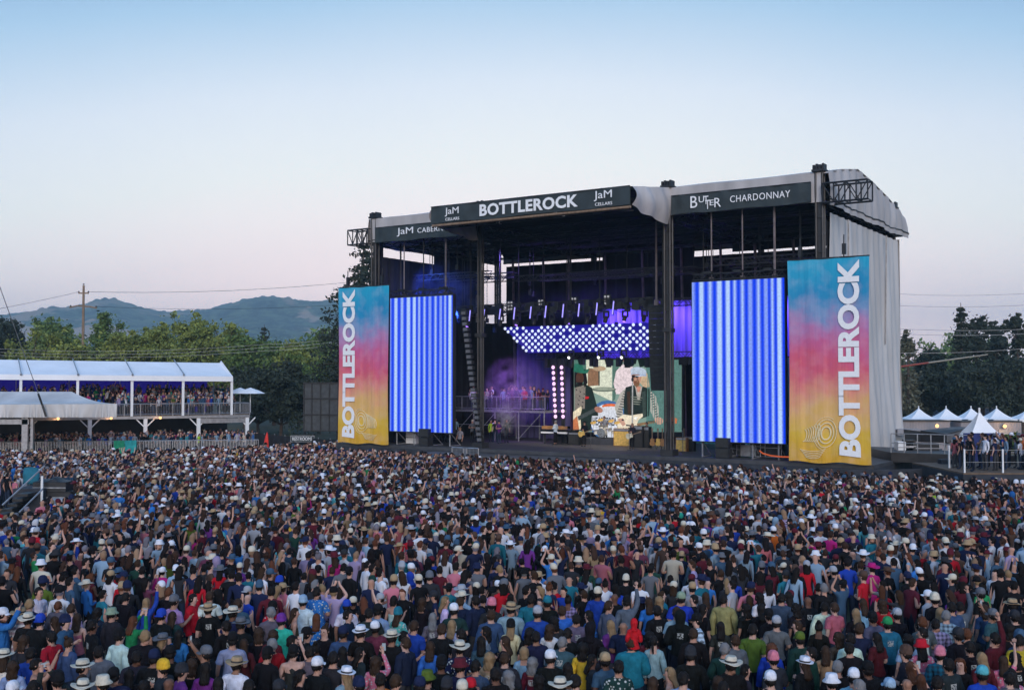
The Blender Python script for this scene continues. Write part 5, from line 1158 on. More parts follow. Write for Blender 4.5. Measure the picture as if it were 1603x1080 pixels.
# blue light inside the upper storey and warm bulbs on the floor edge
for x in (-52, -44, -36): 
    l_ = bpy.data.lights.new('wall_washer', 'POINT'); l_.energy = 35; l_.color = (.25, .2, 1); l_.shadow_soft_size = .6; o = bpy.data.objects.new('wall_washer', l_); col.objects.link(o); o.location = DO + DD * (x + 40) + DN * 5 + Vector((0, 0, 6.6))
M['bulb'] = emat('warm_bulb', (1, .55, .22), 2.2)
for px, py, lb in ((91, 655, 'orange bulb under the deck edge, leftmost of three'), (174, 654, 'orange bulb under the corner of the grey tent, middle of three'), (251, 653.5, 'orange bulb under the railing, rightmost of three')):
    p = at(px, py, (DO + DD * lx(px)).y - .3); t = empty('hanging_bulb', p, 0, lb, 'lamp', 'bulbs along the lower deck'); MB().ball((0, 0, -.02), .13, 10, 6).build('glass', M['bulb'], t, True); MB().bar((0, 0, .08), (0, 0, .3), .05, 6).build('socket', M['black'], t)
    l_ = bpy.data.lights.new('bulb_light', 'POINT'); l_.energy = 14; l_.color = (1, .5, .22); l_.shadow_soft_size = .12; o = bpy.data.objects.new('bulb_light', l_); col.objects.link(o); o.location = p - Vector((0, .5, .3))
# grey tent in front of the deck
gt = empty('marquee_tent', (-48, 88, 0), 0, 'grey low-pitched tent with gathered valance standing before the deck', 'tent')
T = lambda px, py, Y: at(px, py, Y) - Vector((-48, 88, 0))
q = MB(); r0 = T(-160, 613, 92); r1 = T(112, 613, 92); f0 = T(-160, 634, 88); f1 = T(183, 632, 88); v0 = T(-160, 654, 87.9); v1 = T(183, 653, 87.9)
q.grid(60, 8, lambda u, v: tuple(f0.lerp(f1, u).lerp(r0.lerp(r1, u), v) + Vector((0, 0, -.25 * math.sin(v * math.pi)))))
b1 = T(150, 633, 96); q.grid(10, 8, lambda u, v: tuple(f1.lerp(b1, u).lerp(r1, v) + Vector((0, 0, -.25 * math.sin(v * math.pi)))))
b0 = f0 + Vector((0, 8, 0)); q.grid(60, 4, lambda u, v: tuple(b0.lerp(b1, u).lerp(r0.lerp(r1, u), v)))
q.build('roof', M['tarp'], gt, False)
q = MB(); q.grid(400, 6, lambda u, v: tuple(v0.lerp(v1, u).lerp(f0.lerp(f1, u), v) + Vector((0, -.10 * math.sin(u * 150 + math.sin(u * 40) * 2 + v * 2 * math.sin(u * 20)) * (1.1 - v) , 0))))
q.grid(20, 2, lambda u, v: tuple((v1.lerp(b1 - Vector((0, 0, 1.05)), u)).lerp(f1.lerp(b1, u), v)))
q.build('valance', M['tarp'], gt, True)
for px in (39, 50): p = T(px, 640, 88.2); MB().box(p.x - (.24 if px == 39 else .10), p.x + (.24 if px == 39 else .10), .2, .5, 0, p.z).build('tent_post', M['alu'], gt)
q = MB(); p = T(20, 660, 88.2); q.box(T(-160, 660, 88.2).x, T(45, 660, 88.2).x, .2, .5, 3.05, 3.45).build('cross_beam', M['alu'], gt)
t = empty('guy_line', at(72, 652, 87.5), 0, 'guy line with a black lower strap running over the grey tent', 'cable'); o0 = at(72, 652, 87.5)
MB().tube([at(72, 652, 87.5) - o0, at(66, 633, 87.4) - o0, at(60, 616, 87.2) - o0], .09, 5).build('black_strap', M['black'], t)
MB().tube([at(60, 616, 87.2) - o0, at(0, 450, 80) - o0, at(-60, 290, 74) - o0], .03, 4).build('wire', M['galv'], t)
# barricade fence
FA = R(10); FP = Vector((-46.6, 93.2, 0)); FD = Vector((math.cos(FA), math.sin(FA), 0)); k = 0
names = ['leftmost', 'second', 'third', 'fourth', 'fifth', 'sixth', 'seventh', 'eighth', 'ninth', 'tenth', 'eleventh']
fp = None
for i in range(11):
    x0 = FP + FD * ((i - 1) * 2.45)
    if fp is None:
        fp = empty('crowd_barrier', x0, FA); MB().bar((0, 0, .05), (0, 0, 1.32), .04, 5).bar((2.4, 0, .05), (2.4, 0, 1.32), .04, 5).bar((0, 0, 1.32), (2.4, 0, 1.32), .04, 5).bar((0, 0, .2), (2.4, 0, .2), .03, 5).build('frame', M['alu'], fp)
        b_ = MB(); [b_.bar((.13 * j, 0, .2), (.13 * j, 0, 1.32), .028, 4, cap=False) for j in range(1, 18)]; b_.build('bars', M['alu'], fp); c = fp
    else: c = copy_tree(fp)
    c.location = x0; tag(c, '%s steel barrier section of the row below the viewing deck' % (names[i] if i in (0,) else names[i] + ' from the left'), 'barrier', 'steel barriers below the viewing deck')
    c['label'] = ('leftmost' if i == 0 else 'rightmost' if i == 10 else names[i] + ' from the left') + ' steel barrier section in the row below the viewing deck'
p = at(196, 696, 95.1); t = empty('draped_cloth', (p.x, p.y, 0), FA, 'green and teal cloths draped over the steel barriers', 'cloth')
MB().grid(14, 6, lambda u, v: (-.95 + .9 * u, .03 * math.sin(u * 14), .2 + 1.17 * v)).build('green_cloth', mat('green_cloth', (.02, .32, .18), .9), t); MB().grid(14, 6, lambda u, v: (-.02 + .95 * u, .03 * math.sin(u * 12), .2 + 1.19 * v)).build('teal_cloth', mat('teal_cloth', (.03, .36, .38), .9), t)
# parasols on the deck
for px, py, Y, lb in ((376, 612, 107.3, 'left one of the two white parasols on the deck'), (392, 610.5, 106.4, 'right one of the two white parasols on the deck')):
    p = at(px, py, Y); t = empty('parasol', (p.x, Y, 3.36), 0, lb, 'parasol', 'white parasols on the deck'); h_ = at(px, 607, Y).z - 3.36
    MB().bar((0, 0, 0), (0, 0, h_), .05, 6).build('pole', M['white'], t); MB().lathe([(1.45, h_ - .55), (.8, h_ - .25), (.001, h_ + .02)], n=8).build('canopy', M['tent'], t); MB().lathe([(.3, 0), (.3, .08), (.05, .12)], n=10).build('base', M['black'], t)
p = at(418, 690, 98); t = empty('folded_umbrella', (p.x, p.y, 0), 0, 'closed red umbrella standing beside the right end of the barriers', 'umbrella'); MB().lathe([(.3, .5), (.34, .7), (.2, 1.4), (.05, 1.9), (.001, 2.0)], n=10).build('canopy', mat('red_fabric', (.6, .03, .02), .8), t, True); MB().bar((0, 0, 0), (0, 0, 2.1), .03, 5).build('pole', M['black'], t)
# black fence with the restroom sign
q = MB(); a = at(398, 690, 100); b_ = at(536, 690, 88); t = empty('black_fence', (a.x, a.y, 0), 0, 'long black fabric fence between the deck and the stage', 'fence'); dv = b_ - a
q.grid(80, 3, lambda u, v: (dv.x * u, dv.y * u + .04 * math.sin(u * 90), (1.75 - .35 * u * 0) * v + .02 * math.sin(u * 30))); q.build('fabric', M['scrim'], t)
q = MB(); [q.bar((dv.x * i / 8, dv.y * i / 8 + .1, 0), (dv.x * i / 8, dv.y * i / 8 + .1, 1.85), .04, 5) for i in range(9)]; q.build('posts', M['galv'], t)
p = at(474, 686.5, 92); t = empty('restroom_sign', (p.x, p.y - .2, 0), 0, 'dark sign board reading RESTROOMS on the black fence', 'sign'); MB().box(-.95, .95, 0, .04, p.z - .22, p.z + .22).build('board', M['sign'], t)
MB().box(-1.0, 1.0, .045, .07, p.z - .27, p.z + .27).build('pale_border', M['galv'], t); write('RESTROOMS', 1, lambda x, y, z: (x, -.02 - z, p.z + y), M['lettering'], t, fit=(1.65, .28), ext=.004)
# black screen frame by the left banner
p = at(503, 670, 102); t = empty('panel_frame', (p.x, p.y, 0), R(-8), 'dark gridded panel frame standing left of the left banner', 'panel frame')
fm = MB(); z0, z1 = 1.9, 6.35
for x in (-1.7, -.95, -.1, .75, 1.6): fm.box(x - .05, x + .05, -.05, .05, z0, z1)
for z in (z0, 3.4, 4.9, z1): fm.box(-1.75, 1.65, -.06, .06, z - .05, z + .05)
fm.bar((-1.6, .1, 0), (-1.6, .1, z0), .08, 5).bar((1.5, .1, 0), (1.5, .1, z0), .08, 5).build('frame', M['black'], t); MB().box(-1.7, 1.6, .08, .12, z0, z1).build('mesh_panels', mat('grey_mesh', (.055, .06, .065), .8), t)
# utility pole and wires
p = at(131, 447, 172); t = empty('utility_pole', (p.x, 172, 0), 0, 'wooden utility pole with two crossarms above the left trees', 'utility pole'); MB().bar((0, 0, 0), (0, 0, p.z), .28, 8, .17).build('pole', M['wood'], t)
z1, z2 = at(0, 459, 172).z, at(0, 480, 172).z; MB().box(-.8, .8, -.1, .1, z1 - .1, z1 + .1).build('crossarm', M['wood'], t); q = MB(); q.bar((-2.2, 0, z2 - .15), (-.9, 0, z2 + .15), .12, 5).bar((-.9, 0, z2 + .15), (.9, 0, z2 + .0), .12, 5).bar((.9, 0, z2), (2.1, 0, z2 - .25), .12, 5).build('crossarm', M['wood'], t)
for x, z in ((-.75, z1), (.75, z1), (-2, z2 - .1), (2, z2 - .2), (0, p.z)): MB().ball((x, 0, z + .2), .14, 6, 4).build('insulator', M['rubber'], t)
PX, PZ = p.x, p.z
def wire(label, pts, r=.035):
    o = Vector(pts[0]); t = empty('overhead_wire', o, 0, label, 'wire', 'overhead wires'); P = [Vector(a) - o for a in pts]
    out_ = []
    for a, b_ in zip(P[:-1], P[1:]):
        for i in range(12): f = i / 12; out_.append(a.lerp(b_, f) - Vector((0, 0, (b_ - a).length * .018 * 4 * f * (1 - f))))
    out_.append(P[-1]); m_ = MB().tube(out_, r, 4).build('cable', M['galv'] if r < .03 else M['rubber'], t)
wire('overhead wire rising left of the utility pole', [(PX - .75, 172, z1 + .2), at(-260, 520, 150)]); wire('upper overhead wire running from the utility pole behind the stage', [(PX + .75, 172, z1 + .2), at(600, 436, 190)], .04); wire('lower overhead wire running from the utility pole behind the stage', [(PX + 2, 172, z2), at(620, 470, 190)], .03)
for py, lb in ((545, 'highest of the thin wires before the left trees'), (550, 'middle one of the thin wires before the left trees'), (555, 'lowest of the thin wires before the left trees')): wire(lb, [at(-40, py - 1, 135), at(415, py - 6, 135), at(560, py - 20, 135)], .022)
for a, b_, lb in ((459, 456, 'highest overhead wire right of the stage'), (477, 474, 'second overhead wire right of the stage'), (513, 512, 'third overhead wire right of the stage, before the conifer'), (521, 519, 'fourth overhead wire right of the stage'), (552, 540, 'lowest overhead wire before the right wood')): wire(lb, [at(1380, a, 120), at(1660, b_, 120)], .028)
p0 = at(1380, 578, 100); p1 = at(1546, 555, 108); t = empty('boom_arm', p0, 0, 'long orange and cream boom arm reaching right from behind the stage', 'boom'); MB().bar((0, 0, 0), (p1 - p0) * .42, .10, 6, .09).build('orange_section', mat('orange_paint', (.25, .05, .03), .6), t); MB().bar((p1 - p0) * .42, p1 - p0, .09, 6, .06).build('cream_section', mat('cream_paint', (.28, .25, .20), .6), t)

# ------------------------------------------------------------------ right: small tents, cabins, ramp, guest platform
def peak_tent(label, px, py, ez, Y, hw):
    p = at(px, py, Y + hw); t = empty('peaked_tent', (p.x, Y, 0), 0, label, 'tent', 'white peaked tents'); pz = p.z
    b_ = MB(); n = 8; rows = []
    for j in range(n + 1):
        f = j / n; r_ = hw * (1 - f) ** 1.0 + .03; z = ez + (pz - ez) * f ** 1.8; rows.append((r_ * 1, z))
    vs = []
    for r_, z in rows:
        for cx, cy in ((-1, -1), (0, -1), (1, -1), (1, 0), (1, 1), (0, 1), (-1, 1), (-1, 0)): k_ = .94 if 0 in (cx, cy) else 1; vs.append((cx * r_ * k_, hw + cy * r_ * k_, z))
    fs = [(j * 8 + i, j * 8 + (i + 1) % 8, (j + 1) * 8 + (i + 1) % 8, (j + 1) * 8 + i) for j in range(n) for i in range(8)]
    b_.add(vs, fs); 
    for x0, y0, x1, y1 in ((-hw, 0, hw, 0), (hw, 0, hw, 2 * hw), (-hw, 0, -hw, 2 * hw)): b_.grid(8, 1, lambda u, v, a=(x0, y0, x1, y1): (a[0] + (a[2] - a[0]) * u, a[1] + (a[3] - a[1]) * u - .01, ez - .3 + .3 * v))
    b_.build('canopy', M['tent'], t, False); MB().bar((0, hw, pz - .3), (0, hw, pz + .18), .06, 6).ball((0, hw, pz + .2), .08, 6, 4).build('finial', M['white'], t)
    for x in (-hw + .05, hw - .05):
        for y in (.05, 2 * hw - .05): MB().bar((x, y, 0), (x, y, ez), .05, 6).build('tent_post', M['white'], t)
for px, py, lb in ((1438, 639, 'white peaked tent touching the right side of the stage'), (1481, 639, 'second white peaked tent from the stage'), (1520, 639, 'white peaked tent just left of the large one'), (1560, 639, 'white peaked tent just right of the large one'), (1606, 643, 'white peaked tent cut by the right edge of the view')): peak_tent(lb, px, py, 2.25, 122, 1.75)
peak_tent('large near white peaked tent behind the guest platform', 1533, 645, 2.9, 66, 1.55)
def cabin(label, px0, px1, py, Y, m):
    a, b_ = at(px0, py, Y), at(px1, py, Y); w_ = b_.x - a.x; t = empty('portable_cabin', ((a.x + b_.x) / 2, Y, 0), 0, label, 'cabin', 'portable cabins'); h_ = a.z
    wb = MB(); wb.grid(int(w_ * 14), 1, lambda u, v: (-w_ / 2 + w_ * u, .02 * (1 if int(u * w_ * 14) % 2 else -1), h_ * v)); wb.box(-w_ / 2, w_ / 2, .05, 2.4, 0, h_ - .02).build('wall', m, t)
    MB().box(-w_ / 2 - .06, w_ / 2 + .06, -.08, 2.45, h_, h_ + .12).build('roof', M['black'], t); MB().box(w_ * .12, w_ * .12 + .8, -.06, -.03, .1, 2.1).build('door', M['galv'], t); MB().box(-w_ * .3, -w_ * .3 + .9, -.06, -.03, 1.2, 1.9).build('window', M['loff'], t)
M['cab'] = mat('grey_cabin_panel', (.24, .24, .27), .6, .12, 1)
cabin('grey portable cabin behind the black ramp, left of the large tent', 1409, 1487, 660, 101, M['cab']); cabin('grey portable cabin behind and right of the large tent', 1504, 1599, 661, 100, M['cab'])
for px, py, lb in ((1467, 666.5, 'warm globe lamp on the left cabin'), (1573, 667, 'warm globe lamp on the right cabin')):
    p = at(px, py, 99.5); t = empty('wall_lamp', p, 0, lb, 'lamp', 'cabin lamps'); MB().ball((0, 0, 0), .17, 10, 6).build('globe', M['bulb'], t, True); MB().bar((0, 0, 0), (0, .5, .1), .03, 5).build('bracket', M['black'], t)
    l_ = bpy.data.lights.new('lamp_light', 'POINT'); l_.energy = 60; l_.color = (1, .55, .25); l_.shadow_soft_size = .15; o = bpy.data.objects.new('lamp_light', l_); col.objects.link(o); o.location = p - Vector((0, .5, 0))
def hall(label, px0, px1, pyr, pye, Y, rm):
    a, b_ = at(px0, pye, Y), at(px1, pye, Y); w_ = b_.x - a.x; hr = at(px0, pyr, Y + 5).z; t = empty('long_building', ((a.x + b_.x) / 2, Y, 0), 0, label, 'building'); h_ = a.z
    MB().box(-w_ / 2, w_ / 2, 0, 10, 0, h_).build('wall', M['white'], t); MB().prism([(-w_ / 2 - .3, -.4, h_), (-w_ / 2 - .3, 5, hr), (-w_ / 2 - .3, 10.4, h_)], (w_ + .6, 0, 0)).build('roof', rm, t)
    for i in range(int(w_ / 5)): x = -w_ / 2 + 2 + i * 5; MB().box(x, x + 1.6, -.04, -.01, .9, h_ - .4).build('window', M['loff'], t)
hall('long low white building with dark slate roof behind the tents', 1395, 1660, 640, 652, 160, mat('slate_roof', (.035, .045, .075), .8)); hall('low building with a brown roof at the right edge', 1572, 1660, 632, 643, 190, mat('brown_roof', (.22, .13, .08), .8))
# ramp / gear behind the stage
rmp = empty('loading_ramp', at(1470, 690, 72) * 1, 0, 'black covered loading ramp with a raised end right of the stage', 'ramp'); o0 = at(1470, 690, 72); 
def Q(px, py, Y): return at(px, py, Y) - o0
q = MB(); q.prism([Q(1441, 675, 70), Q(1441, 692, 70), Q(1482, 693, 68), Q(1482, 680, 68)], (0, 3, 0)).build('side_panel', M['black'], rmp)
q = MB(); q.prism([Q(1482, 681, 68), Q(1482, 693.5, 68), Q(1519, 683, 68.5), Q(1519, 671, 68.5)], (0, 3, 0)).build('end_panel', mat('dark_grey_panel', (.09, .09, .095), .6), rmp)
MB().prism([Q(1441, 675, 70), Q(1482, 680.5, 68), Q(1519, 670.5, 68.5), Q(1500, 669, 72)], (0, 0, .06)).build('cover', M['black'], rmp)
q = MB(); q.prism([Q(1405, 672, 75), Q(1405, 681, 75), Q(1445, 680, 75), Q(1445, 672, 75)], (0, 1, 0)).build('rear_awning', M['cab'], rmp)
sw_ = empty('backstage_deck', (28, 62, 0), 0, 'dark backstage deck with railings right of the stage wall', 'platform'); W_ = lambda px, py, Y: at(px, py, Y) - Vector((28, 62, 0))
a, b_ = W_(1395, 708, 64), W_(1522, 712, 62); q = MB(); q.prism([a, b_, b_ + Vector((0, 0, -.55)), a + Vector((0, 0, -.55))], (0, 6, 0)).build('deck', M['tower'], sw_)
rl = MB()
for i in range(7): p_ = a.lerp(b_, i / 6); rl.bar(p_, p_ + Vector((0, 0, 1.1)), .035, 5)
rl.bar(a + Vector((0, 0, 1.1)), b_ + Vector((0, 0, 1.1)), .03, 5).bar(a + Vector((0, 0, .55)), b_ + Vector((0, 0, .55)), .025, 5).build('railing', M['galv'], sw_)
for i in range(4): p_ = a.lerp(b_, (i + .3) / 4); MB().bar((p_.x, p_.y + .6, -0), (p_.x, p_.y + .6, p_.z - .5), .07, 5).build('leg', M['black'], sw_)
MB().box(W_(1472, 730, 61).x, W_(1496, 730, 61).x, -1.2, -.6, 0, 2.2).build('black_box_wall', M['skirt'], sw_)
for i, (px, w_, h_, lb) in enumerate(((1418, .9, .9, 'pale gear covered with white sheet on the backstage deck'), (1426, .6, 1.0, 'upright black case on the backstage deck'), (1452, 1.4, .8, 'wide dark case on the backstage deck'))):
    p_ = at(px, 700, 66); t = empty('equipment_case', (p_.x, 66, 2.0), 0, lb, 'case', 'gear on the backstage deck'); MB().box(-w_ / 2, w_ / 2, 0, .7, .02, h_).build('shell', M['white'] if i == 0 else M['black'], t); MB().box(-w_ / 2 - .02, w_ / 2 + .02, -.02, .02, h_ * .6, h_ * .66).build('edging', M['alu'], t)
gp = empty('guest_platform', (28, 55, 0), 0, 'low black guest platform with white posts at the right edge', 'platform'); G_ = lambda px, py, Y: at(px, py, Y) - Vector((28, 55, 0))
x0 = G_(1508, 738, 55).x; x1 = G_(1700, 738, 55).x; MB().box(x0, x1, 0, 7, .05, 1.88).build('black_fascia', M['skirt'], gp); MB().box(x0, x1, -.02, 7, 1.885, 1.96).build('floor', mat('worn_plywood', (.13, .085, .055), .8), gp)
for px in (1510, 1524, 1570, 1650): x = G_(px, 738, 55).x; MB().box(x - .035, x + .035, -.035 if px != 1524 else 3, .04 if px != 1524 else 3.1, 1.97, 3.15).build('post', M['white'], gp)
q = MB(); q.bar((x0, 0, 3.1), (x1, 0, 3.1), .012, 4).bar((x0, 0, 2.5), (x1, 0, 2.5), .012, 4).build('cable_rail', M['galv'], gp)
MB().box(G_(1512, 700, 62).x, G_(1575, 700, 62).x, 7.3, 7.35, 2.0, 3.6).build('blue_side_cloth', M['bluebg'], gp)
pm_ = LEAF[1]
for px, lb in ((1583, 'green potted plant behind the guests on the platform'),):
    p_ = at(px, 690, 61); t = empty('potted_plant', (p_.x, 61, 1.97), 0, lb, 'plant'); MB().lathe([(.2, 0), (.28, .45), (.25, .45)], n=12).build('pot', M['black'], t); me = crown_mesh('foliage', [((0, 0, 1.0), .45), ((.2, 0, 1.5), .3), ((-.2, 0, 1.4), .3)], 260, .16, pm_, 9); o = bpy.data.objects.new('foliage', me); col.objects.link(o); o.parent = t

# ------------------------------------------------------------------ camera riser in the crowd at the left
cr_ = empty('camera_riser', (-24.5, 53, 0), 0, 'black camera riser with sloping metal handrails in the crowd at left', 'riser'); H_ = lambda px, py, Y: at(px, py, Y) - Vector((-24.5, 53, 0))
a = H_(20, 765, 53); b_ = H_(66, 765, 53); MB().box(a.x, b_.x, 0, 2.4, 0, a.z).build('deck_block', M['skirt'], cr_)
a2 = H_(68, 792, 52); b2_ = H_(120, 790, 52); MB().box(a2.x, b2_.x, -1, .4, a2.z - .12, a2.z).build('equipment_shelf', M['galv'], cr_)
q = MB(); [q.bar((x, -.9, 0), (x, -.9, a2.z), .03, 5) for x in (a2.x + .05, b2_.x - .05)]; q.build('shelf_legs', M['galv'], cr_)
q = MB(); q.bar(H_(-12, 805, 51), H_(70, 729, 53), .045, 6).build('upper_handrail', M['alu'], cr_); q = MB(); q.bar(H_(30, 802, 51), H_(67, 765, 52.2), .045, 6).build('lower_handrail', M['alu'], cr_)
q = MB(); p_ = H_(66, 745, 53); q.bar((p_.x, p_.y, 0), (p_.x, p_.y, p_.z), .06, 6).build('handrail_post', M['white'], cr_)
st_ = MB()
for i in range(5): c0 = H_(-10 + i * 8, 806 - i * 8, 51.5); st_.box(c0.x, c0.x + .5, -1.2, 0, max(0, c0.z - .12), c0.z)
st_.build('steps', M['black'], cr_)
for i, (px, py, w_, h_, lb) in enumerate(((84, 742, .8, .18, 'folded black drape pile on the camera riser'), (88, 757, .9, .1, 'low black case on the camera riser'))):
    p_ = at(px, py + 8, 54); t = empty('equipment_case', (p_.x, 54, p_.z - .6), 0, lb, 'case', 'gear on the camera riser')
    b0_ = MB(); b0_.grid(12, 6, lambda u, v: (-w_ + 2 * w_ * u, .5 * math.cos(v * math.pi), .5 + h_ * math.sin(v * math.pi) * (1 + .5 * math.sin(u * 13)) * math.sin(u * 3.14159))); b0_.box(-w_, w_, -.5, .5, 0, .49).build('cover', M['black'], t); MB().box(-w_, w_, -.53, -.5, .2, .26).build('edging', M['galv'], t)
t = empty('mixing_console', (at(103, 788, 52).x, 51.7, a2.z + .02), 0, 'mixing console with small lights on the shelf beside the camera riser', 'console'); MB().prism([(-.7, -.4, 0), (-.7, .4, 0), (-.7, .4, .35), (-.7, -.4, .1)], (1.4, 0, 0)).build('desk', M['galv'], t); MB().box(-.3, -.2, -.42, -.4, .02, .08).build('indicator', emat('red_indicator', (1, .2, .1), 1), t)
t = empty('draped_cover', (at(46, 745, 55).x, 55.2, 0), 0, 'teal cloth cover standing upright on the camera riser', 'cover'); z_ = at(46, 731, 55).z
MB().lathe([(.42, 1.4), (.4, 1.6), (.44, z_ - .4), (.36, z_ - .05), (.001, z_)], n=10, sy=.4).build('cloth', mat('teal_cover', (.01, .12, .18), .9), t, True); MB().bar((0, 0, 0), (0, 0, 1.5), .06, 6).build('stand', M['black'], t)
# ------------------------------------------------------------------ the crowd
# Near people, one entry each: x,y of the head in a strip of the photo; garment colour; hair or hat; pose/facing
# garment: t tee, l long sleeves, h jacket or hoodie, k vest; prefix p plaid, s striped, v pinstriped, f patterned
CN = dict(bk='black', ch='charcoal', gy='grey', pg='pale grey', wh='white', cr='cream', tn='tan', bn='brown', rd='red', mr='maroon', pk='pink', sa='salmon', mg='magenta', pu='purple', li='lilac', pl='plum',
          nv='navy', bl='blue', rb='royal blue', dn='denim blue', pb='pale blue', te='teal', aq='aqua', tq='turquoise', gn='green', dg='dark green', ol='olive', og='orange', yl='yellow', sg='sage green', lm='lime')
HN = dict(s='short', l='long', b='bob', c='curly', u='bun', p='ponytail'); HC_ = dict(d='dark', b='brown', a='auburn', y='blond', g='grey')
TN = dict(K='cap', B='backward cap', W='straw hat', S='sun hat', F='fedora', U='bucket hat', E='beanie', O='hood')
A_ = """150,110,lbk,ca;350,20,lcr,Uwh;357,110,twh,sg;640,60,ldn,sd;920,80,twh,Ktn;1045,100,stwh,Knv;1160,92,tbk,sd,R;1260,160,tpl,sd;1350,55,lmg,ld;1500,105,lch,sd;1475,35,lpb,Uwh;1588,90,tbk,Kwh;365,212,lol,Knv;300,250,twh,sd,R;600,205,ldn,ud;690,220,fwh,ld,R;850,215,tte,Wtn;780,120,lmr,ca;490,140,tbk,sd;230,350,tnv,sy;140,440,slpg,Wtn;330,480,tbk,Brb;235,470,tbk,Wcr;440,500,lbk,lb;20,440,lbl,Kwh,Rr;550,500,hdn,Env;650,470,kpk,lb;790,420,tnv,cd;790,520,tbk,sd;955,430,lch,Usg;1080,490,lgn,la,p;1225,330,lrb,ly,u;1350,440,tbk,Brb;1430,450,ldg,lb;1440,320,tli,Kgy;1595,300,lrd,sd;985,620,lwh,Ebk;1045,620,tch,Ebk;1180,620,lbk,sy;1350,650,tbk,Wgy+ly;1485,600,lbl,ld;1590,620,tog,sb;210,650,tch,cb;445,615,lrd,sd;570,680,ldn,ub;560,390,tli,sb;1030,290,tbk,sd;260,760,trb,sd;265,860,kwh,sd,p;15,790,flwh,Wcr+lb;710,880,tbk,Scr;865,735,hgy,sd;450,985,lch,Ebk,p;870,1010,tbk,Ucr;670,1050,tcr,Wcr;285,1030,tnv,sd;120,1060,tpb,Kwh;975,950,tnv,Kbk;1090,930,tbk,ld;1285,930,tol,Edn;1400,870,tch,Eyl;1415,1000,twh,X;1230,1030,vtyl,cd;1490,920,tpu,Ech;1570,860,tbk,cb;1435,775,tbk,Kbk;1285,790,tbk,Knv;1530,1020,tgy,cg;1390,250,lbk,sa;60,200,tbk,ld;100,870,tpb,cb;500,60,tbk,sd;40,100,lch,sb;1130,790,tch,sd;640,990,tbk,lb"""
B_ = """190,50,trd,Kgy;140,15,tbn,Stn;20,75,tnv,Kwh;405,45,tte,Wtn;290,50,tgy,sd;465,15,ldn,sd;560,90,tbk,cb;615,98,tbk,Krb;680,130,kpk,sb;790,60,tgy,Kli;1065,20,hgy,Stn;925,40,tbk,ud;985,20,tnv,sb;1130,85,tbk,ld;1250,10,twh,sd;1300,70,tdg,Kbk;1345,15,twh,sb;1500,10,hwh,sg;1375,105,twh,Ktn;1435,140,tpk,Stn;25,135,lrd,Wtn;145,155,lch,ud;220,185,tbk,sd;270,110,tbk,ld;130,245,twh,sb;380,220,trb,ly;350,130,ptnv,sd;415,190,tbk,ld;475,205,flnv,ld;500,115,twh,lb,u;590,190,ksa,ly,u;745,190,twh,sd;855,200,lch,ug;965,160,lli,ly;1030,205,lli,ly;1070,160,tbl,sb;900,215,ftbl,sd;800,275,lwh,Epb,c;852,265,twh,Umr;135,330,tbk,Wtn;270,365,tnv,Wcr;330,290,tdn,sb;360,440,tbk,Sgy;230,455,lbk,sd,L;625,320,frd,Kbk,F;548,355,tgy,sg;560,260,lmr,cd;655,418,ttq,Epu;715,365,kbn,lb;875,400,ftbl,la;1115,312,twh,Krb;1140,372,lnv,sd,R;1265,370,tch,sd;1315,340,tpb,Kbk;1435,270,kwh,bd;1480,365,ftaq,Ete+lb;1350,225,tbk,ud;1290,150,lnv,sd;1528,115,twh,sb;1240,500,tbk,Fwh;1342,468,lpl,Kwh;1440,535,tbk,Fcr;1115,500,tdn,Knv;1575,450,trb,sb;1550,530,tbk,sd;1505,580,lnv,sb;825,520,tbk,Kbk,R;945,495,tbk,ub,F;500,505,tbk,cb;552,525,tmr,cb;558,582,trd,sg;285,545,tpb,Kbk;110,645,tbk,Kgy,r;385,585,lmr,lb;515,655,lbk,Kbk;735,575,tbk,sd,R;722,635,kch,Kbk,r;865,635,tgy,sd;915,622,tbk,ud;950,560,lpg,sg,R;1100,635,tch,ld;1225,650,lch,ld;915,735,tbk,Kwh;283,735,lwh,Wtn;1065,800,tpb,Fwh+ly;1330,710,flpk,cb,r;1385,835,tog,sd;1440,845,tch,sb;60,750,tpu,ld;200,865,tnv,ld;40,575,tbk,cd;430,890,tbk,sd;1210,885,tbk,Env;640,905,tgy,Kch;1000,690,tch,sd;770,800,tbk,cd"""
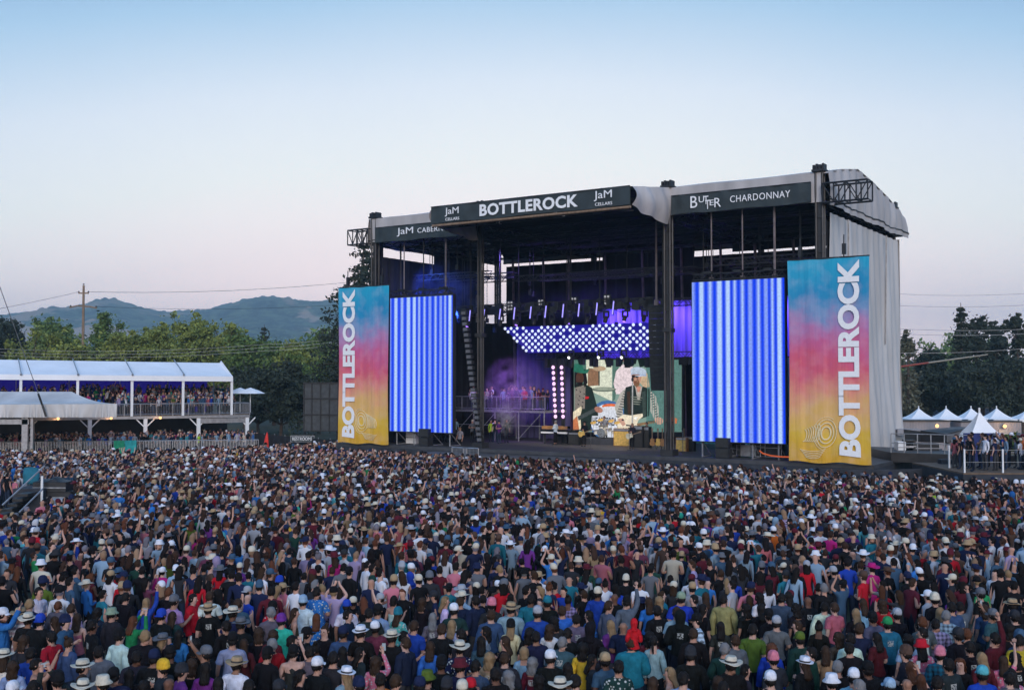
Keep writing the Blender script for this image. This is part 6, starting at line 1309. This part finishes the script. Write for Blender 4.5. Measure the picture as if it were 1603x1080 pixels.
C_ = """175,48,lmr,Knv;105,112,tch,Kgy;30,110,tbk,Kcr;278,92,tpk,ud;235,170,lte,pd;335,15,twh,sd;365,62,tgy,Egy;375,108,lnv,sd;440,20,tgy,Knv;480,140,hli,Ecr;432,135,hpg,sd;625,122,lbn,Kwh;568,82,tbk,Kbk;645,85,tbk,ly;772,62,lgy,lg;795,112,lpb,Ksa;845,135,tbk,lb;915,20,hbl,Obl;1030,60,lgy,sa;1105,92,ptte,Ktn;1245,72,tgn,Kgn;1200,78,tpg,Kwh;1290,98,tbk,sd;1020,130,trd,Krd;1045,150,trb,sd;965,170,tnv,la;890,195,tch,cy;1195,150,tbk,sd;1215,200,lbk,sb;1365,135,twh,Kwh;1310,220,trb,Kcr;1405,242,tbk,X;1460,165,trb,sd,p;1502,88,tbk,Kcr;1560,145,tbk,cy;85,210,tnv,ld;152,195,lnv,sd,p;60,285,tbk,cb;215,270,lwh,ly;252,295,lpb,ly;290,342,tdg,Kwh;125,390,tgy,lg;330,285,tnv,sb;370,232,tpb,Wcr;428,272,lnv,sd;475,255,tbk,cd;520,300,tch,Epk;600,212,lrd,cd;670,218,lgy,Upg;665,332,lpb,Wtn;815,262,tte,sd;790,235,tbk,cd;930,280,tbk,Kte;1005,332,lbk,cy;875,355,lrb,Kpg;1070,340,tbl,sb;1100,262,plli,ud;1255,372,plbl,ld,L;1362,315,lgy,sb;1130,400,tgy,sd;1015,415,tch,cd;1505,285,lgy,Kbk,u;1425,455,lpu,ly;1500,455,tnv,X;162,480,tbk,sb;260,450,lpb,ly;510,370,ldn,sb;685,450,lcr,Ebk+ly;482,490,tpg,cd;350,520,tch,sd;400,540,tli,ub;110,600,lbl,lb;308,612,fnv,Wcr;510,565,tdn,ld;610,560,lbk,lb,L;555,680,ttn,cy;645,690,lch,sb;800,640,lpb,by;815,500,tbk,cd;872,525,lnv,sd;972,480,lwh,cb;1035,565,ldn,sg;1100,510,tbk,sd;1240,470,hbk,Obk;990,690,tbk,Kwh;850,715,lmr,cg;1100,760,kte,ld;1210,610,lyl,cd;1260,700,tch,ld;1380,705,tdn,Ktn;1440,755,fdg,sd;1400,645,tch,cd;350,745,tnv,Umr;445,745,tdn,sd;155,725,tbk,Ebk;690,825,tbk,cg;415,885,tbk,Krd;300,890,tgy,Kcr;200,885,tch,Ech;100,820,tbk,Uol;55,880,tnv,Knv;1070,895,tbk,Wcr;560,800,tbk,sd;900,840,tbk,cd;1180,860,tch,sd"""
D_ = """300,70,tgy,cd;330,120,trd,Kgy,u;255,110,twh,sd;405,190,ptte,sb;465,170,tch,lb;500,100,twh,ld,u;430,90,tbk,sd;640,50,fli,lb,F;655,5,lpu,sd,U;650,115,ttn,cy;712,100,tbl,sd;800,90,tbk,Kwh+lb;880,20,tgy,Kmr;850,155,tch,ly;900,85,trb,sd;955,48,tch,Kwh;1000,52,tbk,Kwh;1065,58,tch,cg;1080,108,tmr,Kwh;1122,50,tbk,cd;1200,70,lmr,cd;1325,88,lpb,Swh;1265,60,tte,sb;1435,15,trd,Kpg;1508,152,tbk,Wcr;1568,225,tbk,lg;1300,172,lli,X;1135,165,twh,sd,R;1025,232,tdn,cb;1120,248,twh,cd;905,182,lpg,sd;850,268,ltn,sd;990,195,kpk,sb;760,250,tbk,la;690,250,tch,lb;605,265,tbk,sd;510,258,trb,Ksg;385,278,tch,cy;300,285,tbl,lb;490,352,tpb,sb;370,340,tbk,sd;1215,255,tdn,sd;1298,240,lpk,ld;1295,350,tch,ly;1425,272,tbk,X;1375,330,tbk,cd;1208,425,tgy,Kpg;1188,378,tbk,Kbk;990,325,tbk,cd;1110,330,tbk,ld;1545,315,lwh,sd;1495,455,tbk,ud;1390,455,tch,cb;1395,550,ldg,Kol;515,395,hbk,Obk;700,330,tbk,ld;672,418,ptwh,Kbk;622,515,lbk,sb;795,455,tch,ld;960,492,lrb,sg;1045,480,tol,sd;915,562,lgy,sb;1200,545,tdn,sd;1165,612,lrb,ca;835,622,ldg,sg;355,560,lpb,pd;290,530,tmr,cd;610,652,lbk,Ech;862,732,tbk,Wcr;1000,770,tch,ld;1238,692,lch,Epk;1190,832,tch,Kwh;1385,725,lbk,Fwh+lb;440,785,kcr,ly;310,860,tbk,lb;545,830,tpb,sd;800,850,tbk,cb;840,900,tpk,sd;1325,520,tnv,sd;1580,640,ttn,lb;440,340,tch,sd;1490,640,ldg,sd"""
E_S = """290,135,tnv,Bwh;220,110,tdn,Kbk;400,130,trd,sb,L;462,60,hmg,Omg;610,15,ldn,sd;510,110,tgy,sd;740,95,tbk,sd;790,20,tbl,sd;885,52,tbk,Kpb;920,135,tnv,Wsa;1000,22,tnv,Wcr;1050,115,tch,Wcr;1095,72,twh,sb;1160,110,tbk,sd;1110,190,tmr,Kmr;1250,130,tbk,ly;1350,52,lwh,Knv;1275,178,tgn,Kcr;1420,118,tbk,Epg;1492,95,tbk,ly;1505,155,tbk,Kbk;1590,85,tbk,ld;650,238,tch,sb;560,235,trd,ca;180,342,tsa,sb;395,310,tpb,lb;315,385,tbk,ly;560,315,trd,cb;880,222,hpg,sd;950,278,tbk,Ecr;960,375,tgy,ly;890,392,tbk,ld;1085,340,tdn,sd;1022,405,plpb,sg;630,395,tbk,Kpg;500,420,lgy,Kbk;565,462,lte,Kgn;800,475,tbk,ud;865,450,tgy,sa;958,462,plli,sd;850,535,twh,sd;1150,335,lgy,sd,u;1300,345,tdn,cb;1290,240,tbk,Kgy;1490,322,tbk,Stn;1370,400,tdn,Kgy,r;1585,330,tbk,cd;1540,405,tbk,Kch;1100,550,lbk,Kch;1190,535,tbk,sa;1400,565,lmr,sd,u;1470,490,tbk,cd;1540,570,tdn,Edn;1590,590,tyl,sd;850,632,flpk,Urd+ld;1010,685,plte,Epk;500,565,tmr,ld;640,570,tnv,Kbk;715,575,tpb,cd;612,675,tbk,Kwh;690,685,tch,Ebn;770,800,tbk,la;1042,762,lch,sd;1142,765,tbk,ca,F;1310,725,lmr,ly;1430,745,fpk,lb,u;1312,845,trb,Kaq;1450,870,tgy,sd;250,505,tbk,sd;330,495,tnv,sb;265,575,twh,sd;312,640,lbk,sd;170,650,tgy,ly;200,570,tbn,cb;180,780,tbk,sg;450,795,lbk,Kbk;195,905,tbk,Uwh;300,870,tpb,Kwh;345,930,tbk,sg;520,930,tch,ub;565,930,tgy,Kpb;725,920,tnv,X;830,890,tbk,la,r;1560,720,tbk,cd;1200,640,tbk,sd;1530,840,fpk,ld;940,900,tch,sd"""
def parse(s, x0, k):
    o = []
    for t in s.split(';'):
        f = t.strip().split(','); x = x0 + float(f[0]) / k; y = 880 + float(f[1]) / k; g_ = f[2]; pat = ''; gar = 't'
        if len(g_) == 4: pat = {'p': 'plaid', 's': 'striped', 'v': 'pinstriped', 'f': 'patterned'}[g_[0]]; g_ = g_[1:]
        elif g_[0] == 'f': pat = 'patterned'; g_ = 't' + g_[1:]
        gar = g_[0]; colr = CN[g_[1:]]; h_ = f[3]; hat = None; hair = ('short', 'dark')
        if h_ == 'X': hair = ('bald', 'dark')
        elif h_[0] in TN:
            a, _, b_ = h_.partition('+'); hat = (TN[a[0]], CN[a[1:]])
            if b_: hair = (HN[b_[0]], HC_[b_[1]])
        else: hair = (HN[h_[0]], HC_[h_[1]])
        ps = f[4] if len(f) > 4 else ''; pose = next((q for q in ps if q in 'cpuUrdvk'), None); face = next((q for q in ps if q in 'LRF'), '')
        o.append(dict(x=x, y=y, gar=gar, col=colr, pat=pat, hat=hat, hair=hair, pose=pose, face=face))
    return o
PPL = parse(A_, 0, 5.343) + parse(B_, 300, 4.58) + parse(C_, 650, 4.58) + parse(D_, 950, 4.58) + parse(E_S, 1270, 4.814)
pr = random.Random(11); cand = []
for q in PPL:
    h_ = q['hair']; fem = h_[0] in ('long', 'bob', 'curly', 'bun', 'ponytail'); q['fem'] = fem
    q['shape'] = 'f' if fem else pr.choice('mmmh'); q['scale'] = pr.uniform(.93, .99) if fem else pr.uniform(.98, 1.05)
    q['pose'] = q['pose'] or pr.choice('sssscccdddd'); q['skin'] = pr.choice([0, 0, 1, 2, 2, 5, 3, 4] if h_[1] == 'dark' else [0, 2, 5, 2])
    p = at_z(q['x'], q['y'], 1.66 * q['scale']); q['p'] = np.array([p.x, p.y])
    cand.append(q)
# drop double entries, then let people stand at least an arm's width apart
kept = []
for q in sorted(cand, key=lambda q: q['p'][1]):
    if all(np.hypot(*(q['p'] - k['p'])) > .27 for k in kept): kept.append(q)
KID = np.array(at_z(991, 1012, 1.66)[:2]); KIDP = KID
for it in range(30):
    for i, a in enumerate(kept):
        d = a['p'] - KIDP; r_ = np.hypot(*d)
        if r_ < .6: a['p'] = a['p'] + d / max(r_, .01) * (.6 - r_)
        for b_ in kept[i + 1:]:
            if b_['p'][1] - a['p'][1] > .5: break
            d = b_['p'] - a['p']; r_ = np.hypot(*d)
            if r_ < .40: m_ = d / max(r_, .01) * (.40 - r_) * .5; a['p'] = a['p'] - m_; b_['p'] = b_['p'] + m_
# a few dark-clothed people fill the shadowy gaps between them
fill = []
for it in range(9000):
    y = pr.uniform(16.3, 30); x = pr.uniform(-.49, .49) * y * 1.02; p = np.array([x, y])
    if np.hypot(*(p - KIDP)) < .7: continue
    if min((np.hypot(*(p - k['p'])) for k in kept if abs(k['p'][1] - y) < 1.2), default=9) > .86 and all(np.hypot(*(p - k['p'])) > .86 for k in fill):
        fem = pr.random() < .5
        fill.append(dict(gar=pr.choice('tlh'), col=pr.choice(['black', 'black', 'charcoal', 'navy', 'denim blue', 'maroon', 'dark green', 'brown', 'grey']), pat='', hat=None if pr.random() < .7 else (pr.choice(['cap', 'beanie', 'backward cap']), pr.choice(['black', 'charcoal', 'navy', 'grey'])),
            hair=(pr.choice(['long', 'curly', 'bun', 'bob']) if fem else 'short', pr.choice(['dark', 'dark', 'brown', 'auburn'])), pose=pr.choice('sscd'), face='', fem=fem, shape='f' if fem else pr.choice('mmh'), scale=pr.uniform(.92, 1.0), skin=pr.choice([0, 1, 2, 3, 5]), p=p))
near = sorted(kept + fill, key=lambda q: q['p'][1])
IND, FARX = near[:297], near[297:]
NEARY = IND[-1]['p'][1]
import sys; print('digitised', len(kept), 'fillers', len(fill), 'individual until Y', round(NEARY, 1))
def describe(q):
    hat, hair = q['hat'], q['hair']; g_ = {'t': 'tee', 'l': 'long-sleeved top', 'h': 'hoodie' if hat and hat[0] == 'hood' else 'jacket', 'k': 'vest'}[q['gar']]
    a = ('%s %s %s' % (q['col'], q['pat'], g_)).replace('  ', ' ')
    if hat: hd = 'hood up' if hat[0] == 'hood' else '%s %s' % (hat[1], hat[0])
    elif hair[0] == 'bald': hd = 'bald head'
    elif hair[0] == 'curly': hd = 'curly %s hair' % hair[1]
    elif hair[0] in ('short', 'long'): hd = '%s %s hair' % hair
    else: hd = '%s %s' % (hair[1], {'bob': 'bob', 'bun': 'bun', 'ponytail': 'ponytail'}[hair[0]])
    ex = {'p': ', phone held up in both hands', 'u': ', right arm raised', 'U': ', both arms raised', 'r': ', one hand holding up a phone'}.get(q['pose'], '')
    return a, hd, ex
def toz(p): return Vector((p[0], p[1], 1.6))
def scr(p):
    v = Vector((p[0], p[1], 1.6 - CAMZ)); ca, sa = math.cos(TILT), math.sin(TILT); d = v.y * ca + v.z * sa; u = -v.y * sa + v.z * ca; return (801.5 + F * v.x / d, 540 - F * u / d)
for q in IND:
    q['scr'] = scr(q['p']); a, hd, ex = describe(q); q['base'] = 'person in %s, %s%s' % (a, hd, ex); q['short'] = '%s and %s' % (a, hd)
cnt = {}; scn = {}
for q in IND: cnt[q['base']] = cnt.get(q['base'], 0) + 1; scn[q['short']] = scn.get(q['short'], 0) + 1
uniq = [q for q in IND if scn[q['short']] == 1 and 10 < q['scr'][0] < 1593 and q['scr'][1] < 1075 and q['col'] not in ('black',)]
used = set(q['base'] for q in IND if cnt[q['base']] == 1)
for q in IND:
    if cnt[q['base']] == 1: q['label'] = q['base']; continue
    nb = sorted(uniq, key=lambda k: (k['scr'][0] - q['scr'][0]) ** 2 + 2.5 * (k['scr'][1] - q['scr'][1]) ** 2)
    for k in nb[:14]:
        dx = q['scr'][0] - k['scr'][0]; dy = q['scr'][1] - k['scr'][1]
        rel = ('right of' if dx > 0 else 'left of') if abs(dx) > abs(dy) * 1.1 else ('in front of' if dy > 0 else 'behind')
        a, hd, ex = describe(q); lb = 'person in %s, %s, %s %s' % (a, hd, rel, k['short'].replace(' and ', ' with '))
        if len(lb.replace('-', ' ').split()) <= 16 and lb not in used: q['label'] = lb; used.add(lb); break
    else: q['label'] = q['base']
TRS = [(.012, .016, .03), (.03, .045, .08), (.011, .011, .013), (.05, .05, .055), (.02, .03, .055)]
def heading(p, r_):
    T_ = np.array([1.0, 72.0]); d = T_ - p; return math.atan2(-d[0], d[1]) + r_
from collections import Counter
print('shared labels', [l for l, c in Counter(q['label'] for q in IND).items() if c > 1])
for q in IND:
    rz = heading(q['p'], pr.uniform(-.45, .45) + {'R': -1.35, 'L': 1.35, 'F': 2.7, '': pr.choice([0, 0, 0, 0, 0, 0, 0, 0, -1.1, 1.2])}[q['face']])
    o = person(q['p'], rz, q['shape'], q['pose'], q['gar'], q['col'], q['pat'], q['hair'], q['hat'], q['skin'], pr.choice(TRS), q['scale'], pr, face=q['face'] != '')
    tag(o, q['label'], 'person', 'people standing in the festival crowd')
# a child in a red hoodie riding on shoulders
car = person(KID, heading(KID, 0), 'h', 'c', 'h', 'teal', '', ('short', 'brown'), None, 0, TRS[1], 1.04, pr); tag(car, 'person in big teal jacket carrying the red-hooded child on the shoulders', 'person', 'people standing in the festival crowd')
kd = person(KID, heading(KID, .1), 'f', 'c', 'h', 'red', '', ('short', 'dark'), ('hood', 'red'), 0, TRS[0], .62, pr, z=1.04)
kd.location = kd.location + Vector((0, .0, .02)); tag(kd, 'small child in bright red hoodie with hood up, riding on shoulders', 'person', 'people standing in the festival crowd')
for o in kd.children:
    if o.name.startswith(('trousers', 'body', 'shoe')):
        # the child's legs are bent forward over the carrier's shoulders
        me = o.data.copy(); o.data = me
        for v in me.vertices:
            if v.co.z < .86: d_ = .86 - v.co.z; v.co.y += min(d_, .30) * 1.0; v.co.z = .86 - max(0, d_ - .30) * .75 - min(d_, .3) * .15
pk = 0
for o, ro in PHONES:
    tag(o, None, 'phone', 'phones held up in the crowd'); own = ro['label'].split(',')[0].replace('person in ', ''); hd = ro['label'].split(',')[1].strip() if ',' in ro['label'] else ''
    o['label'] = ('lit phone held up by the person in %s, %s' % (own, hd)).rstrip(', ')
    del ro['_phone']

# ---- everyone farther away: one mesh of several thousand low-detail people
def pick_hat(r): return r
LO = []
def lo_variant(shape, pose, gar, head, kind):
    m, co, bn, tt = grow(shape, pose, sub=1, fingers=False, ratio=.36)
    z = co[:, 2]; vc = np.zeros(len(co), int)   # 0 skin 1 top 2 trousers 3 hair 4 hat
    tor = (bn == 'torso') | (bn == 'shoulder') | ((bn == 'hip') & (z > .86)) | ((bn == 'neck') & (z < 1.475))
    vc[tor] = 1; vc[((bn == 'leg') | (bn == 'hip') | (bn == 'foot')) & (z <= .88)] = 2
    if gar != 'k': vc[(bn == 'uarm') & (tt < (.8 if gar == 't' else 2))] = 1
    if gar == 'l': vc[bn == 'farm'] = 1
    V = [co]; n0 = len(co); fl_ = []; fm = []
    for p in m.polygons:
        v = list(p.vertices); fl_.append(v); c = [vc[i] for i in v]; fm.append(max(set(c), key=c.count))
    def addm(me, slot):
        nonlocal n0
        c = np.empty(len(me.vertices) * 3); me.vertices.foreach_get('co', c); V.append(c.reshape(-1, 3))
        for p in me.polygons: fl_.append([i + n0 for i in p.vertices]); fm.append(slot)
        n0 += len(me.vertices)
    if kind in LOHAT: addm(LOHAT[kind], 1 if kind == 'hood' else 4)
    if head in LOHAIR and kind != 'hood': addm(LOHAIR[head], 3)
    bpy.data.meshes.remove(m)
    co = np.concatenate(V); ln = np.array([len(f) for f in fl_]); fi = np.concatenate([np.array(f) for f in fl_])
    LO.append((co, ln, fi, np.array(fm)))
LOHAIR = {k: make_hair(k, True) for k in ('short', 'long', 'curly', 'bun')}; LOHAT = {k: make_hat(k, True) for k in ('cap', 'straw hat', 'beanie', 'bucket hat', 'hood', 'backward cap')}
specs = [('m', 's', 't', 'short', ''), ('m', 'c', 't', 'short', 'cap'), ('f', 's', 'l', 'long', ''), ('f', 'c', 't', 'long', ''), ('f', 'd', 'k', 'curly', ''), ('m', 'd', 'l', 'short', ''), ('m', 's', 'l', 'short', 'backward cap'), ('h', 'c', 't', 'short', ''),
         ('h', 's', 'l', 'short', 'cap'), ('f', 's', 't', 'bun', ''), ('m', 'c', 'l', 'short', 'straw hat'), ('f', 'c', 'l', 'long', 'straw hat'), ('m', 's', 'l', 'short', 'beanie'), ('f', 'U', 't', 'long', ''), ('m', 'u', 't', 'short', ''), ('f', 'u', 'k', 'long', ''),
         ('m', 'p', 't', 'short', ''), ('f', 'p', 'l', 'curly', ''), ('m', 'k', 't', 'short', 'cap'), ('f', 'k', 'k', 'bun', ''), ('m', 's', 't', 'bald', ''), ('h', 'd', 't', 'short', 'bucket hat'), ('f', 's', 'l', 'curly', 'cap'), ('m', 'c', 'l', '', 'hood')]
for s_ in specs: lo_variant(*s_)
wv_ = np.array([10, 8, 9, 8, 5, 8, 4, 7, 4, 5, 5, 3, 3, .6, .7, .5, .9, .8, .5, .4, 2.5, 3, 3, 1.5]); wv_ /= wv_.sum()
TOPC = [('black', 27), ('charcoal', 14), ('navy', 14), ('grey', 8), ('pale grey', 7), ('white', 18), ('cream', 2), ('tan', 1), ('brown', 3), ('red', 3.4), ('maroon', 4), ('pink', 2), ('salmon', 2.2), ('magenta', 1.2), ('purple', 2.2), ('lilac', 5), ('plum', 5), ('blue', 4.5), ('royal blue', 3), ('denim blue', 8), ('pale blue', 10), ('teal', 3), ('aqua', 1.5), ('turquoise', .8), ('green', 1), ('dark green', 2.5), ('olive', 1.5), ('orange', .7), ('yellow', .7), ('lime', .25)]
tcn = np.array([COL[a] for a, b_ in TOPC]); tw = np.array([b_ for a, b_ in TOPC]); tw = tw / tw.sum()
HATC = np.array([COL[c] for c in ('white', 'white', 'denim blue', 'navy', 'black', 'black', 'black', 'brown', 'cream', 'pale grey', 'maroon', 'navy', 'charcoal', 'grey', 'tan', 'cream')]); HRC = np.array([1, .95, 1.1]) * np.array([HCOL[c] for c in ('dark', 'dark', 'dark', 'brown', 'brown', 'brown', 'auburn', 'blond', 'grey')])
SKN = np.array(SKINS)
r8 = np.random.default_rng(12)
pts = []; hd_ = []
def inside(x, y):
    v = Vector((x, y, 0)) - SC; sx, sy = v.dot(SR), v.dot(SB)
    if abs(x) > .50 * y + 3 or y < NEARY - .6: return False
    if sy > -3.9 and sx > -20.5: 
        # to the right of the stage the crowd ends at the backstage deck and the guest platform
        return sx > 21.2 and y < 57.5 and sy < 6 and x < 26.2
    if x > 25.4 and y > 53.8: return False
    if y > 77 + max(0, (x + 26)) * .9 or y > 90: return False
    pxx = 801 + F * x / y
    if pxx < 66 and 41.5 < y < 56: return False
    if pxx < 122 and 46 < y < 56: return False
    return True
gy = NEARY - .6
NP = {}
y = NEARY - .5
while y < 101:
    sp = .50 if y > 36 else .60
    x = -.5 * y - 3 + r8.uniform(0, sp)
    while x < .5 * y + 3:
        xx = x + r8.uniform(-.2, .2); yy = y + r8.uniform(-.2, .2)
        dens = .80 + .35 * noise.noise(Vector((xx * .22, yy * .22, 0))) + (.06 if yy > 50 else 0)
        if r8.random() < dens and inside(xx, yy): pts.append((xx, yy, 0, 0))
        x += sp
    y += sp
for q in FARX: pts = [p for p in pts if (p[0] - q['p'][0]) ** 2 + (p[1] - q['p'][1]) ** 2 > .36]
pts = [p for p in pts if all((p[0] - q['p'][0]) ** 2 + (p[1] - q['p'][1]) ** 2 > .3 for q in IND[-60:])]
nfield = len(pts)
for q in FARX: pts.append((q['p'][0], q['p'][1], 0, 0))
# guests: upper deck (two rows of risers), lower deck, side platforms, guest platform, pit
for i in range(330):
    row = i % 4; p = DO + DD * r8.uniform(-11, 14) + DN * (.5 + row * 1.2 + r8.uniform(0, .7)); pts.append((p.x, p.y, 3.36 + row * .34, 1))
for i in range(430):
    p = DO + DD * r8.uniform(-11, 15.5) + DN * r8.uniform(-2.0, 5)
    if (p - FP).dot(Vector((-FD.y, FD.x, 0))) > .5: pts.append((p.x, p.y, 0, 1))
for i in range(34):
    a = r8.uniform(-15.3, -7.6); p = SC + SR * a + SB * (8.4 + r8.uniform(0, 1.6)); pts.append((p.x, p.y, 4.27, 1))
for a in (9.3, 10.2, 10.7): p = SC + SR * a + SB * 10.9; pts.append((p.x, p.y, 4.07, 1))
for i in range(14): a = r8.uniform(-14.5, -8.8); p = SC + SR * a + SB * r8.uniform(4, 7); pts.append((p.x, p.y, 1.92, 1))
for i in range(60): pts.append((r8.uniform(23.3, 31), 55 + r8.uniform(.4, 5.0), 1.97, 1))
for i in range(16): p = SC + SR * r8.uniform(-19, 19) + SB * (-3.2 + r8.uniform(-.3, .6)); pts.append((p.x, p.y, 0, 1)) if abs((p - SC).dot(SR) + 2.8) > 8.5 else None
N_ = len(pts); print('distant people', N_)
VC, LN, FI, FC = [], [], [], []; off = 0
for k, (x, y, z, guest) in enumerate(pts):
    vi = r8.choice(len(LO), p=wv_); co, ln, fi, fm = LO[vi]; s_ = r8.uniform(.90, 1.07); tcx = tcn[r8.choice(len(tcn), p=tw)] * r8.uniform(.58, 1.02); hatc = HATC[r8.integers(len(HATC))]; hrc = HRC[r8.integers(len(HRC))] * r8.uniform(.7, 1.3)
    q = FARX[k - nfield] if nfield <= k < nfield + len(FARX) else None
    if q: tcx = np.array(COL[q['col']]); hatc = np.array(COL[q['hat'][1]]) if q['hat'] else hatc; hrc = np.array(HCOL[q['hair'][1]])
    a = heading(np.array([x, y]), r8.normal(0, .45) if r8.random() < .88 else r8.normal(0, 1.6)); ca, sa = math.cos(a), math.sin(a); wx = s_ * r8.uniform(.95, 1.08)
    P = np.empty_like(co); P[:, 0] = (co[:, 0] * ca * wx - co[:, 1] * sa * s_) + x; P[:, 1] = (co[:, 0] * sa * wx + co[:, 1] * ca * s_) + y; P[:, 2] = co[:, 2] * s_ + z; P[:, 0] += (P[:, 2] - z - .9).clip(0) * r8.normal(0, .09); P[:, 1] += (P[:, 2] - z - .9).clip(0) * r8.normal(0, .09)
    sk = SKN[r8.choice(len(SKN), p=[.24, .2, .2, .1, .06, .2])]
    pal = np.array([sk, tcx, np.array(TRS[r8.integers(5)]), hrc, hatc]); VC.append(P.astype(np.float32)); LN.append(ln); FI.append(fi + off); FC.append(pal[fm].astype(np.float32)); off += len(co)
VC = np.concatenate(VC); LN = np.concatenate(LN).astype(np.int32); FI = np.concatenate(FI).astype(np.int32); FC = np.clip(np.concatenate(FC), 0, .8)
me = bpy.data.meshes.new('distant_crowd'); me.vertices.add(len(VC)); me.vertices.foreach_set('co', VC.ravel()); me.loops.add(len(FI)); me.loops.foreach_set('vertex_index', FI)
me.polygons.add(len(LN)); me.polygons.foreach_set('loop_start', np.concatenate([[0], np.cumsum(LN)[:-1]]).astype(np.int32)); me.polygons.foreach_set('loop_total', LN)
me.polygons.foreach_set('use_smooth', np.ones(len(LN), bool)); me.update(calc_edges=True)
at_ = me.attributes.new('Col', 'FLOAT_COLOR', 'FACE'); at_.data.foreach_set('color', np.concatenate([FC, np.ones((len(FC), 1), np.float32)], 1).ravel())
m, nt, b_ = newmat('crowd_clothes'); a_ = nt.nodes.new('ShaderNodeAttribute'); a_.attribute_name = 'Col'; nt.links.new(a_.outputs['Color'], b_.inputs['Base Color']); b_.inputs['Roughness'].default_value = .85; b_.inputs['Specular IOR Level'].default_value = .1
me.materials.append(m); o = bpy.data.objects.new('distant_crowd', me); col.objects.link(o)
tag(o, 'dense festival crowd of thousands filling the field up to the stage', 'crowd', kind='stuff')
print('crowd faces', len(LN))

# ---- musicians on the stage
def musician(px, py, v, label, garment, colr, hair, hat=None, pose='c', turn=math.pi, shape='m', zz=1.92, tr=(.012, .012, .015)):
    x = sloc(px, py, v); p = SC + SR * x + SB * v; o = person((p.x, p.y), SROT + turn, shape, pose, garment, colr, '', hair, hat, 0, tr, 1.0, pr, z=zz, face=True); tag(o, label, 'person'); return o, x
o, x = musician(914, 690, 5.2, 'guitarist in dark jacket playing a golden guitar beside the piano', 'h', 'black', ('long', 'dark'), ('straw hat', 'black'))
def held(label, x, v, m):
    t = sthing('guitar', label, 'guitar', None, x, v - .26, 1.92 + .92); pr_ = [(-.17, .02), (-.21, .16), (-.13, .30), (-.16, .44), (-.05, .50), (.05, .46), (.15, .46), (.12, .3), (.21, .15), (.14, .0), (0, -.03)]
    MB().prism([(z_ - .3, 0, x_) for x_, z_ in pr_], (0, .07, 0)).build('guitar_body', m, t); MB().box(.15, .75, -.02, .03, .0, .06).build('neck', M['wood'], t); MB().box(.75, .88, -.02, .02, -.02, .09).build('headstock', M['wood'], t); t.rotation_euler = (0, -.3, SROT)
held('golden guitar held by the guitarist beside the piano', x, 5.2, M['gold'])
o, x = musician(989, 692, 4.4, 'singer in dark waistcoat standing at the microphone by the golden amplifier', 'l', 'charcoal', ('long', 'blond')); held('cream guitar held by the singer', x, 4.4, mat('cream_lacquer', (.65, .6, .45), .3))
musician(869, 688, 6.0, 'pianist in white shirt behind the black piano', 'l', 'white', ('short', 'grey'), pose='c', turn=math.pi / 2)
musician(948, 686, 8.8, 'drummer in pale shirt behind the drum kit', 't', 'pale grey', ('short', 'brown'), pose='d', zz=2.2)
musician(1012, 690, 6.8, 'band member in brown shirt standing right of the tall amplifiers', 'l', 'brown', ('short', 'dark'))
musician(719, 697, 2.5, 'stage hand in pale top crouching behind the left pit barrier', 't', 'pale grey', ('short', 'blond'), pose='s', zz=1.4)

# ---- air between here and the hills
hz = MB().box(-4800, 4800, -60, 5200, -1.1, 330).build('haze', None if False else [bpy.data.materials.new('haze')]); hmt = hz.data.materials[0]; hmt.use_nodes = True; n = hmt.node_tree.nodes; n.remove(n['Principled BSDF'])
v = n.new('ShaderNodeVolumePrincipled'); v.inputs['Color'].default_value = (.60, .86, 1, 1); v.inputs['Density'].default_value = .00026; v.inputs['Anisotropy'].default_value = .1
hmt.node_tree.links.new(v.outputs[0], n['Material Output'].inputs['Volume']); tag(hz, kind='stuff')
